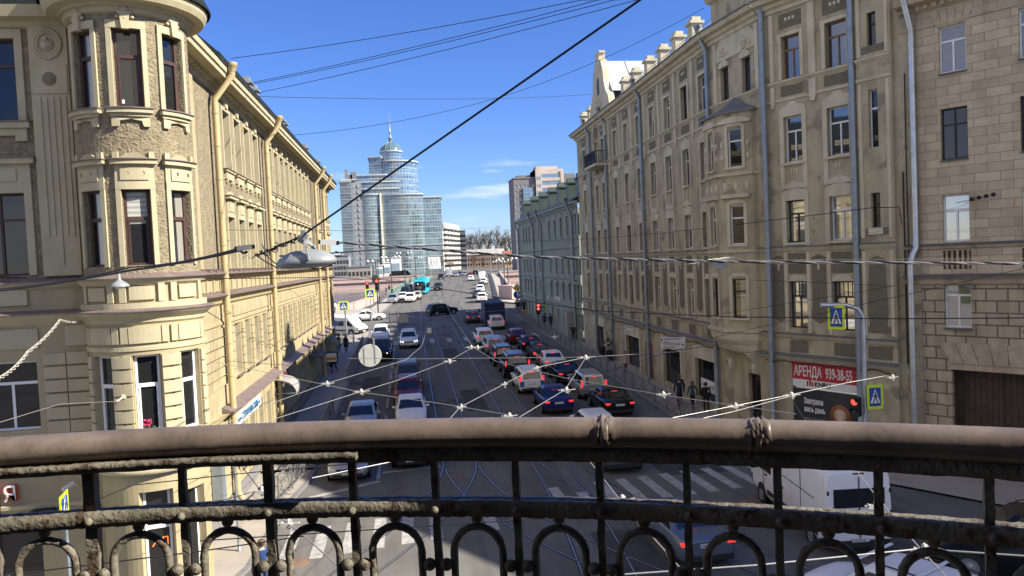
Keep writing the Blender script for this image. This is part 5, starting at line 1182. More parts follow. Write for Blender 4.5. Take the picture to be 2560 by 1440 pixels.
def block(name, lab, x0, x1, ytop, Y, m, nx, nz, depth=14, wm=None, ww=1.1, wh=1.6, roof=None, side=None, cat='building', z0=3.4):
    a, b = atY(x0, 660, Y), atY(x1, 660, Y); zt = atY((x0+x1)/2, ytop, Y).z
    o = empty(name, ((a.x+b.x)/2, Y+depth/2, z0), lab, cat); F = frame((a.x, Y, 0), (1, 0, 0), (0, -1, 0)); w = b.x-a.x
    ops = [(w*(i+.5)/nx-ww/2, w*(i+.5)/nx+ww/2, z0+2+(zt-z0-3)*j/nz, z0+2+(zt-z0-3)*j/nz+wh) for i in range(nx) for j in range(nz)]
    mb = MB(); mb.fwall(F, 0, w, z0, zt, ops, .25)
    for u in (0, w): mb.quad(F(u, z0, 0), F(u, zt, 0), F(u, zt, -depth), F(u, z0, -depth))
    mb.build('wall', m, o)
    mb = MB()
    if roof: mb.quad(F(-.5, zt, .5), F(w+.5, zt, .5), F(w+.5, zt+roof[0], -depth/2), F(-.5, zt+roof[0], -depth/2)); mb.quad(F(-.5, zt, -depth), F(w+.5, zt, -depth), F(w+.5, zt+roof[0], -depth/2), F(-.5, zt+roof[0], -depth/2))
    else: mb.fbox(F, -.2, w+.2, zt, zt+.5, -depth, .3)
    mb.build('roof', roof[1] if roof else TCONC, o)
    for q in ops:
        mb = MB(); mb.quad(F(q[0], q[2], -.22), F(q[1], q[2], -.22), F(q[1], q[3], -.22), F(q[0], q[3], -.22)); mb.build('window', wm or GL, o)
    return o, F, w, zt
block('dark_block', 'dark slab-sided block at the end of the pale flats', 1149, 1167, 577, 525, mat('dark_slate_cladding', (.10, .11, .13), .6, .1, .5), 4, 7)
block('grey_office_block', 'grey office house with dark windows behind the embankment on the left', 834, 872, 640, 330, mat('grey_office_render', (.24, .25, .27), .8, .1, .4), 5, 3)
block('low_store_house', 'low grey-brown store house at the water left of the tower', 868, 926, 668, 300, mat('grey_brown_render', (.30, .27, .25), .8, .12, .5), 6, 1, 8)
block('long_low_house', 'long low house with a pale tin roof under the bare trees', 1168, 1262, 636, 560, mat('brown_brick_render', (.22, .16, .13), .9, .1, .4), 14, 2, 14, roof=(4.0, mat('pale_snowy_tin_roof', (.36, .34, .32), .6, .25, .3)))
block('yellowish_low_house', 'small ochre house right of the long low one', 1262, 1285, 641, 520, mat('ochre_render', (.45, .31, .18), .9, .1, .4), 4, 2, 10, roof=(4, mat('rust_roof', (.25, .12, .08), .7, .2, .5)))
# brown and pink residential tower over the green house
PT = mat('brown_grey_cladding', (.20, .185, .19), .8, .06, .3); PK = mat('pinkish_cladding', (.52, .44, .385), .8, .06, .3)
mat_bal = mat('pale_blue_balcony_glass', (.16, .24, .33), .1, .2, .6, ior=1.9)
o, F, w, zt = block('brown_pink_tower', 'brown and pink residential tower with blue glass bays above the green house', 1293, 1346, 446, 330, PT, 5, 13, 16, wm=TGB, ww=.95, wh=1.3)
mb = MB(); mb.fbox(F, w*.42, w*.88, 14, 40, -.1, .7); mb.build('blue_glass_bay', TGB, o)
mb = MB(); mb.fbox(F, w*.2, w*.8, zt, zt+1.5, -8, -1); mb.build('attic', PT, o)
x0, x1 = w+.3, w+(atY(1418, 600, 330).x-atY(1346, 600, 330).x); zk = atY(1380, 422, 330).z
mb = MB(); mb.fbox(F, x0, x0+2.6, 3, zk, -14, 1.2); mb.fbox(F, x1-1.5, x1, 3, zk-1, -14, 1.0); mb.fbox(F, x0, x1, 3, zk, -14, -.4); mb.fbox(F, x0+1, x1-2, zk, zk+1.6, -12, -3); mb.build('pink_wall', PK, o)
for k in range(12):
    z = 8+k*3.2
    mb = MB(); mb.fprof(F, x0+2.7, x1-1.6, [(z+.9, -.4), (z+.9, .7), (z+2.6, .7), (z+2.6, -.4)]); mb.build('balcony_glass', mat_bal, o)
    mb = MB(); mb.fbox(F, x0+2.6, x1-1.5, z-.5, z+.9, -.4, .85); mb.build('balcony_parapet', PK, o)
    for u in (x0+.5, x0+1.5): mb = MB(); mb.fbox(F, u, u+.6, z, z+1.5, 1.2, 1.25); mb.build('window', TGB, o)
mb = MB(); mb.fbox(F, x1+.2, x1+5.5, 3, zk-2, -14, -2); mb.build('rear_wing', PT, o)
for k in range(10): mb = MB(); mb.fbox(F, x1+1.2, x1+3.8, 10+k*3.2, 11.8+k*3.2, -2, -1.9); mb.build('window', TGB, o)
# bare trees
def branches(mb, p, d, l, r, dep, q, n=3):
    e = p+d*l; mid = p+d*(l*.5)+Vector((q.gauss(0, .05), q.gauss(0, .05), 0))*l
    mb.tube([p, mid, e], [r*1.7, r*1.45, r*1.1], 5 if dep > 2 else 3, False)
    if dep == 0: return
    k = n if dep > 1 else n+1
    for i in range(k):
        a = q.uniform(0, 2*math.pi); s = q.uniform(.35, .75)
        v = Vector((math.cos(a), math.sin(a), 0)); dd = (d*math.cos(s)+v*math.sin(s)+Vector((0, 0, .18))).normalized()
        branches(mb, p+d*(l*q.uniform(.55, 1)), dd, l*q.uniform(.6, .82), r*.55, dep-1, q, n)
def tree_meshes(seed, h):
    q = random.Random(seed); t = MB(); t.tube([(0, 0, -.5), (0, 0, h*.1), (q.gauss(0, .2), q.gauss(0, .2), h*.27)], [h*.022, h*.018, h*.015], 8)
    c = MB()
    for i in range(5):
        a = 2*math.pi*i/5+q.uniform(-.3, .3); s = q.uniform(.2, .6); d = Vector((math.cos(a)*math.sin(s), math.sin(a)*math.sin(s), math.cos(s)))
        branches(c, Vector((0, 0, h*(.2+.02*i))), d, h*q.uniform(.27, .34), h*.010, 4, q)
    return t, c
protos = []
def tree(x, ytop, Y, i, lab, base=None):
    p = atY(x, 660, Y); h = atY(x, ytop, Y).z-gz(Y)
    k = i % 3
    if len(protos) <= k:
        t, c = tree_meshes(40+k, 1.0*20); o = empty('bare_tree', (0, 0, 0), lab, 'tree', 'bare trees beyond the bridge')
        a = t.build('trunk', BARK); b = c.build('crown', BARK); a.parent = o; b.parent = o; protos.append((o, a, b))
    else:
        s, a0, b0 = protos[k]; o = s.copy(); COL.objects.link(o)
        for z in (a0, b0): c = z.copy(); COL.objects.link(c); c.parent = o
        o['label'] = lab
    o.location = (p.x, Y, gz(Y)-.2); o.scale = (h/20,)*3; o.rotation_euler = (0, 0, i*1.3)
for i, (x, yt, Y, lab) in enumerate(((1192, 572, 590, 'wide bare tree left of the tallest, behind the low house'), (1238, 568, 600, 'tallest bare tree above the middle of the pale tin roof'), (1276, 576, 585, 'bare tree right against the green house edge'), (1213, 584, 620, 'smaller bare tree between the two tall ones'), (1258, 584, 610, 'small bare tree between the tallest and the rightmost'), (1171, 588, 610, 'bare tree touching the dark block'), (1185, 632, 470, 'low bare tree before the long house, leftmost of its row'), (1208, 640, 455, 'low bare tree before the long house, second of its row'), (1232, 637, 465, 'low bare tree before the long house, third of its row'), (1255, 640, 450, 'low bare tree before the ochre house'), (1275, 632, 440, 'low bare tree beside the lamp posts at the right'), (1100, 640, 400, 'thin bare tree before the foot of the glass tower'), (1125, 650, 420, 'thin bare tree before the pale flats'))):
    tree(x, yt, Y, i, lab)
# pavilion, kiosks and flags at the far bridge foot
pv = empty('pavilion', atY(1000, 695, 300), 'low white pavilion with a curved roof at the foot of the glass tower', 'pavilion')
c = atY(1000, 692, 300)
mb = MB(); mb.loft([[Vector((c.x+5.5*math.cos(math.pi*k/10), y, 4+3.6*math.sin(math.pi*k/10))) for k in range(11)] for y in (298, 306)], closed=False); mb.build('roof', SIGNW, pv)
mb = MB(); mb.quad((c.x-5, 298.5, 4), (c.x+5, 298.5, 4), (c.x+3, 298.5, 6.6), (c.x-3, 298.5, 6.6)); mb.build('front_glass', GL, pv)
mat_kiosk = mat('pale_kiosk_glass', (.25, .33, .38), .15, .1, 1)
for x, w, h, lab in ((950, 3.6, 5, 'pale glazed kiosk left of the white pavilion'), (969, 3.4, 6, 'white boxy kiosk between the glazed kiosk and the pavilion'), (991, 4.5, 8, 'tall white box behind the pavilion roof')):
    c = atY(x, 690, 318); k_ = empty('kiosk', (c.x, 318, 4), lab, 'kiosk')
    mb = MB(); mb.box((c.x, 320, 4+h/2), w, 5, h); mb.box((c.x, 320, 4+h+.15), w+.6, 5.6, .3); mb.build('wall', SIGNW, k_)
    mb = MB(); mb.box((c.x, 317.45, 4+h*.5), w*.7, .1, h*.4); mb.build('window', mat_kiosk, k_)
for i, x in enumerate((1072, 1080, 1087, 1094)):
    c = atY(x, 690, 330); fl = empty('flag', (c.x, 330, 4), ('leftmost', 'second', 'third', 'rightmost')[i]+' of the four white vertical flags at the tower foot', 'flag', 'flags at the foot of the tower')
    mb = MB(); mb.tube([(c.x, 330, 3.8), (c.x, 330, 12)], .07, 6); mb.build('pole', LAMPG, fl)
    mb = MB(); mb.loft([[Vector((c.x+.06+1.5*t/4, 330+.15*math.sin(t*1.5+z), z)) for t in range(5)] for z in (6.5, 8, 9.5, 11.6)], closed=False); mb.build('cloth', SIGNW, fl)
# lamp posts on the bridge
def onbridge(x, f, off=0):
    best = None
    for k in range(1400):
        Y = 135+k*.1; p = Vector((f(Y)+off, Y, gz(Y)+.1)); d = p-EYE; px = CX+FPX*d.dot(CR)/d.dot(CF)
        if best is None or abs(px-x) < best[0]: best = (abs(px-x), p)
    return best[1]
POSTG = mat('dark_green_post', (.045, .06, .055), .5, .1, 3); GLOBE = mat('milky_lamp_globe', (.75, .75, .72), .3, .03, 3)
def lamp_post(p, h, lab, arms=2, grp='lamp posts on the bridge'):
    o = empty('street_lamp', p, lab, 'street lamp', grp); mb = MB()
    mb.lathe([(.3, 0), (.3, .3), (.2, .5), (.17, 1.2), (.2, 1.3), (.12, 1.4), (.10, h*.6), (.075, h), (.001, h+.05)], p, 10); mb.build('post', POSTG, o)
    for s in [-1, 1][:arms]:
        for q in (.9, 1.7):
            mb = MB(); mb.tube([p+Vector((0, 0, h-.6)), p+Vector((s*q*.5, 0, h-.25)), p+Vector((s*q, 0, h-.35))], .045, 6); mb.build('arm', POSTG, o)
            mb = MB(); mb.lathe([(.05, .12), (.2, .05), (.26, -.1), (.2, -.28), (.001, -.36)], p+Vector((s*q, 0, h-.4)), 10); mb.build('lamp_globe', GLOBE, o)
for i, (x, yt) in enumerate(((938, 645), (981, 636), (1014, 627), (1041, 640))):
    p = onbridge(x, bxl, .5); lamp_post(p, atY(x, yt, p.y).z-p.z, 'dark lamp post with white globes, '+('nearest', 'second', 'third', 'farthest')[i]+' of the row on the left bridge railing')
for i, (x, yt) in enumerate(((1248, 650), (1262, 645), (1272, 640))):
    p = onbridge(x, bxr, -.6); lamp_post(p, atY(x, yt, p.y).z-p.z, 'dark lamp post with white globes, '+('farthest', 'middle', 'nearest')[i]+' of the row on the right bridge parapet')
for i, (x, yt, Y) in enumerate(((1060, 640, 262), (1077, 652, 285), (1228, 632, 275), (1257, 640, 268), (1170, 640, 330))):
    p = atY(x, 690, Y); p.z = gz(Y); h = atY(x, yt, Y).z-p.z
    o = empty('catenary_pole', p, ('slim grey wire pole left of the flags', 'shorter grey wire pole among the white flags', 'tall thin wire pole at the far right bridge end', 'grey wire pole beside the right lamp posts', 'slim white wire pole before the dark block')[i], 'pole', 'wire poles at the far end of the bridge')
    mb = MB(); mb.tube([p, p+Vector((0, 0, h))], [.16, .10], 8); mb.build('shaft', LAMPG if i > 1 else BRG, o)
    mb = MB(); mb.tube([p+Vector((-.1, 0, h-.6)), p+Vector((1.8, 0, h-.2))], .05, 6); mb.build('bracket', LAMPG, o)
# ================================================================ vehicles
def lerp(a, b, t): return a+(b-a)*t
CARS = {}
SPEC = { # L, W, H, body stations (y from rear 0..1, width, zb, zs), cabin (base rear, base front, roof rear, roof front), wheel r, rear lamp kind
 'sedan': (4.65, 1.82, 1.46, [(0, .80, .42, .86), (.015, .90, .32, .97), (.05, .96, .26, 1.0), (.14, .99, .23, 1.02), (.25, 1, .2, 1.0), (.70, 1, .2, .96), (.82, .99, .22, .90), (.93, .95, .24, .80), (.985, .86, .28, .70), (1, .74, .34, .58)], (.13, .745, .30, .545), .32, 'wide'),
 'hatch': (4.05, 1.72, 1.50, [(0, .84, .42, .95), (.02, .93, .3, 1.0), (.12, .99, .24, 1.02), (.70, 1, .2, .98), (.84, .98, .22, .92), (.94, .94, .25, .80), (.99, .84, .3, .70), (1, .72, .36, .58)], (.012, .77, .11, .53), .30, 'side'),
 'suv': (4.5, 1.86, 1.66, [(0, .86, .48, 1.05), (.015, .93, .36, 1.10), (.10, .99, .28, 1.12), (.70, 1, .26, 1.08), (.83, .99, .28, 1.03), (.94, .96, .30, .95), (.99, .88, .34, .82), (1, .78, .4, .68)], (.012, .755, .09, .55), .36, 'side'),
 'bigsuv': (4.85, 1.94, 1.86, [(0, .9, .52, 1.12), (.012, .95, .38, 1.18), (.08, 1, .3, 1.2), (.72, 1, .28, 1.16), (.86, .99, .3, 1.12), (.96, .96, .34, 1.06), (.995, .9, .38, .92), (1, .82, .44, .75)], (.008, .76, .05, .58), .39, 'tall'),
 'wagon': (4.5, 1.75, 1.68, [(0, .88, .42, 1.0), (.012, .95, .3, 1.05), (.08, .99, .24, 1.06), (.72, 1, .22, 1.0), (.85, .98, .24, .94), (.95, .94, .26, .82), (.99, .85, .3, .72), (1, .74, .36, .6)], (.008, .78, .045, .56), .31, 'tall'),
 'lada': (4.1, 1.62, 1.44, [(0, .93, .40, .86), (.01, .96, .34, .92), (.05, .98, .28, .94), (.2, 1, .24, .94), (.72, 1, .24, .92), (.9, .98, .26, .89), (.985, .96, .3, .84), (1, .93, .36, .74)], (.16, .70, .27, .56), .29, 'small'),
}
def bil(q, s, t): return q[0].lerp(q[1], s).lerp(q[3].lerp(q[2], s), t)
def pane_mesh(q, s0, s1, t0, t1, off=.010):
    n = (q[1]-q[0]).cross(q[3]-q[0]).normalized()*off
    m = MB(); m.add([bil(q, s0, t0)+n, bil(q, s1, t0)+n, bil(q, s1, t1)+n, bil(q, s0, t1)+n], [(0, 1, 2, 3)]); return m
def make_car(kind):
    L_, W_, H_, st, (ca, cd, cb, cc), wr, lk = SPEC[kind]; hwid = W_/2; Y = lambda f: (f-.5)*L_
    parts = {}
    mb = MB(); rings = []
    for f, w, zb, zs in st:
        w *= hwid; y = Y(f)
        rings.append([Vector(p) for p in ((-w*.86, y, zb), (-w*.97, y, zb+(zs-zb)*.2), (-w, y, zb+(zs-zb)*.52), (-w*.975, y, zs-(zs-zb)*.12), (-w*.90, y, zs-.01), (-w*.5, y, zs+.022), (0, y, zs+.03), (w*.5, y, zs+.022), (w*.90, y, zs-.01), (w*.975, y, zs-(zs-zb)*.12), (w, y, zb+(zs-zb)*.52), (w*.97, y, zb+(zs-zb)*.2), (w*.86, y, zb))])
    mb.loft(rings)
    zb0 = .5*(st[4][3]+st[-4][3])-.06
    lv_ = [(zb0, .935, ca, cd), (zb0+(H_-zb0)*.80, .775, lerp(ca, cb, .84), lerp(cd, cc, .84)), (H_-.035, .70, cb, cc), (H_, .58, cb+.04, cc-.05)]
    def cring(z, w, a, d, c=.10):
        w *= hwid; a = Y(a); d = Y(d)
        return [Vector(p) for p in ((-w, a+c*1.2, z), (-w, d-c*1.6, z), (-w+c, d, z), (w-c, d, z), (w, d-c*1.6, z), (w, a+c*1.2, z), (w-c, a, z), (-w+c, a, z))]
    cr = [cring(*x) for x in lv_]; mb.loft(cr, smooth=False)
    parts['body'] = mb
    b_, t_ = cr[0], cr[1]
    parts['windshield'] = pane_mesh([b_[3], b_[2], t_[2], t_[3]], .02, .98, .14, .99)
    parts['rear_window'] = pane_mesh([b_[7], b_[6], t_[6], t_[7]], .05, .95, .22 if kind != 'sedan' else .16, .97)
    sides = [[b_[1], b_[0], t_[0], t_[1]], [b_[5], b_[4], t_[4], t_[5]]]
    wins = []
    for q in sides: wins += [pane_mesh(q, .03, .47, .2, .95), pane_mesh(q, .52, .97, .2, .95)]
    parts['side_window'] = wins
    hz = st[-2][3]; zl = hz-.10; sx = st[-3][1]*hwid
    fl = []; 
    for s in (-1, 1):
        m = MB(); m.loft([[Vector((s*(sx*.98), Y(.90), zl+.05)), Vector((s*(sx*.99), Y(.90), zl+.16)), Vector((s*sx*.94, Y(.915), zl+.17))], [Vector((s*(sx*.93), Y(.985), zl-.03)), Vector((s*(sx*.93), Y(.982), zl+.10)), Vector((s*sx*.86, Y(.985), zl+.11))], [Vector((s*(sx*.60), Y(1.002), zl-.03)), Vector((s*sx*.60, Y(.998), zl+.06)), Vector((s*sx*.62, Y(.99), zl+.07))]], smooth=False); fl.append(m)
    parts['headlight'] = fl
    m = MB(); m.box((0, Y(.998), zl-.01), sx*1.05, .06, .10); parts['grille'] = m
    m = MB(); m.box((0, Y(.992), .36), sx*1.5, .12, .14); m.box((0, Y(.006), .40), hwid*1.62, .10, .16); parts['bumper_trim'] = m
    rz_ = st[1][3]; tl = []
    for s in (-1, 1):
        m = MB()
        if lk == 'wide': m.box((s*hwid*.76, Y(.012), rz_-.13), hwid*.28, .13, .10)
        elif lk == 'side': m.box((s*hwid*.82, Y(.014), rz_-.10), hwid*.20, .15, .13)
        elif lk == 'tall': m.box((s*hwid*.89, Y(.018), rz_+.02), .09, .14, .40)
        else: m.box((s*hwid*.78, Y(.0), rz_-.22), .22, .06, .20)
        tl.append(m)
    parts['tail_light'] = tl
    m = MB(); q = [b_[7], b_[6], t_[6], t_[7]]; p = bil(q, .5, .97); m.box(p+Vector((0, -.02, .0)), .34, .03, .035); parts['brake_light'] = m
    m = MB(); m.box((0, Y(0)-.012, rz_-.30 if lk != 'wide' else rz_-.2), .52, .02, .112); parts['rear_plate'] = m
    m = MB(); m.box((0, Y(1)+.022, .45), .52, .02, .112); parts['front_plate'] = m
    mr = []
    for s in (-1, 1): m = MB(); m.ball(Vector((s*(hwid+.07), Y(cd)-.42, zb0+.12)), .10, 8, 6, .75); m.bar((s*hwid*.9, Y(cd)-.40, zb0+.07), (s*(hwid+.05), Y(cd)-.42, zb0+.10), .05, .04); mr.append(m)
    parts['mirror'] = mr
    wh = []
    for fy in (.5-.29, .5+.305):
        for s in (-1, 1):
            x = s*(hwid-.105); t = MB(); t.lathe([(wr*.62, -.10), (wr*.93, -.105), (wr, -.06), (wr, .06), (wr*.93, .118), (wr*.62, .112)], (x, Y(fy), wr), 20, 'X', M=Matrix.Scale(s, 3, (1, 0, 0)))
            t.lathe([(wr*1.13, .085), (wr*1.13, .1065)], (x, Y(fy), wr), 20, 'X', M=Matrix.Scale(s, 3, (1, 0, 0))); t.lathe([(.001, .1065), (wr*1.13, .1065)], (x, Y(fy), wr+.02), 20, 'X', M=Matrix.Scale(s, 3, (1, 0, 0)))
            r_ = MB(); r_.lathe([(.001, .115), (wr*.18, .12), (wr*.22, .108), (wr*.60, .113), (wr*.66, .121)], (x, Y(fy), wr), 18, 'X', M=Matrix.Scale(s, 3, (1, 0, 0)))
            wh.append((t, r_))
    parts['wheel'] = wh
    if kind in ('suv', 'wagon', 'bigsuv'):
        rr_ = []
        for s in (-1, 1): m = MB(); m.tube([(s*.66*hwid, Y(cb+.05), H_-.01), (s*.68*hwid, Y(cb+.08), H_+.04), (s*.68*hwid, Y(cc-.06), H_+.04), (s*.66*hwid, Y(cc-.03), H_-.01)], .018, 6); rr_.append(m)
        parts['roof_rail'] = rr_
    return parts
PM = {'body': None, 'windshield': CARGL, 'rear_window': CARGL, 'side_window': CARGL, 'headlight': HEADL, 'grille': DARKP, 'bumper_trim': DARKP, 'tail_light': REDD, 'brake_light': REDD, 'rear_plate': PLATE, 'front_plate': PLATE, 'mirror': None, 'wheel': RUBBER, 'roof_rail': DARKP}
def slope(y): return math.atan((gz(y+1)-gz(y-1))/2)
def place(o, c, rz): o.location = (c[0], c[1], gz(c[1])); s = slope(c[1]); o.rotation_euler = (s*math.cos(rz), s*math.sin(rz)*-1, rz)
def car(kind, px, py, rz, pm, lab, cat='car', brake=False, group='cars on the street', lamps=False, name='parked_car', lateral=0, loc=None):
    L_ = SPEC[kind][0]
    if loc is None:
        e = gp(px, py); c = (e.x+lateral-math.sin(rz)*0*L_, e.y+L_/2*abs(math.cos(rz))+SPEC[kind][1]/2*abs(math.sin(rz)))
    else: c = loc
    if kind not in CARS:
        o = empty(name, (0, 0, 0), lab, cat, group); P = make_car(kind); kids = []
        for k, v in P.items():
            for m in (v if isinstance(v, list) else [v]):
                t = m[0] if isinstance(m, tuple) else m
                b = t.build(k, PM[k] or pm); b.parent = o; kids.append((k, b, None))
                if isinstance(m, tuple): r_ = m[1].build('rim', RIM); r_.parent = b; kids.append(('rim', r_, b))
        CARS[kind] = (o, kids); new = o; mine = kids
    else:
        s, kids = CARS[kind]; new = s.copy(); COL.objects.link(new); mp_ = {}; mine = []
        for k, b, par in kids:
            n = b.copy(); COL.objects.link(n); mp_[b] = n; n.parent = mp_[par] if par else new; mine.append((k, n, par))
        new['label'] = lab; new['category'] = cat; new['group'] = group; new.name = name
    for k, b, par in mine:
        m = None
        if k in ('body', 'mirror'): m = pm
        elif brake and k in ('tail_light', 'brake_light'): m = BRAKE
        elif lamps and k == 'headlight': m = HEADON
        if m: b.material_slots[0].link = 'OBJECT'; b.material_slots[0].material = m
    place(new, c, rz); return new
WH = mat('white_car_paint', (.82, .81, .79), .3, .03, 2); SI = mat('silver_car_paint', (.42, .43, .44), .3, .03, 2, metal=.5); GY = mat('grey_car_paint', (.10, .105, .11), .3, 0, metal=.3)
BK = mat('black_car_paint', (.010, .011, .014), .22, 0); BL = mat('deep_blue_car_paint', (.012, .022, .12), .24, 0); RE = mat('dark_red_car_paint', (.16, .014, .018), .28, 0); DG = mat('dark_green_car_paint', (.03, .045, .04), .35, .1, 2)
BEI = mat('beige_car_paint', (.42, .37, .30), .3, .03, 2); TEAL = mat('turquoise_bus_paint', (.03, .42, .52), .35, .03, 1); NAVY = mat('navy_truck_cover', (.012, .022, .065), .6, .2, 2); GB = mat('grey_blue_car_paint', (.13, .16, .21), .26, 0, metal=.3)
P_ = math.pi; gL = 'cars in the oncoming lanes'; gR = 'cars waiting in the right lanes'; gB = 'cars on the bridge'; gK = 'cars parked along the right bridge kerb'
car('sedan', 870, 1210, P_, SI, 'silver saloon facing us at the corner kerb, its bonnet showing under the handrail', group=gL)
def rl_(x, y, z, back=.2): p = atZ(x, y, z); return (p.x, p.y+back)
car('sedan', 1030, 1176, P_, BK, 'black saloon at the stop line, only its bumper and plate showing under the handrail', group=gL)
car('sedan', 0, 0, P_, SI, 'silver saloon in the kerb lane with only its roof and windscreen above the handrail', group=gL, loc=rl_(903, 1010, 1.5))
car('sedan', 0, 0, P_, WH, 'white saloon facing us in the inner lane just above the handrail', group=gL, loc=rl_(1026, 993, 1.52))
car('suv', 0, 0, P_, RE, 'dark red crossover facing us close behind the white saloon', group=gL, loc=rl_(1019, 948, 1.80))
car('bigsuv', 0, 0, P_, GY, 'dark grey off-roader with roof rails facing us behind the red crossover', group=gL, loc=rl_(1019, 908, 2.15), lamps=True)
car('suv', 1023, 873, P_, WH, 'white crossover facing us in the inner lane just short of the crosswalk', group=gL, lamps=True)
car('suv', 951, 858, P_, WH, 'sunlit white crossover facing us at the corner behind the hanging disc', group=gL)
car('bigsuv', 952, 907, P_, BK, 'black off-roader with one headlamp lit behind the hanging round disc', group=gL, lamps=True)
car('sedan', 921, 803, -P_/2+.05, WH, 'white saloon turning out of the embankment, seen from its side', group=gL, name='turning_car')
car('suv', 983, 760, P_-.1, SI, 'grey-silver crossover, first at the kerb of the bridge queue', group=gL)
car('sedan', 1007, 752, P_-.1, WH, 'white saloon second at the kerb behind the silver crossover', group=gL)
car('suv', 1027, 757, P_-.1, WH, 'white crossover at the stop line beside the silver one', group=gL)
car('bigsuv', 1014, 742, P_-.1, BK, 'black off-roader in the bridge queue left of the bus', group=gL)
car('suv', 1022, 733, P_-.1, BK, 'black crossover farther back left of the bus', group=gL)
car('hatch', 1043, 750, P_-.1, BEI, 'beige hatchback half hidden in front of the turquoise bus', group=gL)
car('suv', 1097, 727, P_-.1, DG, 'dark green crossover alone right of the bus', group=gL)
car('suv', 1104, 699, P_-.1, BK, 'black crossover at the crest left of the light truck', group=gB)
car('sedan', 1141, 692, P_-.1, SI, 'silver saloon at the crest beside the light truck', group=gB)
car('suv', 1151, 691, P_-.1, GY, 'grey crossover at the crest right of the silver saloon', group=gB)
car('sedan', 1164, 690, P_-.1, SI, 'pale silver saloon at the crest left of the red one', group=gB)
car('hatch', 1176, 693, -.09, RE, 'red hatchback at the crest behind the white one', group=gB)
car('suv', 1190, 688, -.09, BK, 'black crossover at the crest left of the white van', group=gB)
car('hatch', 1179, 703, -.09, WH, 'white hatchback driving away left of the parked row', group=gB)
car('suv', 1211, 712, -.09, WH, 'white crossover parked directly before the white van', group=gK)
car('hatch', 1206, 722, -.09, GY, 'grey hatchback third in the parked row', group=gK)
car('suv', 1203, 733, -.09, WH, 'white crossover in the middle of the parked row', group=gK)
car('sedan', 1197, 746, -.09, GY, 'dark saloon parked behind the nearest white crossover', group=gK)
car('suv', 1208, 757, -.09, WH, 'white crossover nearest to us in the parked row', group=gK)
car('suv', 1107, 790, -P_/2+.45, BK, 'black crossover turning right across the sunlit junction', name='turning_car', group=gR)
car('sedan', 1185, 809, 0, GY, 'dark grey saloon at the edge of the shade, farthest of its lane', brake=True, group=gR)
car('suv', 1244, 826, 0, WH, 'white-silver crossover right behind the navy box truck', brake=True, group=gR)
car('suv', 1215, 866, 0, WH, 'white crossover in the left queue beside the far crosswalk', brake=True, group=gR)
car('suv', 1241, 891, 0, SI, 'silver crossover with red rear light glow in the left queue', brake=True, group=gR)
car('wagon', 1263, 918, 0, BK, 'black people carrier with a pale roof in the left queue', brake=True, group=gR)
car('bigsuv', 1296, 949, 0, BK, 'black off-roader with roof rails in the left queue', brake=True, group=gR)
wb = car('wagon', 1332, 988, 0, WH, 'white estate with blue tailgate corners in the left queue', brake=True, group=gR)
car('sedan', 1400, 1040, 0, BL, 'deep blue saloon in the left queue above the handrail', brake=True, group=gR)
car('hatch', 0, 0, 0, WH, 'white hatchback with a roof aerial just above the handrail', brake=True, group=gR, loc=rl_(1480, 1020, 1.53))
car('hatch', 1298, 863, 0, RE, 'red hatchback, farthest of the right queue', group=gR)
car('hatch', 1330, 883, 0, BK, 'black hatchback behind the red one in the right queue', brake=True, group=gR)
car('lada', 1356, 903, 0, DG, 'old boxy dark green saloon in the right queue', brake=True, group=gR)
tx_ = car('sedan', 1391, 931, 0, WH, 'white taxi saloon with a red side panel and roof box', brake=True, group=gR)
car('sedan', 1428, 964, 0, BK, 'black saloon between the taxi and the silver estate', brake=True, group=gR)
car('wagon', 1487, 1002, 0, SI, 'silver estate with tall red rear lamps beside the fence', brake=True, group=gR)
car('sedan', 1552, 1046, 0, BK, 'black saloon with lit rear lamps nearest the fence and handrail', brake=True, group=gR)
g36 = car('suv', 1565, 1188, -.02, GY, 'grey crossover standing on the near crosswalk below the handrail', group=gR)
g37 = car('sedan', 1772, 1430, .02, GB, 'grey-blue saloon seen from behind under the railing arches', brake=True, group=gR)
car('bigsuv', 0, 0, .95, BK, 'black off-roader at the lower right corner with one red rear lamp', group=gR, loc=(16.4, 18.4))
wr_ = car('wagon', 0, 0, .45, WH, 'white estate with roof bars at the bottom edge under the van', group=gR, loc=(11.2, 16.6))
def addp(o, mb, name, m): b = mb.build(name, m); b.parent = o; return b
for s in (-1, 1): mb = MB(); mb.box((s*.68, -2.235, .78), .26, .06, .34); addp(wb, mb, 'tailgate_panel', mat('blue_panel', (.03, .13, .38), .4, 0))
mb = MB(); mb.box((0, .1, 1.53), .32, .16, .13); addp(tx_, mb, 'roof_box', SIGNR)
for s in (-1, 1): mb = MB(); mb.box((s*.905, .15, .68), .02, 1.3, .5); addp(tx_, mb, 'side_panel', SIGNR)
for y in (-.9, .5): mb = MB(); mb.box((0, y, 1.74), 1.5, .07, .035); addp(wr_, mb, 'roof_bar', SIGNW)
def lettering(o, s, x, y, z, size, m, sx=.8): 
    F = frame((0, 0, 0), (1, 0, 0), (0, -1, 0)); t = text('lettering', s, F, x, z, -y, size, m, None, sx, .002); t.parent = o
lettering(g37, 'Т54 А97', -.24, -2.37, .745, .10, BLACK, .95)
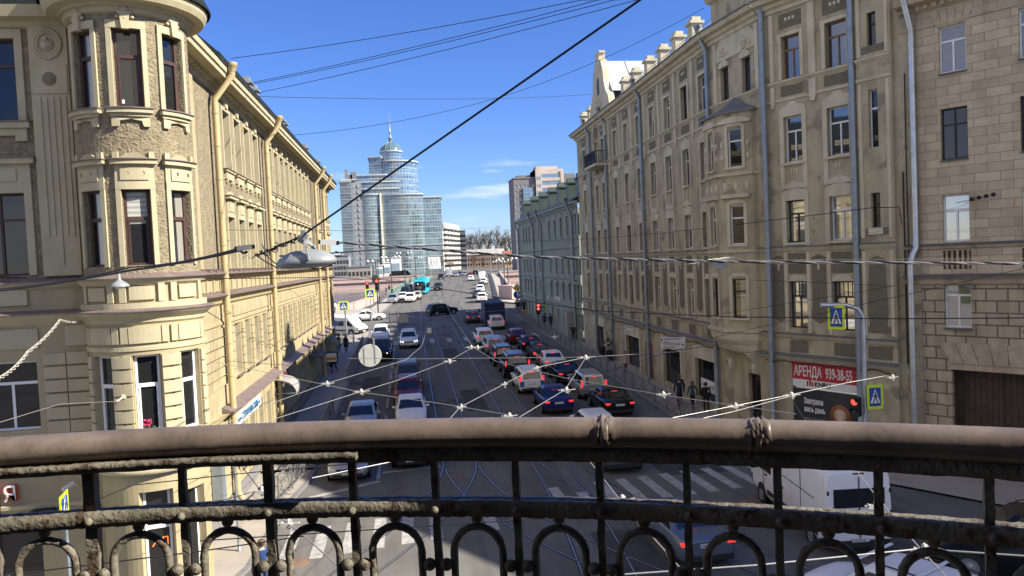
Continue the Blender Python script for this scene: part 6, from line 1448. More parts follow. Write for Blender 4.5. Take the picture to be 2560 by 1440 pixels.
# white delivery van
def boxvan(name, lab, loc, rz, L_, W_, H_, pm, front, windows=False, cat='van', group=None):
    o = empty(name, (0, 0, 0), lab, cat, group); h = W_/2; Y = lambda f: (f-.5)*L_
    def ring(f, w, zb, zt, k):
        w *= h; y = Y(f); return [Vector(p) for p in ((-w*.94, y, zb), (-w, y, zb+.15), (-w*1.0, y, zt*.55), (-w*(1-k*.35), y, zt-.22), (-w*(1-k*.8)+.0, y, zt-.06), (-w*(1-k*1.6), y, zt), (0, y, zt+.02), (w*(1-k*1.6), y, zt), (w*(1-k*.8), y, zt-.06), (w*(1-k*.35), y, zt-.22), (w*1.0, y, zt*.55), (w, y, zb+.15), (w*.94, y, zb))]
    st = [(0, .96, .48, H_-.06, .12), (.008, .985, .42, H_-.02, .12), (.03, 1, .36, H_, .12)]+front
    rings = [ring(*s) for s in st]; mb = MB(); mb.loft(rings); addp(o, mb, 'body', pm)
    i = next(k for k, s in enumerate(st) if s[3] < H_*.80)
    a, b = rings[i-1], rings[i]; q = [b[9], b[3], a[3], a[9]]; addp(o, pane_mesh(q, .08, .92, .06, .9, .03), 'windshield', CARGL)
    for s in (-1, 1):
        x = s*(h+.008); f0, f1 = st[i-1][0]-.10, st[i][0]-.02; mb = MB(); z0, z1 = H_*.50, H_*.76
        mb.poly([(x, Y(f0), z0), (x, Y(f1), z0), (x*.99, Y(f1-.03), z0+.2), (x*.985, Y(st[i-1][0]), z1), (x*.985, Y(f0), z1)]); addp(o, mb, 'side_window', CARGL)
        if windows:
            for k in range(windows):
                a0 = .06+k*(f0-.08)/windows; mb = MB(); mb.box((s*h*.985, Y(a0+(f0-.1)/windows/2), H_*.63), .06, (f0-.08)/windows*L_*.9, H_*.25); addp(o, mb, 'side_window', CARGL)
        mb = MB(); mb.box((s*(h+.004), Y(.40), .62), .03, L_*.62, .16); addp(o, mb, 'side_moulding', DARKP)
        mb = MB(); mb.box((s*(h+.17), Y(st[i][0]-.02), H_*.55), .2, .12, .34); addp(o, mb, 'mirror', BLACK)
        mb = MB(); mb.box((s*h*.92, Y(.012), 1.05), .14, .14, .5); addp(o, mb, 'tail_light', REDD)
        mb = MB(); mb.box((s*h*.74, Y(.975), H_*.36), .36, .22, .26); addp(o, mb, 'headlight', HEADL)
        for fy in (.17, .80):
            wr = .35; x = s*(h-.11); t = MB(); t.lathe([(wr*.6, -.1), (wr, -.08), (wr, .07), (wr*.9, .115), (wr*.6, .11)], (x, Y(fy), wr), 20, 'X', M=Matrix.Scale(s, 3, (1, 0, 0))); t.lathe([(.001, .105), (wr*1.18, .105)], (x, Y(fy), wr+.03), 20, 'X', M=Matrix.Scale(s, 3, (1, 0, 0)))
            w = addp(o, t, 'wheel', RUBBER); r_ = MB(); r_.lathe([(.001, .118), (wr*.25, .122), (wr*.3, .108), (wr*.55, .112), (wr*.6, .12)], (x, Y(fy), wr), 16, 'X', M=Matrix.Scale(s, 3, (1, 0, 0))); addp(w, r_, 'rim', RIM)
    mb = MB(); mb.box((0, Y(1.0), H_*.24), W_*.86, .14, .3); mb.box((0, Y(.0), .46), W_*.9, .12, .2); addp(o, mb, 'bumper_trim', DARKP)
    mb = MB(); mb.box((0, Y(1.0)+.08, H_*.22), .52, .02, .11); addp(o, mb, 'front_plate', PLATE)
    mb = MB(); mb.box((.0, Y(0)-.055, .58), .52, .02, .11); addp(o, mb, 'rear_plate', PLATE)
    place(o, loc, rz); return o, Y
vfront = [(.66, 1, .36, H, .12) for H in (2.62,)]+[(.72, .99, .36, 2.58, .14), (.75, .98, .36, 2.46, .16), (.86, .96, .36, 1.52, .12), (.95, .94, .4, 1.28, .12), (.99, .88, .44, 1.1, .12), (1, .8, .5, .9, .12)]
rv = -.10
VANC = (12.78-3.3*math.sin(rv), 20.55+3.3*math.cos(rv))
van, Yv = boxvan('delivery_van', 'big white delivery van with a dark rear window and ribbed roof at lower right', VANC, rv, 6.6, 2.0, 2.62, WH, vfront)
mb = MB(); mb.box((0, Yv(0)-.012, 1.82), 1.52, .02, .56); addp(van, mb, 'rear_window', CARGL)
mb = MB(); mb.box((0, Yv(0)-.02, 1.5), .02, .03, 1.9); mb.box((0, Yv(.005), 2.5), 1.0, .05, .04)
for s in (-1, 1):
    mb.box((s*.93, Yv(0)-.015, 1.35), .05, .05, .12); mb.box((s*.93, Yv(0)-.015, 2.0), .05, .05, .12)
addp(van, mb, 'door_seam', DARKP); mb = MB(); mb.box((0, Yv(.004), 2.54), .34, .06, .05); addp(van, mb, 'brake_light', REDD)
for k in range(6):
    x = -.6+k*.24
    for a in (.08, .24, .40, .55): mb = MB(); mb.box((x, Yv(a+.06), 2.632), .045, .75, .03); addp(van, mb, 'roof_rib', WH)
mb = MB()
for y in (-1.5, .55, 1.75):
    mb.box((-1.003, y, 1.45), .012, .02, 1.7)
mb.box((-1.004, -.5, 1.62), .012, 4.0, .02); mb.box((-1.006, .0, 1.2), .03, .22, .05); mb.box((-1.006, 1.5, 1.2), .03, .18, .05); addp(van, mb, 'side_seam', DARKP)
lettering(van, 'CRAFTER', -.78, Yv(0)-.022, .98, .09, DARKP, 1.2); lettering(van, 'О 210 УА 198', -.23, Yv(0)-.067, .545, .085, BLACK, .7)
mfront = [(.70, 1, .34, 2.23, .12), (.745, .99, .34, 2.14, .14), (.855, .96, .34, 1.40, .12), (.955, .94, .38, 1.18, .12), (.99, .88, .42, .95, .12), (1, .8, .48, .8, .12)]
e = gp(930, 838); rm = -P_+.62
boxvan('minibus', 'white minibus with dark side windows turning out by the crossing fence', (e.x-2.3*math.sin(rm)*-1-1.9, e.y+2.2), -P_/2-.55, 5.3, 1.95, 2.25, WH, mfront, 3, 'minibus')
wv = gp(1208, 701)
boxvan('delivery_van', 'white panel van parked at the head of the row on the bridge', (wv.x, wv.y+2.6), -.09, 5.2, 1.95, 2.3, WH, mfront, 0, 'van', gK)
lt = gp(1124, 693); boxvan('light_truck', 'pale light truck with a box body coming over the crest', (lt.x, lt.y+2.6), P_-.09, 5.4, 2.1, 2.5, SI, mfront, 0, 'truck', gB)
# city bus
bf = [(.965, 1, .4, 2.95, .08), (.98, .99, .4, 2.9, .08), (1, .96, .42, 1.15, .05)]
e = gp(1057, 737); L_ = 9.5
bus = empty('city_bus', (0, 0, 0), 'turquoise city bus coming down off the bridge', 'bus')
rings = []
for f, w, zb, zt in ((0, .97, .4, 2.9), (.01, 1, .34, 2.98), (.97, 1, .34, 2.98), (.99, .98, .34, 2.9), (1, .95, .38, 2.72)):
    w *= 1.25; y = (f-.5)*L_; rings.append([Vector(p) for p in ((-w, y, zb), (-w, y, zt-.25), (-w*.95, y, zt-.06), (-w*.85, y, zt), (w*.85, y, zt), (w*.95, y, zt-.06), (w, y, zt-.25), (w, y, zb))])
mb = MB(); mb.loft(rings, smooth=False); addp(bus, mb, 'body', TEAL)
mb = MB(); mb.box((0, L_/2+.0, 1.65), 2.26, .08, 1.5); addp(bus, mb, 'windshield', CARGL)
mb = MB(); mb.box((0, L_/2+.0, 2.58), 1.7, .05, .22); addp(bus, mb, 'destination_board', BLACK)
for s in (-1, 1):
    for k in range(6): mb = MB(); mb.box((s*1.25, -4.0+k*1.45, 1.75), .04, 1.3, 1.0); addp(bus, mb, 'side_window', CARGL)
    mb = MB(); mb.box((s*.9, L_/2+.02, .72), .4, .06, .18); addp(bus, mb, 'headlight', HEADL)
    mb = MB(); mb.box((s*1.45, L_/2+.1, 1.9), .16, .16, .5); addp(bus, mb, 'mirror', BLACK)
    for y in (-2.6, 3.0): t = MB(); t.lathe([(.2, .12), (.48, .12), (.48, -.15)], (s*1.16, y, .48), 18, 'X', M=Matrix.Scale(s, 3, (1, 0, 0))); addp(bus, t, 'wheel', RUBBER)
mb = MB(); mb.box((0, -1.5, 3.12), 1.7, 2.6, .3); mb.box((0, 2.6, 3.08), 1.5, 1.4, .22); addp(bus, mb, 'roof_unit', TEAL)
place(bus, (e.x, e.y+L_/2), P_-.12)
# navy box truck
e = gp(1240, 822); tk = empty('box_truck', (0, 0, 0), 'navy blue covered box truck at the edge of the shade', 'truck')
mb = MB(); mb.box((0, -.8, 1.85), 2.35, 4.6, 2.3); addp(tk, mb, 'cargo_box', NAVY)
mb = MB()
for s in (-1, 1): mb.box((s*1.175, -.8, .78), .04, 4.62, .12); mb.box((s*1.17, -3.1, 1.85), .06, .06, 2.3)
mb.box((0, -3.1, 2.97), 2.36, .06, .06); mb.box((0, -.8, .6), 2.0, 5.0, .2); addp(tk, mb, 'frame', DARKP)
mb = MB(); mb.loft([[Vector((x, y, z)) for x, z in ((-1, .5), (-1, 1.9), (-.9, 2.2), (.9, 2.2), (1, 1.9), (1, .5))] for y in (1.6, 3.0)]+[[Vector((x, 3.3, z)) for x, z in ((-1, .5), (-1, 1.1), (-.9, 1.2), (.9, 1.2), (1, 1.1), (1, .5))]], smooth=False); addp(tk, mb, 'cab', NAVY)
for s in (-1, 1):
    for y in (-2.2, 2.2): t = MB(); t.lathe([(.15, .12), (.42, .12), (.42, -.14)], (s*.95, y, .42), 16, 'X', M=Matrix.Scale(s, 3, (1, 0, 0))); addp(tk, t, 'wheel', RUBBER)
    mb = MB(); mb.box((s*1.3, 2.6, 1.7), .2, .1, .4); addp(tk, mb, 'mirror', BLACK)
    mb = MB(); mb.box((s*.9, -3.12, .62), .3, .06, .14); addp(tk, mb, 'tail_light', REDD)
place(tk, (e.x, e.y+3.5), 0)
# ================================================================ people
SKINM = mat('skin', (.50, .31, .23), .6, .05, 8); HAIRD = mat('dark_hair', (.03, .022, .018), .6, .1, 20); HAIRB = mat('brown_hair', (.12, .07, .04), .6, .1, 20)
SHOE = mat('dark_shoe', (.02, .02, .02), .6, 0); SHOEW = mat('pale_shoe', (.6, .6, .58), .6, 0)
CLOTH = {n: mat(n+'_cloth', c, .9, .12, 12) for n, c in dict(black=(.014, .014, .017), navy=(.02, .03, .07), maroon=(.06, .012, .018), blue=(.02, .05, .16), teal=(.03, .09, .11), pink=(.50, .36, .33), grey=(.12, .12, .13), white=(.62, .62, .62), jeans=(.04, .07, .14), beige=(.4, .34, .26)).items()}
def body_mesh(pose):
    """one continuous skinned surface grown from a jointed skeleton, facing +Y"""
    J = {}; E_ = []; Rr = {}; K = {}
    def j(n, p, r, par=None, kind='coat'):
        J[n] = len(Rr); Rr[n] = (Vector(p), r)
        if par: E_.append((J[par], J[n])); K[(J[par], J[n])] = kind
    s = {'stand': 0, 'walk': .28, 'phone': .12}[pose]
    j('pelvis', (0, 0, .94), .135, None); j('waist', (0, .005, 1.10), .118, 'pelvis'); j('chest', (0, -.005, 1.30), .135, 'waist'); j('upper', (0, -.01, 1.42), .105, 'chest'); j('neck', (0, 0, 1.50), .052, 'upper', 'skin')
    j('chin', (0, .02, 1.565), .070, 'neck', 'skin'); j('head', (0, .012, 1.635), .088, 'chin', 'skin'); j('crown', (0, .0, 1.705), .062, 'head', 'skin')
    for sd, a in (('l', -1), ('r', 1)):
        f = s*a; k = -f
        j(sd+'hip', (a*.095, 0, .88), .098, 'pelvis', 'trousers'); j(sd+'knee', (a*.10, f*.62+.02, .49), .066, sd+'hip', 'trousers'); j(sd+'calf', (a*.10, f*.8-.03-max(0, -f)*.35, .32), .056, sd+'knee', 'trousers'); an = (a*.10, f*1.05-.02-max(0, -f)*.5, .10+max(0, -f)*.22)
        j(sd+'ankle', an, .042, sd+'calf', 'trousers'); j(sd+'toe', (a*.115, an[1]+.17, .045+max(0, -f)*.05), .036, sd+'ankle', 'shoe')
        j(sd+'shoulder', (a*.185, -.01, 1.405), .066, 'upper')
        if pose == 'phone' and a == 1: el, wr_ = (.23, .07, 1.14), (.14, .24, 1.34)
        else: el, wr_ = (a*.235, k*.30-.03, 1.13), (a*.235, k*.62+.06, .90)
        j(sd+'elbow', el, .050, sd+'shoulder'); j(sd+'wrist', wr_, .033, sd+'elbow')
        d = (Vector(wr_)-Vector(el)).normalized(); pa = Vector(wr_)+d*.065; j(sd+'palm', pa, .036, sd+'wrist', 'skin')
        for q, (o, l) in enumerate(((-.024, .075), (-.008, .085), (.008, .082), (.022, .066))):
            b_ = pa+Vector((0, o, 0))+d*.03; j(sd+'f%d' % q, b_+d*l*.55, .0095, sd+'palm', 'skin'); j(sd+'g%d' % q, b_+d*l+Vector((-a*.022, .004, 0)), .008, sd+'f%d' % q, 'skin')
        j(sd+'thumb', Vector(wr_)+d*.04+Vector((-a*.02, .045, 0)), .011, sd+'palm', 'skin')
    me = bpy.data.meshes.new('skeleton'); me.from_pydata([v[0] for v in Rr.values()], E_, [])
    o = bpy.data.objects.new('skeleton', me); COL.objects.link(o); m = o.modifiers.new('s', 'SKIN'); m.use_smooth_shade = True
    for v, (p, r) in zip(me.skin_vertices[0].data, Rr.values()): v.radius = (r, r)
    for n in ('pelvis', 'waist', 'chest', 'upper'): me.skin_vertices[0].data[J[n]].radius = (Rr[n][1]*1.12, Rr[n][1]*.80)
    me.skin_vertices[0].data[J['pelvis']].use_root = True
    o.modifiers.new('u', 'SUBSURF').levels = 1
    dg = bpy.context.evaluated_depsgraph_get(); out = bpy.data.meshes.new_from_object(o.evaluated_get(dg)); bpy.data.objects.remove(o)
    segs = [(Rr[list(Rr)[a]][0], Rr[list(Rr)[b]][0], K[(a, b)]) for a, b in E_]; idx = {'coat': 0, 'trousers': 1, 'skin': 2, 'shoe': 3}
    for n in ('coat', 'trousers', 'skin', 'shoe'): out.materials.append(SKINM)
    for p in out.polygons:
        c = p.center; best = 9; kk = 'coat'
        for a, b, k in segs:
            ab = b-a; t = max(0, min(1, (c-a).dot(ab)/max(ab.length_squared, 1e-9))); d = (c-a-ab*t).length
            if d < best: best = d; kk = k
        if kk == 'trousers' and c.z > .90: kk = 'coat'
        p.material_index = idx[kk]; p.use_smooth = True
    # face: nose, eyes, mouth and ears grown into the same mesh
    bm = bmesh.new(); bm.from_mesh(out)
    def blob(p, r, mi, sc=(1, 1, 1)):
        q = bmesh.ops.create_icosphere(bm, subdivisions=1, radius=r, matrix=Matrix.Translation(p) @ Matrix.Diagonal((*sc, 1)))
        for v in q['verts']:
            for f in v.link_faces: f.material_index = mi
    blob((0, .105, 1.62), .016, 2, (.8, 1, 1.3)); blob((-.095, .01, 1.625), .022, 2, (.4, .8, 1.3)); blob((.095, .01, 1.625), .022, 2, (.4, .8, 1.3)); blob((-.033, .092, 1.645), .009, 3); blob((.033, .092, 1.645), .009, 3); blob((0, .092, 1.578), .014, 3, (1.5, .4, .35))
    bm.to_mesh(out); bm.free(); out.name = 'body'; return out
BODY = {}; HAIRM = {}
def hair_mesh(long):
    mb = MB(); rings = []
    pr = [(.03, 1.745), (.075, 1.73), (.100, 1.69), (.106, 1.645), (.102, 1.60)]+([(.105, 1.54), (.115, 1.47), (.10, 1.38), (.05, 1.33)] if long else [(.085, 1.565)])
    for r, z in pr:
        a0, a1 = (-.0, 2*math.pi) if z > 1.68 else (R(150-0), R(390))
        rings.append([Vector((r*math.cos(lerp(a0, a1, k/16)), -.012+r*1.06*math.sin(lerp(a0, a1, k/16)), z)) for k in range(17)])
    mb.loft(rings, closed=False); return mb
def coat_mesh(z0, w):
    mb = MB(); rings = []
    for z, a, b in ((1.44, .13, .095), (1.36, .19, .125), (1.2, .175, .125), (1.06, .165, .125), (.92, .185, .15), (z0, w, w*.85)): rings.append([Vector((a*math.cos(2*math.pi*k/16), b*math.sin(2*math.pi*k/16), z)) for k in range(16)])
    mb.loft(rings, caps=False); return mb
def person(p, rz, pose, coat, legs, lab, hair=HAIRD, long=False, shoes=SHOE, h=1.72, longcoat=0, bag=None, group='people on the pavements', dz=.14):
    o = empty('person', (p[0], p[1], gz(p[1])+dz), lab, 'person', group, rz); o.scale = (h/1.74,)*3
    if pose not in BODY: BODY[pose] = body_mesh(pose)
    b = bpy.data.objects.new('body', BODY[pose]); link(b); b.parent = o
    for i, m in enumerate((CLOTH[coat], CLOTH[legs], SKINM, shoes)): b.material_slots[i].link = 'OBJECT'; b.material_slots[i].material = m
    if long not in HAIRM: HAIRM[long] = hair_mesh(long)
    addp(o, HAIRM[long], 'hair', hair)
    if longcoat: addp(o, coat_mesh(longcoat, .24), 'coat', CLOTH[coat])
    if bag:
        a = 1; mb = MB(); mb.loft([[Vector((.30*a+x, y-.02, z)) for x, y in ((-.05, -.16*k), (.05, -.16*k), (.05, .16*k), (-.05, .16*k))] for z, k in ((.48, .8), (.52, 1), (.75, .95), (.8, .7))]); mb.tube([(.28, -.08, .8), (.26, 0, .92), (.28, .08, .8)], .012, 6)
        g = mb.build('handbag', CLOTH['black'], label='dark bag hanging from the hand of the pedestrian in black by the left fence', cat='bag'); g.location = o.location; g.rotation_euler = o.rotation_euler
    return o
def pp(x, y): return gp(x, y)
person(pp(848, 886), P_, 'stand', 'maroon', 'navy', 'person in a maroon top walking towards us past the end of the left fence', h=1.8)
person(pp(866, 886), 0.2, 'walk', 'black', 'black', 'person in a long black coat with long hair beside the one in maroon', long=True, longcoat=.6, h=1.72)
person(pp(836, 936), P_-.2, 'walk', 'black', 'black', 'person in black with a dark bag on the left pavement in the shade', bag=True, h=1.78, longcoat=.75)
person(pp(838, 784), .4, 'walk', 'white', 'grey', 'person in a pale jacket at the sunlit far corner of the yellow house', h=1.75)
person(pp(974, 733), P_, 'walk', 'black', 'black', 'person in black walking on the left bridge pavement by the green railing', h=1.78)
person(pp(1026, 712), P_, 'stand', 'grey', 'black', 'person in grey farther along the green bridge railing', h=1.75)
person(pp(1037, 703), P_, 'walk', 'black', 'black', 'farthest person in black at the end of the green bridge railing', h=1.75)
BLUEP = atZ(652, 1352, 1.76); person((BLUEP.x, BLUEP.y), .5, 'phone', 'blue', 'jeans', 'person in a blue jacket holding a hand to the ear at the sunlit corner kerb', hair=HAIRB, h=1.74, dz=.06, shoes=SHOEW)
person((15.15, 42.0), -.15, 'walk', 'navy', 'black', 'tallest person in navy, left of the group walking away beside the shop window', hair=HAIRB, h=1.86)
person((15.5, 42.9), .1, 'walk', 'black', 'black', 'person in black in front of the tallest one in the group by the shop window', hair=HAIRB, h=1.84)
person((15.75, 41.5), 0, 'walk', 'teal', 'black', 'person with long hair in a teal jacket, middle of the group by the shop window', long=True, hair=HAIRB, h=1.68)
person((16.2, 40.6), -.3, 'stand', 'black', 'black', 'person in black standing right of the teal jacket near the grey downpipe', h=1.74)
person((15.45, 54.0), P_, 'walk', 'pink', 'grey', 'person with dark hair in a pale pink jacket walking towards us behind the fence', long=True, h=1.7, longcoat=.85)
person((15.6, 72.5), P_, 'phone', 'black', 'jeans', 'person in black and jeans by the grey cabinet of the green house', h=1.78)
person((14.9, 84.2), .1, 'walk', 'navy', 'black', 'left one of two people in dark clothes on the pavement under the red lamp', h=1.8)
person((15.5, 83.6), -.1, 'walk', 'navy', 'navy', 'bulky right one of two people in dark clothes on the pavement under the red lamp', h=1.78, longcoat=.8)
for i, (x, y, lab) in enumerate(((14.7, 104.5, 'leftmost'), (15.2, 105.3, 'second'), (15.65, 104.2, 'third'), (16.0, 105.8, 'rightmost'))):
    person((x, y), P_ if i % 2 else 0, 'stand', ('black', 'navy', 'black', 'navy')[i], 'black', lab+' of four dark figures waiting at the far right corner by the navy truck', h=1.74+.03*i)
person(pp(1210, 848), -1.3, 'walk', 'black', 'black', 'person in black crossing the road at the far crosswalk behind the white crossover', h=1.78, dz=0)
person(pp(1259, 737), P_, 'walk', 'navy', 'navy', 'person in navy and white at the stairs on the right bridge pavement', h=1.78)
# ================================================================ signs, signals, fences, canopies
def facing(p, turn=0.0):
    """frame of a flat sign at p that faces roughly down the street towards the near junction, turned by an angle"""
    a = math.atan2(-p.x, -p.y)+turn; N = Vector((math.sin(a), math.cos(a), 0)); return Vector((-N.y, N.x, 0)), N
def sign_frame(p, turn):
    U, N = facing(p, turn); return frame((p.x, p.y, p.z), U, N)
def crossing_sign(p, w, h, turn, lab, pole=None, grp='pedestrian crossing signs'):
    o = empty('crossing_sign', p, lab, 'road sign', grp); F = sign_frame(p, turn); a, b = w/2, h/2
    mb = MB(); mb.fbox(F, -a, a, -b, b, 0, .02); mb.build('border', SIGNY, o)
    mb = MB(); mb.fbox(F, -a*.72, a*.72, -b*.76, b*.76, .021, .026); mb.build('blue_panel', SIGNB, o)
    mb = MB(); mb.fpoly(F, [(-a*.62, -b*.52), (a*.62, -b*.52), (0, b*.66)], .027, .031); mb.build('white_triangle', SIGNW, o)
    mb = MB(); s = h*.36
    q = lambda pts: mb.fpoly(F, [(x*s, y*s-b*.12) for x, y in pts], .032, .035)
    q([(.10*math.cos(t*.7854), .62+.10*math.sin(t*.7854)) for t in range(8)])
    q([(-.06, .48), (.12, .48), (.16, .05), (-.10, .05)]); q([(-.10, .08), (.03, .08), (-.18, -.52), (-.32, -.48)]); q([(.02, .08), (.16, .05), (.36, -.50), (.22, -.53)]); q([(-.06, .46), (.02, .40), (-.24, .16), (-.30, .22)]); q([(.08, .46), (.14, .40), (.32, .14), (.26, .10)])
    for k in range(4): q([(-.62+k*.34, -.72), (-.46+k*.34, -.72), (-.42+k*.3, -.56), (-.52+k*.3, -.56)])
    mb.build('walker_pictogram', BLACK, o)
    mb = MB(); mb.fbox(F, -a*.3, a*.3, -.03, .03, -.05, -.001); mb.build('bracket', PIPEG, o)
    return o
def pole(p, h, r, lab, m=PIPEG, arm=None, cat='pole', grp=None, name='sign_pole'):
    o = empty(name, p, lab, cat, grp); mb = MB(); P = [p, p+Vector((0, 0, h*.5)), p+Vector((0, 0, h))]
    if arm: P += [p+Vector((arm[0]*.12, arm[1]*.12, h+.28)), p+Vector((arm[0]*.4, arm[1]*.4, h+.42)), p+Vector((arm[0], arm[1], h+.45))]
    mb.tube(P, r, 10); mb.build('shaft', m, o); mb = MB(); mb.lathe([(r*2.2, 0), (r*2.2, .03), (r*1.3, .06), (r*1.2, .4)], p, 10); mb.build('base', m, o); return o
def traffic_light(p, turn, lab, lit=(0,), n=3, s=.30, grp='traffic lights'):
    o = empty('traffic_light', p, lab, 'traffic light', grp); F = sign_frame(p, turn); hh = n*s
    mb = MB(); mb.fbox(F, -s*.5, s*.5, -hh/2, hh/2, -.1, .1); mb.build('housing', BLACK, o)
    for k in range(n):
        c = F(0, hh/2-s*(k+.5), .1); U, N = facing(p, turn); Mx = Matrix((U, Vector((0, 0, 1)), N)).transposed()
        mb = MB(); mb.lathe([(.001, .03), (s*.26, .022), (s*.36, 0)], c, 16, M=Mx); mb.build('lens', (REDDIM if n == 2 else REDL) if k in lit else DARKLENS, o)
        mb = MB(); mb.lathe([(s*.38, 0), (s*.38, .14)], c, 12, M=Mx, a0=0, a1=math.pi); mb.build('visor', BLACK, o)
    return o
DARKLENS = mat('unlit_lens', (.05, .06, .05), .3, 0)
# near right: pole with bent arm, two crossing signs and a small signal
TR_ = 27.0
pb = atT(2163, 1000, TR_); pb = Vector((pb.x, pb.y, .1)); ph = atT(2155, 790, TR_).z-.1; e2 = atT(2052, 748, TR_)
pole(pb, ph, .085, 'grey pole with a bent arm carrying crossing signs before the rental banner', PIPEZ, (e2.x-pb.x, e2.y-pb.y))
crossing_sign(atT(2091, 793, TR_-.1), .60, .88, .42, 'upper crossing sign hanging from the bent arm above the rental banner')
crossing_sign(atT(2187, 992, TR_-.15), .58, .86, -.50, 'lower crossing sign on the right side of the grey pole')
traffic_light(atT(2139, 1016, TR_-.1), .5, 'pedestrian signal with a dim red figure on the left side of the grey pole', (0,), 2, .34)
# far left group
p1 = gp(868, 858); pole(Vector((p1.x, p1.y, p1.z)), atY(866, 745, p1.y).z-p1.z, .075, 'white-grey pole with a bent arm behind the white minibus', LAMPG, (1.6, 0))
crossing_sign(atY(859, 765, p1.y-1.5), 1.0, 1.0, 0, 'square crossing sign in front of the minibus pole on the left'); q1 = atY(861, 765, p1.y-1.4); pole(Vector((q1.x, q1.y, gz(q1.y)+.1)), 4.0, .04, 'thin pole under the square crossing sign by the minibus')
q1 = atY(925, 734, 106); crossing_sign(q1, 1.3, 1.3, 0, 'double crossing sign in the sun at the bridge foot, left side'); pole(Vector((q1.x, q1.y+.1, gz(q1.y)+.1)), q1.z-gz(q1.y)-.2, .05, 'thin pole under the double crossing sign at the bridge foot')
q2 = atY(942, 712, 112); pole(Vector((q2.x, q2.y+.2, gz(q2.y))), atY(942, 655, 112).z-gz(112), .10, 'dark signal mast at the bridge foot behind the crossing sign', POSTG)
traffic_light(q2, 0, 'traffic light with red lit on the dark signal mast', (0,), 3, .55); traffic_light(atY(918, 716, 110), 0, 'smaller red traffic light left of the dark signal mast', (0,), 3, .45)
mb = MB(); q3 = atY(938, 698, 113); mb.box(q3, .9, .3, 1.2); mb.build('road_sign', POSTG, label='dark cluster of sign backs on top of the signal mast', cat='road sign')
# right side far
q4 = atX(1346, 772, 14.5); pole(Vector((q4.x, q4.y+.15, gz(q4.y)+.1)), q4.z-gz(q4.y)+.6, .06, 'dark signal post on the right pavement beside the green house', POSTG)
traffic_light(q4, 0, 'traffic light with two red lenses lit in front of the green house', (0, 1), 3, .40)
crossing_sign(q4+Vector((.55, .3, -.05)), .75, .8, -.2, 'shaded crossing sign right behind the double red light')
q5 = atY(1294, 737, 110); pq = Vector((q5.x, q5.y+.06, gz(110)+.1)); pole(pq, q5.z-pq.z+1.9, .05, 'thin sign post at the far corner of the green house')
def rsign(name, p, r, lab, m, kind, turn=0):
    o = empty(name, p, lab, 'road sign'); U, N = facing(p, turn); Mx = Matrix((U, Vector((0, 0, 1)), N)).transposed(); F = sign_frame(p, turn); mb = MB()
    if kind == 'disc': mb.lathe([(.001, .02), (r*.97, .02), (r, .0), (.001, 0)], p, 28, M=Mx, smooth=False)
    elif kind == 'diamond': mb.fpoly(F, [(-r, 0), (0, -r), (r, 0), (0, r)], 0, .02)
    elif kind == 'tri': mb.fpoly(F, [(-r, -r*.7), (r, -r*.7), (0, r)], 0, .02)
    mb.build('plate', m, o); return o, F
o, F = rsign('direction_sign', q5, .62, 'blue round direction sign at the far corner of the green house', SIGNB, 'disc'); mb = MB(); mb.fpoly(F, [(-.06, -.4), (.06, -.4), (.06, .1), (.2, .1), (0, .42), (-.2, .1), (-.06, .1)], .022, .026); mb.fpoly(F, [(.06, -.15), (.26, -.15), (.26, -.26), (.48, -.08), (.26, .1), (.26, -.02), (.06, -.02)], .022, .026); mb.build('arrow', SIGNW, o)
o, F = rsign('priority_sign', atY(1293, 720, 110), .72, 'yellow diamond priority sign above the blue round one', SIGNW, 'diamond'); mb = MB(); mb.fpoly(F, [(-.5, 0), (0, -.5), (.5, 0), (0, .5)], .022, .026); mb.build('yellow_face', SIGNO, o)
o, F = rsign('warning_sign', atY(1294, 753, 110), .6, 'red bordered triangular sign below the blue round one', SIGNR, 'tri'); mb = MB(); mb.fpoly(F, [(-.38, -.28), (.38, -.28), (0, .4)], .022, .026); mb.build('white_face', SIGNW, o)
q6 = atX(1310, 779, 15.2); o = empty('orange_sign', q6, 'small orange notice sticking out from the green house', 'sign'); F = sign_frame(q6, 0); mb = MB(); mb.fbox(F, -.6, .6, -.22, .22, 0, .04); mb.build('plate', SIGNO, o); text('lettering', 'ЛОМБАРД', F, -.5, -.1, .045, .24, BLACK, o, .8)
# hanging disc, hanging panels and direction board
qd = atZ(925, 889, 6.0); o, F = rsign('hanging_disc', qd, .42, 'round pale disc seen from the back, hanging from the span wire', mat('pale_sign_back', (.44, .44, .41), .5, .08, 3), 'disc')
mb = MB(); mb.fbox(F, -.22, -.19, -.3, .3, .022, .035); mb.fbox(F, .17, .20, -.3, .3, .022, .035); mb.fbox(F, .13, .19, .3, .62, .0, .03); mb.build('bracket', LAMPG, o)
for x, m_, lab in ((983, mat('pink_edge_plate', (.5, .32, .28), .5, .1, 3), 'small white panel with a reddish edge hanging over the tram tracks'), (1009, CANOPY, 'small plain grey panel hanging right of the reddish one')):
    p = atZ(x, 796, 6.1); o = empty('hanging_sign', p, lab, 'sign'); F = sign_frame(p, 0); mb = MB(); mb.fbox(F, -.26, .26, -.24, .24, 0, .02); mb.build('plate', m_, o)
    if x < 1000: mb = MB(); mb.fbox(F, -.21, .21, -.19, .19, .022, .026); mb.build('face', SIGNW, o)
    mb = MB()
    for s in (-.2, .2): mb.fbox(F, s-.01, s+.01, .24, .48, 0, .01)
    mb.build('hanger', WIREB, o)
p = atT(1682, 857, 31); o = empty('direction_board', p, 'grey-white direction board with black arrows and street names hanging at the right', 'road sign'); F = sign_frame(p, .12)
mb = MB(); mb.fbox(F, -.5, .5, -.235, .235, 0, .02); mb.build('plate', mat('dull_white_board', (.50, .47, .43), .6, .06, 3), o)
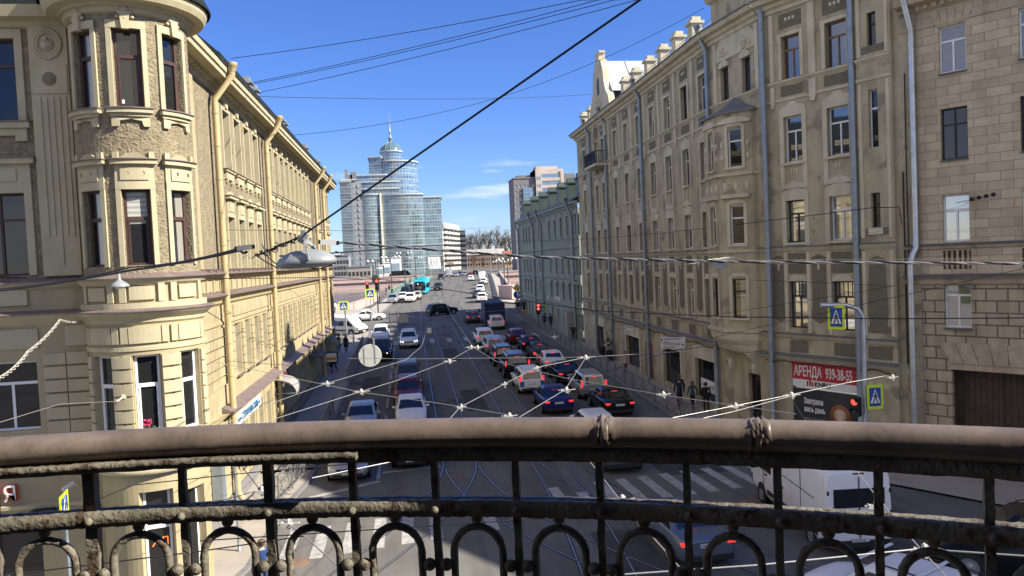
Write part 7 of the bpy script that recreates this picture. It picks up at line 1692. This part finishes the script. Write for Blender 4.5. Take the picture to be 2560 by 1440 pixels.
for s, y, z in (('ВЫБОРГСКИЙ', .12, .105), ('район', .02, .085), ('ПЕТРОВСКАЯ', -.10, .105), ('набережная', -.20, .085)): text('lettering', s, F, -.36, y, .024, z, BLACK, o, .92, .002)
mb = MB(); mb.fpoly(F, [(-.455, .04), (-.425, .04), (-.425, .12), (-.395, .12), (-.44, .19), (-.485, .12), (-.455, .12)], .022, .025); mb.fpoly(F, [(.34, -.10), (.40, -.10), (.40, -.13), (.47, -.085), (.40, -.04), (.40, -.07), (.34, -.07)], .022, .025); mb.fbox(F, -.49, .49, -.004, .004, .022, .024); mb.build('arrow', BLACK, o)
# near left corner: edge-on crossing sign and its twin partly behind the handrail
pc = atT(160, 1272, 19.5); crossing_sign(pc, .8, .8, -1.33, 'crossing sign seen almost edge-on beside the air conditioner'); pole(Vector((pc.x, pc.y+.05, .06)), pc.z+.3, .04, 'thin pole carrying the edge-on crossing sign at the lower left')
pc = atT(583, 1131, 25); crossing_sign(pc, .84, .84, .1, 'crossing sign at the corner kerb mostly hidden behind the handrail'); pole(Vector((pc.x, pc.y+.05, .06)), pc.z+.3, .04, 'thin pole at the corner kerb under the half hidden crossing sign')
# canopies and small things on the yellow house street front
def canopy(u, w, z, d, lab, m=CANOPY):
    o = empty('canopy', FL(u, z, 0), lab, 'canopy'); mb = MB()
    prof = [(z+.75-.75*(1-math.cos(t))*1.0, d*math.sin(t)) for t in [k*math.pi/16 for k in range(9)]]
    mb.loft([[FL(x, v, e) for v, e in prof] for x in (u-w/2, u+w/2)], closed=False); mb.loft([[FL(x, v-.02, e) for v, e in prof] for x in (u-w/2, u+w/2)], closed=False); mb.build('sheet', m, o)
    mb = MB()
    for x in (u-w/2+.03, u+w/2-.03):
        mb.tube([FL(x, v-.03, e) for v, e in prof], .025, 6); mb.tube([FL(x, z+.02, .02), FL(x, z, d)], .022, 6)
    mb.tube([FL(u-w/2, z, d-.02), FL(u+w/2, z, d-.02)], .025, 6); mb.build('frame', LAMPG, o); return o
canopy(15.4, 2.0, 2.85, 1.15, 'grey barrel canopy over an entrance of the yellow house beside the second downpipe')
canopy(38.8, 1.8, 2.75, 1.1, 'darker barrel canopy farther along the shaded foot of the yellow house', mat('dark_canopy_sheet', (.12, .12, .11), .6, .1, 2))
mb = MB(); mb.fbox(FL, 28.5, 31.8, 2.95, 3.12, 0, .9); mb.build('flat_canopy', mat('dark_flat_canopy', (.10, .105, .10), .6, .1, 2), label='flat dark canopy in the shade between the two barrel canopies', cat='canopy')
po = empty('poster_case', FL(36.6, 1.9, .1), 'white and orange poster in a case on the shaded pavement', 'poster'); Fp = frame(FL(36.2, 0, .35), (1, 0, 0), (0, -1, 0))
mb = MB(); mb.fbox(Fp, -.1, .9, 1.6, 2.5, -.15, 0); mb.build('case', DARKP, po); mb = MB(); mb.fbox(Fp, 0, .8, 1.7, 2.4, .002, .01); mb.build('white_sheet', SIGNW, po); mb = MB(); mb.fbox(Fp, .02, .78, 1.82, 2.08, .012, .016); mb.build('orange_band', SIGNO, po)
nb = empty('name_board', FL(7.6, 3.55, .07), 'white board with blue letters along the ground floor of the yellow house', 'shop sign')
FLr = frame((XL, 26.0, 0), (0, 1, 0), (1, 0, 0))
mb = MB(); mb.fbox(FL, 5.6, 10.6, 3.05, 3.55, .05, .08); mb.build('board', SIGNW, nb)
BLL = mat('blue_lettering', (.05, .16, .30), .5, .05, 4)
text('lettering', 'СТРАННАЯ СИЛА', FL, 6.5, 3.13, .085, .44, BLL, nb, .88, .02); text('lettering', 'кофейня', FL, 5.7, 3.2, .085, .22, BLL, nb, .8, .01); text('lettering', 'пекарня', FL, 9.75, 3.2, .085, .2, BLL, nb, .8, .01)
rs = empty('red_shop_sign', FL(17.9, 3.1, .1), 'small dark red sign at the start of the shade on the yellow house', 'shop sign'); mb = MB(); mb.fbox(FL, 16.9, 18.9, 3.0, 3.55, .06, .1); mb.build('board', mat('dull_maroon_board', (.20, .05, .07), .6, .15, 5), rs)
# junction boxes at the corner downpipe
jb = empty('junction_box', FB(95, 2.2, .1), 'grey steel cabinet on the wall at the corner kerb', 'cabinet'); mb = MB(); mb.box((XL+.25, 27.6, 1.9), .35, .5, 1.4); mb.build('case', PIPEG, jb)
gc = empty('grey_cabinet', (15.9, 76.5, 1), 'tall grey cabinet against the green house', 'cabinet'); mb = MB(); mb.box((15.8, 74.6, gz(74.6)+1.5), .8, 1.2, 2.8); mb.box((15.8, 74.6, gz(74.6)+2.95), .9, 1.3, .1); mb.build('case', CANOPY, gc)
# pedestrian fences
def fence(name, pts, lab, m=STEELG, h=1.05, step=2.2, dz=.14):
    o = empty(name, (pts[0][0], pts[0][1], gz(pts[0][1])), lab, 'fence'); P = []
    for (a, b), (c, d) in zip(pts, pts[1:]):
        n = max(1, round(math.hypot(c-a, d-b)/step))
        for k in range(n): P.append((a+(c-a)*k/n, b+(d-b)*k/n))
    P.append(pts[-1]); V = [Vector((x, y, gz(y)+dz)) for x, y in P]
    for v in V: mb = MB(); mb.bar(v, v+Vector((0, 0, h+.06)), .07, .07); mb.build('post', m, o)
    rl_ = MB(); inf = MB()
    for a, b in zip(V, V[1:]):
        for z in (.14, h): rl_.bar(a+Vector((0, 0, z)), b+Vector((0, 0, z)), .05, .05)
        up = Vector((0, 0, 1)); mid = (a+b)/2
        for s, t in ((0, .5), (.5, 0), (.5, 1), (1, .5)):
            inf.bar(a.lerp(b, s)+up*.14, a.lerp(b, t)+up*h, .022, .022)
        for s in (.25, .5, .75): inf.bar(a.lerp(b, s)+up*.14, a.lerp(b, s)+up*h, .018, .018)
        inf.bar(a+up*(h*.55), b+up*(h*.55), .02, .02)
    rl_.build('rail', m, o); inf.build('lattice', m, o); return o
fence('pedestrian_fence', [(-5.5, 30.6), (-5.0, 34.2), (-4.98, 47.5)], 'grey lattice fence along the near left kerb below the canopy')
fence('pedestrian_fence', [(-4.95, 58.5), (-4.95, 79)], 'grey lattice fence farther up the left kerb beside the walkers')
fence('pedestrian_fence', [(14.35, 37.5), (14.35, 103)], 'long grey lattice fence along the right kerb beside the waiting cars')
fence('corner_fence', [(p1.x-3.6, p1.y+.4), (p1.x-.6, p1.y-.3), (p1.x+.9, p1.y-2.0), (p1.x+1.0, p1.y-5)], 'white-painted lattice fence at the corner in front of the minibus', mat('white_fence_paint', (.6, .6, .58), .5, .1, 4))
for i, (x, y, lab) in enumerate(((15.9, 62.5, 'dark bin by the wall'), (15.9, 60.2, 'tall dark planter beside the bin'))):
    o = empty('planter' if i else 'litter_bin', (x, y, gz(y)+.14), lab+' on the right pavement before the beige house', 'planter' if i else 'bin'); mb = MB(); mb.lathe([(.25, 0), (.28, .5), (.3, .8), (.3, .85), (.25, .85)], (x, y, gz(y)+.14), 12); mb.build('pot', DARKP, o)
    if i:
        mb = MB(); q = random.Random(4)
        for k in range(120): c = Vector((x+q.gauss(0, .18), y+q.gauss(0, .18), gz(y)+1.0+abs(q.gauss(.5, .4)))); d = Vector((q.gauss(0, 1), q.gauss(0, 1), q.gauss(.4, 1))).normalized()*.16; n = d.cross(Vector((0, 0, 1))).normalized()*.04; mb.quad(c-n, c+n, c+d+n, c+d-n)
        mb.build('foliage', mat('conifer_foliage', (.02, .035, .02), .8, .2, 9), o)

# ================================================================ wires and the hanging lamp
def cat_path(a, b, sag, n=24): return [a.lerp(b, k/n)-Vector((0, 0, 4*sag*(k/n)*(1-k/n))) for k in range(n+1)]
def wire(name, pts, r, m, lab, sag=0.0, cat='wire', grp=None, wob=0, seed=0):
    q = random.Random(seed); P = []
    for a, b in zip(pts, pts[1:]):
        c = cat_path(a, b, sag, 14 if len(pts) > 2 else 28); P += c if not P else c[1:]
    if wob: P = [p+Vector((q.gauss(0, wob), q.gauss(0, wob), q.gauss(0, wob))) for p in P]
    mb = MB(); mb.tube(P, r, 5, False); return mb.build(name, m, label=lab, cat=cat, group=grp)
# the big hanging lamp
LC = atT(766, 652, 8.2); lo = empty('hanging_street_lamp', LC, 'big oval grey street lamp hung on cables over the street near the balcony', 'street lamp')
ex = (CR-CF*.0).normalized(); ex = Vector((ex.x, ex.y, 0)).normalized(); ey = Vector((-ex.y, ex.x, 0)); ez = Vector((0, 0, 1))
tilt = Matrix.Rotation(-.05, 3, ey); LM = tilt @ Matrix((ex, ey, ez)).transposed()
def lp(x, y, z): return LC + LM @ Vector((x, y, z))
def oval(prof, n=40): return [[lp(r*1.0*math.cos(2*math.pi*k/n), r*.62*math.sin(2*math.pi*k/n), z) for k in range(n)] for r, z in prof]
mb = MB(); mb.loft(oval([(.001, .118), (.10, .116), (.17, .104), (.235, .078), (.29, .040), (.318, .006), (.326, -.016), (.322, -.034), (.31, -.044)]), caps=False); mb.build('housing', LAMPG, lo)
mb = MB(); mb.loft(oval([(.308, -.044), (.29, -.062), (.2, -.078), (.001, -.084)]), caps=False); mb.build('lens', mat('lamp_glass_cover', (.24, .245, .23), .12, .05, 6), lo)
for k in range(4):
    x = -.235+k*.036; mb = MB(); mb.loft([[lp(x+dx, y, zz) for y, zz in ((-.12, .03+k*.009), (-.06, .062+k*.006), (.02, .073+k*.004))] for dx in (0, .007)], closed=False); mb.add([lp(x-.002, -.125, .035+k*.009), lp(x+.016, -.122, .04+k*.009), lp(x+.016, -.03, .078+k*.005), lp(x-.002, -.03, .072+k*.005)], [(0, 1, 2, 3)]); mb.build('cooling_fin', SIGNW if k % 2 else LAMPG, lo)
for s in (-1, 1):
    mb = MB(); P = [lp(.0+.0, s*.0, .215), lp(.02, s*.10, .20), lp(.06, s*.175, .13), lp(.075, s*.195, .05), lp(.08, s*.197, .0)]
    for a, b in zip(P, P[1:]): mb.bar(a, b, .05, .016, up=LM @ Vector((1, 0, 0)))
    mb.build('yoke', LAMPG, lo)
mb = MB(); mb.box(lp(-.01, 0, .245), .075, .06, .11, M=LM @ Matrix.Rotation(.5, 3, 'Y')); mb.box(lp(0, 0, .30), .05, .05, .06, M=LM); mb.build('clamp', LAMPG, lo)
cl = lp(-.02, 0, .27)
kn = atT(640, 640, 8.6)
wire('suspension_cable', [kn, cl, atT(1600, 0, 6.2), atT(1900, -210, 5.4)], .011, WIREB, 'dark stranded cable rising from the big lamp across the sky to the upper right')
wire('suspension_cable', [atT(-320, 800, 15), atT(0, 727, 12.5), atT(330, 675, 10.4), atT(600, 626, 8.9), kn+Vector((-.1, 0, .05))], .016, WIREB, 'thick black bundle running from the left edge to the knot beside the big lamp', .02)
wire('suspension_cable', [atT(-320, 790, 15.1), atT(0, 722, 12.6), atT(330, 668, 10.5), atT(600, 620, 9.0)], .010, WIREB, 'thinner black cable lying along the thick bundle left of the big lamp', .04)
# twisted bundle from the lamp to the right edge
A_, B_ = atT(842, 606, 8.3), atT(2760, 660, 6.4); mid_ = atT(1330, 643, 7.7); mi2 = atT(1850, 655, 7.1)
base = []
for a, b in ((A_, mid_), (mid_, mi2), (mi2, B_)): c = cat_path(a, b, .0, 60); base += c if not base else c[1:]
tw = MB()
for ph_ in range(3):
    P = [p+Vector((0, .0075*math.cos(i*.75+ph_*2.094), .0075*math.sin(i*.75+ph_*2.094))) for i, p in enumerate(base)]; tw.m = 0 if ph_ else 1; tw.tube(P, .0075, 6, False)
tw.build('twisted_cable', [WIREM, WIREB], label='thick twisted grey cable bundle from the big lamp to the right edge', cat='wire')
for (x, y), t, ang, lab in (((612, 619), 8.7, .12, 'grey cylindrical ballast box on the cable left of the big lamp'), ((822, 606), 8.3, -.05, 'white ballast box on the cable right of the big lamp')):
    p = atT(x, y, t); o = empty('ballast_box', p, lab, 'cable box'); d = (CR*math.cos(ang)+CU*math.sin(ang)); mb = MB(); mb.bar(p-d*.085, p+d*.085, .055, .055); mb.build('case', LAMPG if x < 700 else SIGNW, o)
    mb = MB(); mb.bar(p-d*.11, p-d*.085, .045, .045); mb.bar(p+d*.085, p+d*.11, .045, .045); mb.build('cap', BLACK, o)
q = random.Random(9); kb = MB()
for k in range(34):
    t = k/33; p = kn.lerp(atT(742, 598, 8.3), t)+Vector((q.gauss(0, .015), 0, q.gauss(0, .012))); d = Vector((q.gauss(0, 1), q.gauss(0, .3), q.gauss(0, 1))).normalized()*q.uniform(.02, .05); kb.tube([p-d, p+d], .006, 5)
for pts in (((700, 660), (745, 668), (800, 672), (832, 662)), ((640, 638), (665, 655), (690, 668), (706, 672)), ((655, 610), (668, 640), (690, 660)), ((838, 628), (856, 634), (850, 640), (832, 640))): kb.tube([atT(x, y, 8.25) for x, y in pts], .007, 6)
kb.build('cable_knot', WIREB, label='ragged black knot of taped cables just left of the big lamp', cat='wire')
# small lamps on wires
def hood_lamp(p, r, lab):
    o = empty('hood_lamp', p, lab, 'street lamp'); mb = MB(); mb.lathe([(r, -.06), (r*1.02, -.04), (r*.8, .02), (r*.35, .09), (r*.16, .13), (r*.14, .26), (.001, .27)], p, 20); mb.build('hood', LAMPG if r > .2 else LAMPG, o); mb = MB(); mb.ball(p+Vector((0, 0, -.05)), r*.5, 10, 8, .6); mb.build('bulb', GLOBE, o)
hood_lamp(atT(299, 711, 19), .23, 'small white hood lamp on a wire before the round bay'); hood_lamp(atT(1801, 664, 30), .28, 'small grey hood lamp on a wire before the corner oriel')
# thin wires across the sky
sk = [((578, 146), (1455, 0), (1650, -40), 'highest'), ((612, 210), (1495, 0), (1680, -55), 'second'), ((622, 212), (1535, 0), (1700, -50), 'third'), ((640, 233), (1592, 0), (1760, -60), 'lowest')]
for i, (a, b, c, w) in enumerate(sk): wire('sky_wire', [atX(*a, -6.6), atT(*b, 24), atT(*c, 22)], .013, WIREB, w+' of the four slanting wires above the left roof', .12, grp='thin wires across the sky')
wire('sky_wire', [atX(642, 241, -6.6), atX(1478, 236, 16.8)], .014, WIREB, 'level wire between the left roof and the right gable', .25, grp='thin wires across the sky')
wire('sky_wire', [atX(722, 339, -6.6), atT(1260, 240, 47), atX(1760, 20, 17)], .014, WIREB, 'sagging wire from the left eaves up to the right parapet', .35, grp='thin wires across the sky')
wire('street_wire', [atX(560, 575, -7), atX(1290, 562, 16.4)], .010, WIREB, 'faint level wire in front of the glass tower', .3)
wire('street_wire', [atT(700, 640, 13), atT(1000, 618, 20), atX(1290, 603, 15.9), atX(1480, 597, 16.2), atX(1680, 580, 16.2), atT(2190, 518, 26.5), atT(2248, 517, 26.8), atT(2255, 560, 26.8)], .016, WIREB, 'black cable looping along the third floor of the beige house', .02)
wire('street_wire', [atX(1300, 684, 15.5), atT(1700, 655, 24), atT(1850, 638, 25), atT(2250, 568, 27)], .007, WIREM, 'pale wire rising from the green house to the round anchors on the pier', .03)
wire('street_wire', [atX(1300, 713, 15.5), atT(1700, 663, 24), atT(2000, 610, 25.5), atT(2440, 505, 26.8)], .006, WIREM, 'thin wire rising from the far corner to the insulator rack', .05)
wire('street_wire', [atT(1660, 651, 24), atT(1900, 650, 19), atT(2700, 646, 12)], .006, mat('tan_wire', (.55, .42, .26), .5, 0), 'thin tan wire running just above the twisted bundle')
wire('street_wire', [atT(-60, 692, 21), atT(400, 696, 22), atT(820, 693, 34), atT(1000, 700, 50)], .016, WIREB, 'black wire at the sill line of the yellow house carrying the small hood lamp', .02)
wire('street_wire', [atT(900, 690, 38), atT(1100, 722, 40), atT(1250, 744, 40), atT(1490, 777, 36), atT(1820, 792, 30), atT(2220, 797, 24), atT(2700, 794, 20)], .018, WIREB, 'long black cable crossing low over the bridge end to the right edge')
wire('street_wire', [atT(1880, 700, 28), atT(2238, 715, 27), atT(1960, 779, 27)][:2], .008, WIREB, 'short thin wire to the anchor under the narrow window')
wire('street_wire', [atT(1500, 830, 33), atT(1900, 770, 28), atT(2240, 714, 26.6)], .008, WIREB, 'thin wire climbing to the lower round anchor on the beige pier')
wire('street_wire', [atT(1420, 960, 30), atT(1800, 840, 26), atT(2700, 640, 20)], .008, WIREB, 'thin wire climbing across the shops to the right edge')
rp_ = [FS(.06, 8.1, .2), atT(150, 800, 18), atT(70, 880, 14), atT(0, 945, 11.5), atT(-120, 1000, 9)]
base = []
for a, b in zip(rp_, rp_[1:]): c = cat_path(a, b, .05, 40); base += c if not base else c[1:]
mb = MB()
for ph_ in range(3): mb.tube([p+Vector((.022*math.cos(i*.42+ph_*2.1), 0, .022*math.sin(i*.42+ph_*2.1))) for i, p in enumerate(base)], .010, 5, False)
mb.build('rope', mat('pale_twisted_rope', (.42, .39, .33), .7, .15, 18), label='pale twisted rope-like cable from the wall anchor to the left edge', cat='cable')
wire('street_wire', [FB(-8, 6.0, .1), atT(150, 1010, 15), atT(-80, 1080, 11)], .006, WIREM, 'thin bright wire from the hook on the bay to the left edge')
hk = empty('wall_hook', FB(-8, 6.1, .02), 'small round wall hook between the lower bay windows', 'hook'); mb = MB(); mb.ball(FB(-8, 6.1, .02), .09, 10, 8); mb.tube([FB(-8, 6.1, .05), FB(-10, 6.02, .3)], .03, 6); mb.build('hook_body', BEIGE2, hk)
# tram overhead network, about 6 m up
T = lambda x, y, z=6.0: atZ(x, y, z)
net = [([T(640, 1062), T(905, 978), T(993, 951), T(1121, 903), T(1183, 868)], .0085, 'bright span wire from the second downpipe to the twin fitting over the tracks'),
 ([T(560, 1060), T(700, 1001), T(815, 959), T(1014, 900), T(1054, 866), T(1066, 826)], .0085, 'bright span wire from the canopy to the boxy fitting over the left track'),
 ([T(1186, 870), T(1240, 903), T(1413, 945), T(1660, 988), T(1990, 1035)], .009, 'span wire from the twin fitting over the waiting cars to the right'),
 ([T(1100, 1075), T(1150, 1018), T(1259, 961), T(1340, 919), T(1462, 894)], .0085, 'bright span wire rising from the tracks over the white estate to the tall fitting'),
 ([T(1270, 1060), T(1413, 974), T(1462, 898)], .0085, 'bright span wire forking down from the tall fitting'),
 ([T(1560, 1068), T(1830, 1016), T(1972, 988), T(2117, 957), T(2300, 924), T(2600, 860)], .0085, 'bright double span wire before the coffee banner, upper strand'),
 ([T(1620, 1075), T(1830, 1030), T(1970, 992)], .0085, 'bright double span wire before the coffee banner, lower strand'),
 ([T(870, 896), T(1054, 897), T(1462, 893), T(1720, 878)], .009, 'thin level span wire at the height of the twin fitting'),
 ([T(560, 902), T(900, 926), T(1200, 960), T(1560, 985)], .008, 'thin dark span wire from the yellow house sagging to the right'),
 ([T(540, 905), T(815, 962), T(900, 980), T(1110, 1010), T(1290, 1040)], .009, 'thin span wire between the two left clamps'),
 ([T(700, 762), T(985, 786), T(1050, 795), T(1262, 775)], .009, 'span wire carrying the two small hanging panels'),
 ([T(850, 825), T(1066, 824), T(1262, 800)], .0075, 'span wire through the boxy fitting'),
 ([T(845, 836), T(925, 852), T(1000, 850)], .0075, 'short span wire carrying the hanging disc'),
 ([T(1462, 893), T(1600, 887), T(1800, 862)], .008, 'thin span wire right of the tall fitting'),
 ([T(1975, 989), T(2005, 1040), T(2030, 1075)], .008, 'short stay wire dropping from the clamp before the banner'),
 ([T(1440, 1110), T(1550, 1250), T(1700, 1420)], .0085, 'bright diagonal wire under the handrail beside the grey crossover'),
 ([T(2120, 1150), T(2190, 1240), T(2300, 1372), T(2400, 1480)], .0085, 'bright diagonal wire across the roof of the big white van'),
 ([T(1500, 1440, 6.2), T(1900, 1412, 6.2), T(2300, 1372, 6.2), T(2600, 1392, 6.2)], .009, 'bright wire low across the front of the van'),
 ([T(500, 1352, 6), T(900, 1326, 6), T(1500, 1287, 6)], .008, 'thin wire crossing behind the arches in the lower left'),
 ([T(0, 1440, 6.3), T(500, 1378, 6.3), T(760, 1340, 6.3)], .008, 'thin dark wire across the lower left corner'),
 ([T(690, 1285, 6), T(760, 1340, 6), T(850, 1420, 6)], .010, 'diagonal stay wire over the sunlit crosswalk'),
 ([T(600, 1160, 5.6), T(650, 1225, 5.6), T(560, 1250, 5.6), T(480, 1262, 5.6)], .008, 'bent stay wire with small clamps at the sunlit kerb'),
 ([T(0, 1335, 6.4), T(200, 1268, 6.4), T(330, 1213, 6.4), T(640, 1180, 6.4), T(1100, 1140, 6.4)], .008, 'thin pale wire crossing before the shop entrance'),
 ([T(780, 1195), T(1000, 1150), T(1280, 1100)], .010, 'bright wire over the silver saloon just under the handrail'),
 ([T(1183, 868), T(1130, 790), T(1112, 752, 6.6), T(1098, 712, 8.2)], .009, 'contact wire of the right track running away from the twin fitting'),
 ([T(1066, 826), T(1054, 775, 6.4), T(1050, 735, 7.6)], .008, 'contact wire of the left track running away from the boxy fitting')]
for P, r, lab in net: wire('span_wire', P, r, WIREM if r >= .0085 else WIREB, lab, .0, grp='tram span wires')
def fitting(p, lab, d=(1, 0, 0), big=1.0):
    o = empty('wire_clamp', p, lab, 'wire clamp', 'clamps on the span wires'); d = Vector(d).normalized(); mb = MB()
    mb.bar(p-d*.15*big, p+d*.17*big+Vector((0, 0, -.02)), .06, .05); mb.lathe([(.05*big, -.07), (.06*big, 0), (.05*big, .06), (.001, .08)], p+d*.03, 8); mb.bar(p+d*.1*big+Vector((0, 0, -.09)), p+d*.06+Vector((0, 0, .05)), .03, .03); mb.build('clamp_body', WIREC, o)
    mb = MB(); mb.bar(p+d*.17*big, p+d*.36*big+Vector((0, 0, .01)), .026, .02); mb.bar(p-d*.15*big, p-d*.24*big, .026, .02); mb.build('insulator', WIREC, o)
for (x, y), lab, b in (((1176, 868), 'left half of the twin clamp over the tracks', 1), ((1192, 868), 'right half of the twin clamp over the tracks', 1), ((1462, 893), 'tall clamp where two bright wires meet over the silver estate', 1.2), ((815, 959), 'clamp with a loose end before the shaded house foot', .8), ((900, 979), 'clamp in front of the kerb lane', .9), ((1121, 903), 'clamp between two tram rails', .9), ((1413, 975), 'clamp above the blue saloon', .9), ((1150, 1018), 'small knot clamp above the tracks near the handrail', .5), ((1259, 961), 'small knot clamp left of the white estate', .4), ((1340, 920), 'small knot clamp above the white estate', .5), ((1270, 1040), 'clamp touching the top of the handrail', .7), ((1975, 988), 'clamp before the coffee banner', .8), ((1835, 1015), 'clamp left of the corner door', .7), ((1655, 986), 'clamp above the group of walkers', .7), ((2228, 943), 'clamp before the beige pier', .6), ((1550, 1250), 'white clamp on the crosswalk diagonal under the handrail', .7), ((2182, 1265), 'white clamp before the van rear window', .5), ((2303, 1375), 'white clamp right of the van', .6), ((716, 1310), 'dark clamp over the sunlit crosswalk', .6), ((650, 1228), 'dark clamp over the sunlit kerb', .6), ((1385, 842), 'clamp before the pedestrian in jeans', .7), ((1345, 745), 'clamp before the green house upper windows', .5)):
    fitting(T(x, y), lab, (CR.x, CR.y, 0), b*.8)
o = empty('wire_box', T(1068, 826), 'boxy pale fitting over the left tram track', 'wire clamp'); p = T(1068, 826); mb = MB(); mb.box(p+Vector((.1, 0, -.02)), .2, .2, .22); mb.lathe([(.001, .14), (.13, .1), (.12, .08)], p+Vector((.1, 0, 0)), 10); mb.build('case', WIREC, o)
# ================================================================ the house this balcony belongs to (behind the viewer)
BLACKW = mat('dark_shading_render', (.045, .04, .035), .9, .2, 3)  # made dark to keep bounced light off the railing's inner faces
OH = empty('balcony_house', (0, -1.2, 0), 'unseen house wall the balcony belongs to, behind the viewer, made dark to shade the railing', 'building')
mb = MB(); mb.box((-4.2, -1.6, 9), 16.4, .8, 19); mb.build('wall', BLACKW, OH)  # unseen wall, sized to block sky light from behind yet pass the sun
mb = MB(); mb.lathe([(.001, -1.14), (1.02, -1.14), (1.05, -1.2), (1.0, -1.3), (.001, -1.34)], (0, 0, EYE.z), 40); mb.box((0, -.7, EYE.z-1.24), 2.0, 1.2, .18); mb.build('balcony_slab', BLACKW, OH)
# ---------------------------------------------------------------- foreground balcony railing (an arc around the standing place)
RR = 2.240
_H = Vector((CR.x, CR.y, 0)).normalized(); _D = Vector((-_H.y, _H.x, 0))          # along and out from the balcony
RC = EYE + _H*(-.414) + _D*(-1.2465)
rl = empty('balcony_railing', EYE + _D*.95 - Vector((0, 0, 1.1)), 'old curved wrought iron balcony railing with a thick brown handrail in the foreground', 'railing')
def arc(a, r, z): return RC + (_H*math.sin(a) + _D*math.cos(a))*r + Vector((0, 0, z))
def px_ang(x, y):
    d = ray(x, y); u = Vector((d.x, d.y, 0)).normalized(); o = EYE-RC; o.z = 0; bq = o.dot(u); t = -bq+math.sqrt(bq*bq-(o.dot(o)-RR*RR)); p = o+u*t
    return math.atan2(p.dot(_H), p.dot(_D))
bars = [px_ang(x, 1200) for x in (-25, 220, 452, 668, 879, 1085, 1288, 1498, 1716, 1944, 2196, 2474, 2790)]
A0, A1 = bars[0]-.10, bars[-1]+.06
N = 160; WS = [px_ang(x, 1085) for x in (1512, 1897)]
AA = sorted([A0+(A1-A0)*k/N for k in range(N+1)]+[w+(-9+k)*.0011 for w in WS for k in range(19)])
zh = -.2215
# handrail: flattened half-round bar with lumps where it was welded
rnd2 = random.Random(3)
rings = []
for a in AA:
    ring = []
    for k in range(20):
        t = 2*math.pi*k/20; rr = .0215*math.cos(t); zz = .0205*math.sin(t)
        if zz < 0: zz *= .85
        g = max(math.exp(-((a-w)/.0045)**2) for w in WS)*(1 if math.sin(t) > -.75 else 0); g = 1+g*max(-.05, rnd2.gauss(.09, .11))+rnd2.gauss(0, .004)
        ring.append(arc(a, RR+rr*g, zh+zz*g))
    rings.append(ring)
mb = MB(); mb.loft(rings); mb.build('handrail', IRON, rl)
def lump(mb, a0, a1, r, z, hr, hz, n, amp, seed):
    """forged flat bar along the arc with a hammered, flaking outline"""
    q = random.Random(seed); rings = []
    for k in range(n+1):
        a = a0+(a1-a0)*k/n; e = [q.gauss(0, amp) for _ in range(8)]
        c = [(-hr, -hz), (0, -hz*1.06), (hr, -hz), (hr*1.04, 0), (hr, hz), (0, hz*1.06), (-hr, hz), (-hr*1.05, 0)]
        rings.append([arc(a, r+x+e[i]*.6, z+y+e[i]) for i, (x, y) in enumerate(c)])
    mb.loft(rings)
mb = MB(); lump(mb, A0, px_ang(905, 1140), RR-.021, -.2425, .0060, .0040, 150, .0004, 1); mb.build('flat_bar', IRON2, rl)
mb = MB(); lump(mb, A0, A1, RR+.003, -.2460, .012, .0085, 120, .0004, 2); mb.build('under_rail', IRON2, rl)
mb = MB(); lump(mb, A0, A1, RR-.003, -.3165, .006, .0098, 330, .0004, 4); mb.build('mid_rail', IRON2, rl)
mb = MB(); lump(mb, A0, A1, RR+.0185, -.3148, .006, .0055, 260, .0004, 5); mb.build('mid_rail', IRON2, rl)
def vbar(mb, a, r, z0, z1, w, seed, amp=.0003):
    q = random.Random(seed); rings = []; n = 26
    for k in range(n+1):
        z = z0+(z1-z0)*k/n; e = [q.gauss(0, amp) for _ in range(4)]
        rings.append([arc(a+dx/r+e[i]/r, r+dr+e[i], z) for i, (dx, dr) in enumerate(((-w, -w), (w, -w), (w, w), (-w, w)))])
    mb.loft(rings, smooth=False)
for i, a in enumerate(bars):
    mb = MB(); w = .0074 if i == 1 else .0058 if i == 3 else .0047
    vbar(mb, a, RR+.006, -.62, -.245, w, 20+i); b = mb.build('baluster', IRON2, rl)
    mb = MB(); mb.ball(arc(a+.0007, RR-.010, -.3175), .0055, 12, 8); mb.build('rivet', IRON2, b)
for i, (a, b) in enumerate(zip(bars, bars[1:])):
    m = (a+b)/2; h = (b-a)/2; w = h*.60
    pts = []
    for k in range(21):
        t = math.pi*k/20; pts.append(arc(m-w*math.cos(t), RR+.004, -.377+.034*math.sin(t)))
    lo = -.62
    pts = [arc(m-w*.98, RR+.004, lo)]+[arc(m-w, RR+.004, -.40)]+pts+[arc(m+w, RR+.004, -.40)]+[arc(m+w*.98, RR+.004, lo)]
    q = random.Random(60+i)
    mb = MB(); mb.tube(pts, [.0052+q.uniform(-.0004, .0005) for _ in pts], 10); ar = mb.build('arch', IRON2, rl)
    mb = MB(); mb.ball(arc(m, RR+.003, -.3305), .0078, 14, 10, 1.05); mb.build('ball', IRON2, ar)
    for s in (-1, 1):
        mb = MB(); mb.ball(arc(m+s*(w+(h-w)*.48), RR+.001, -.3925), .0083, 14, 10); mb.build('ball', IRON2, ar)
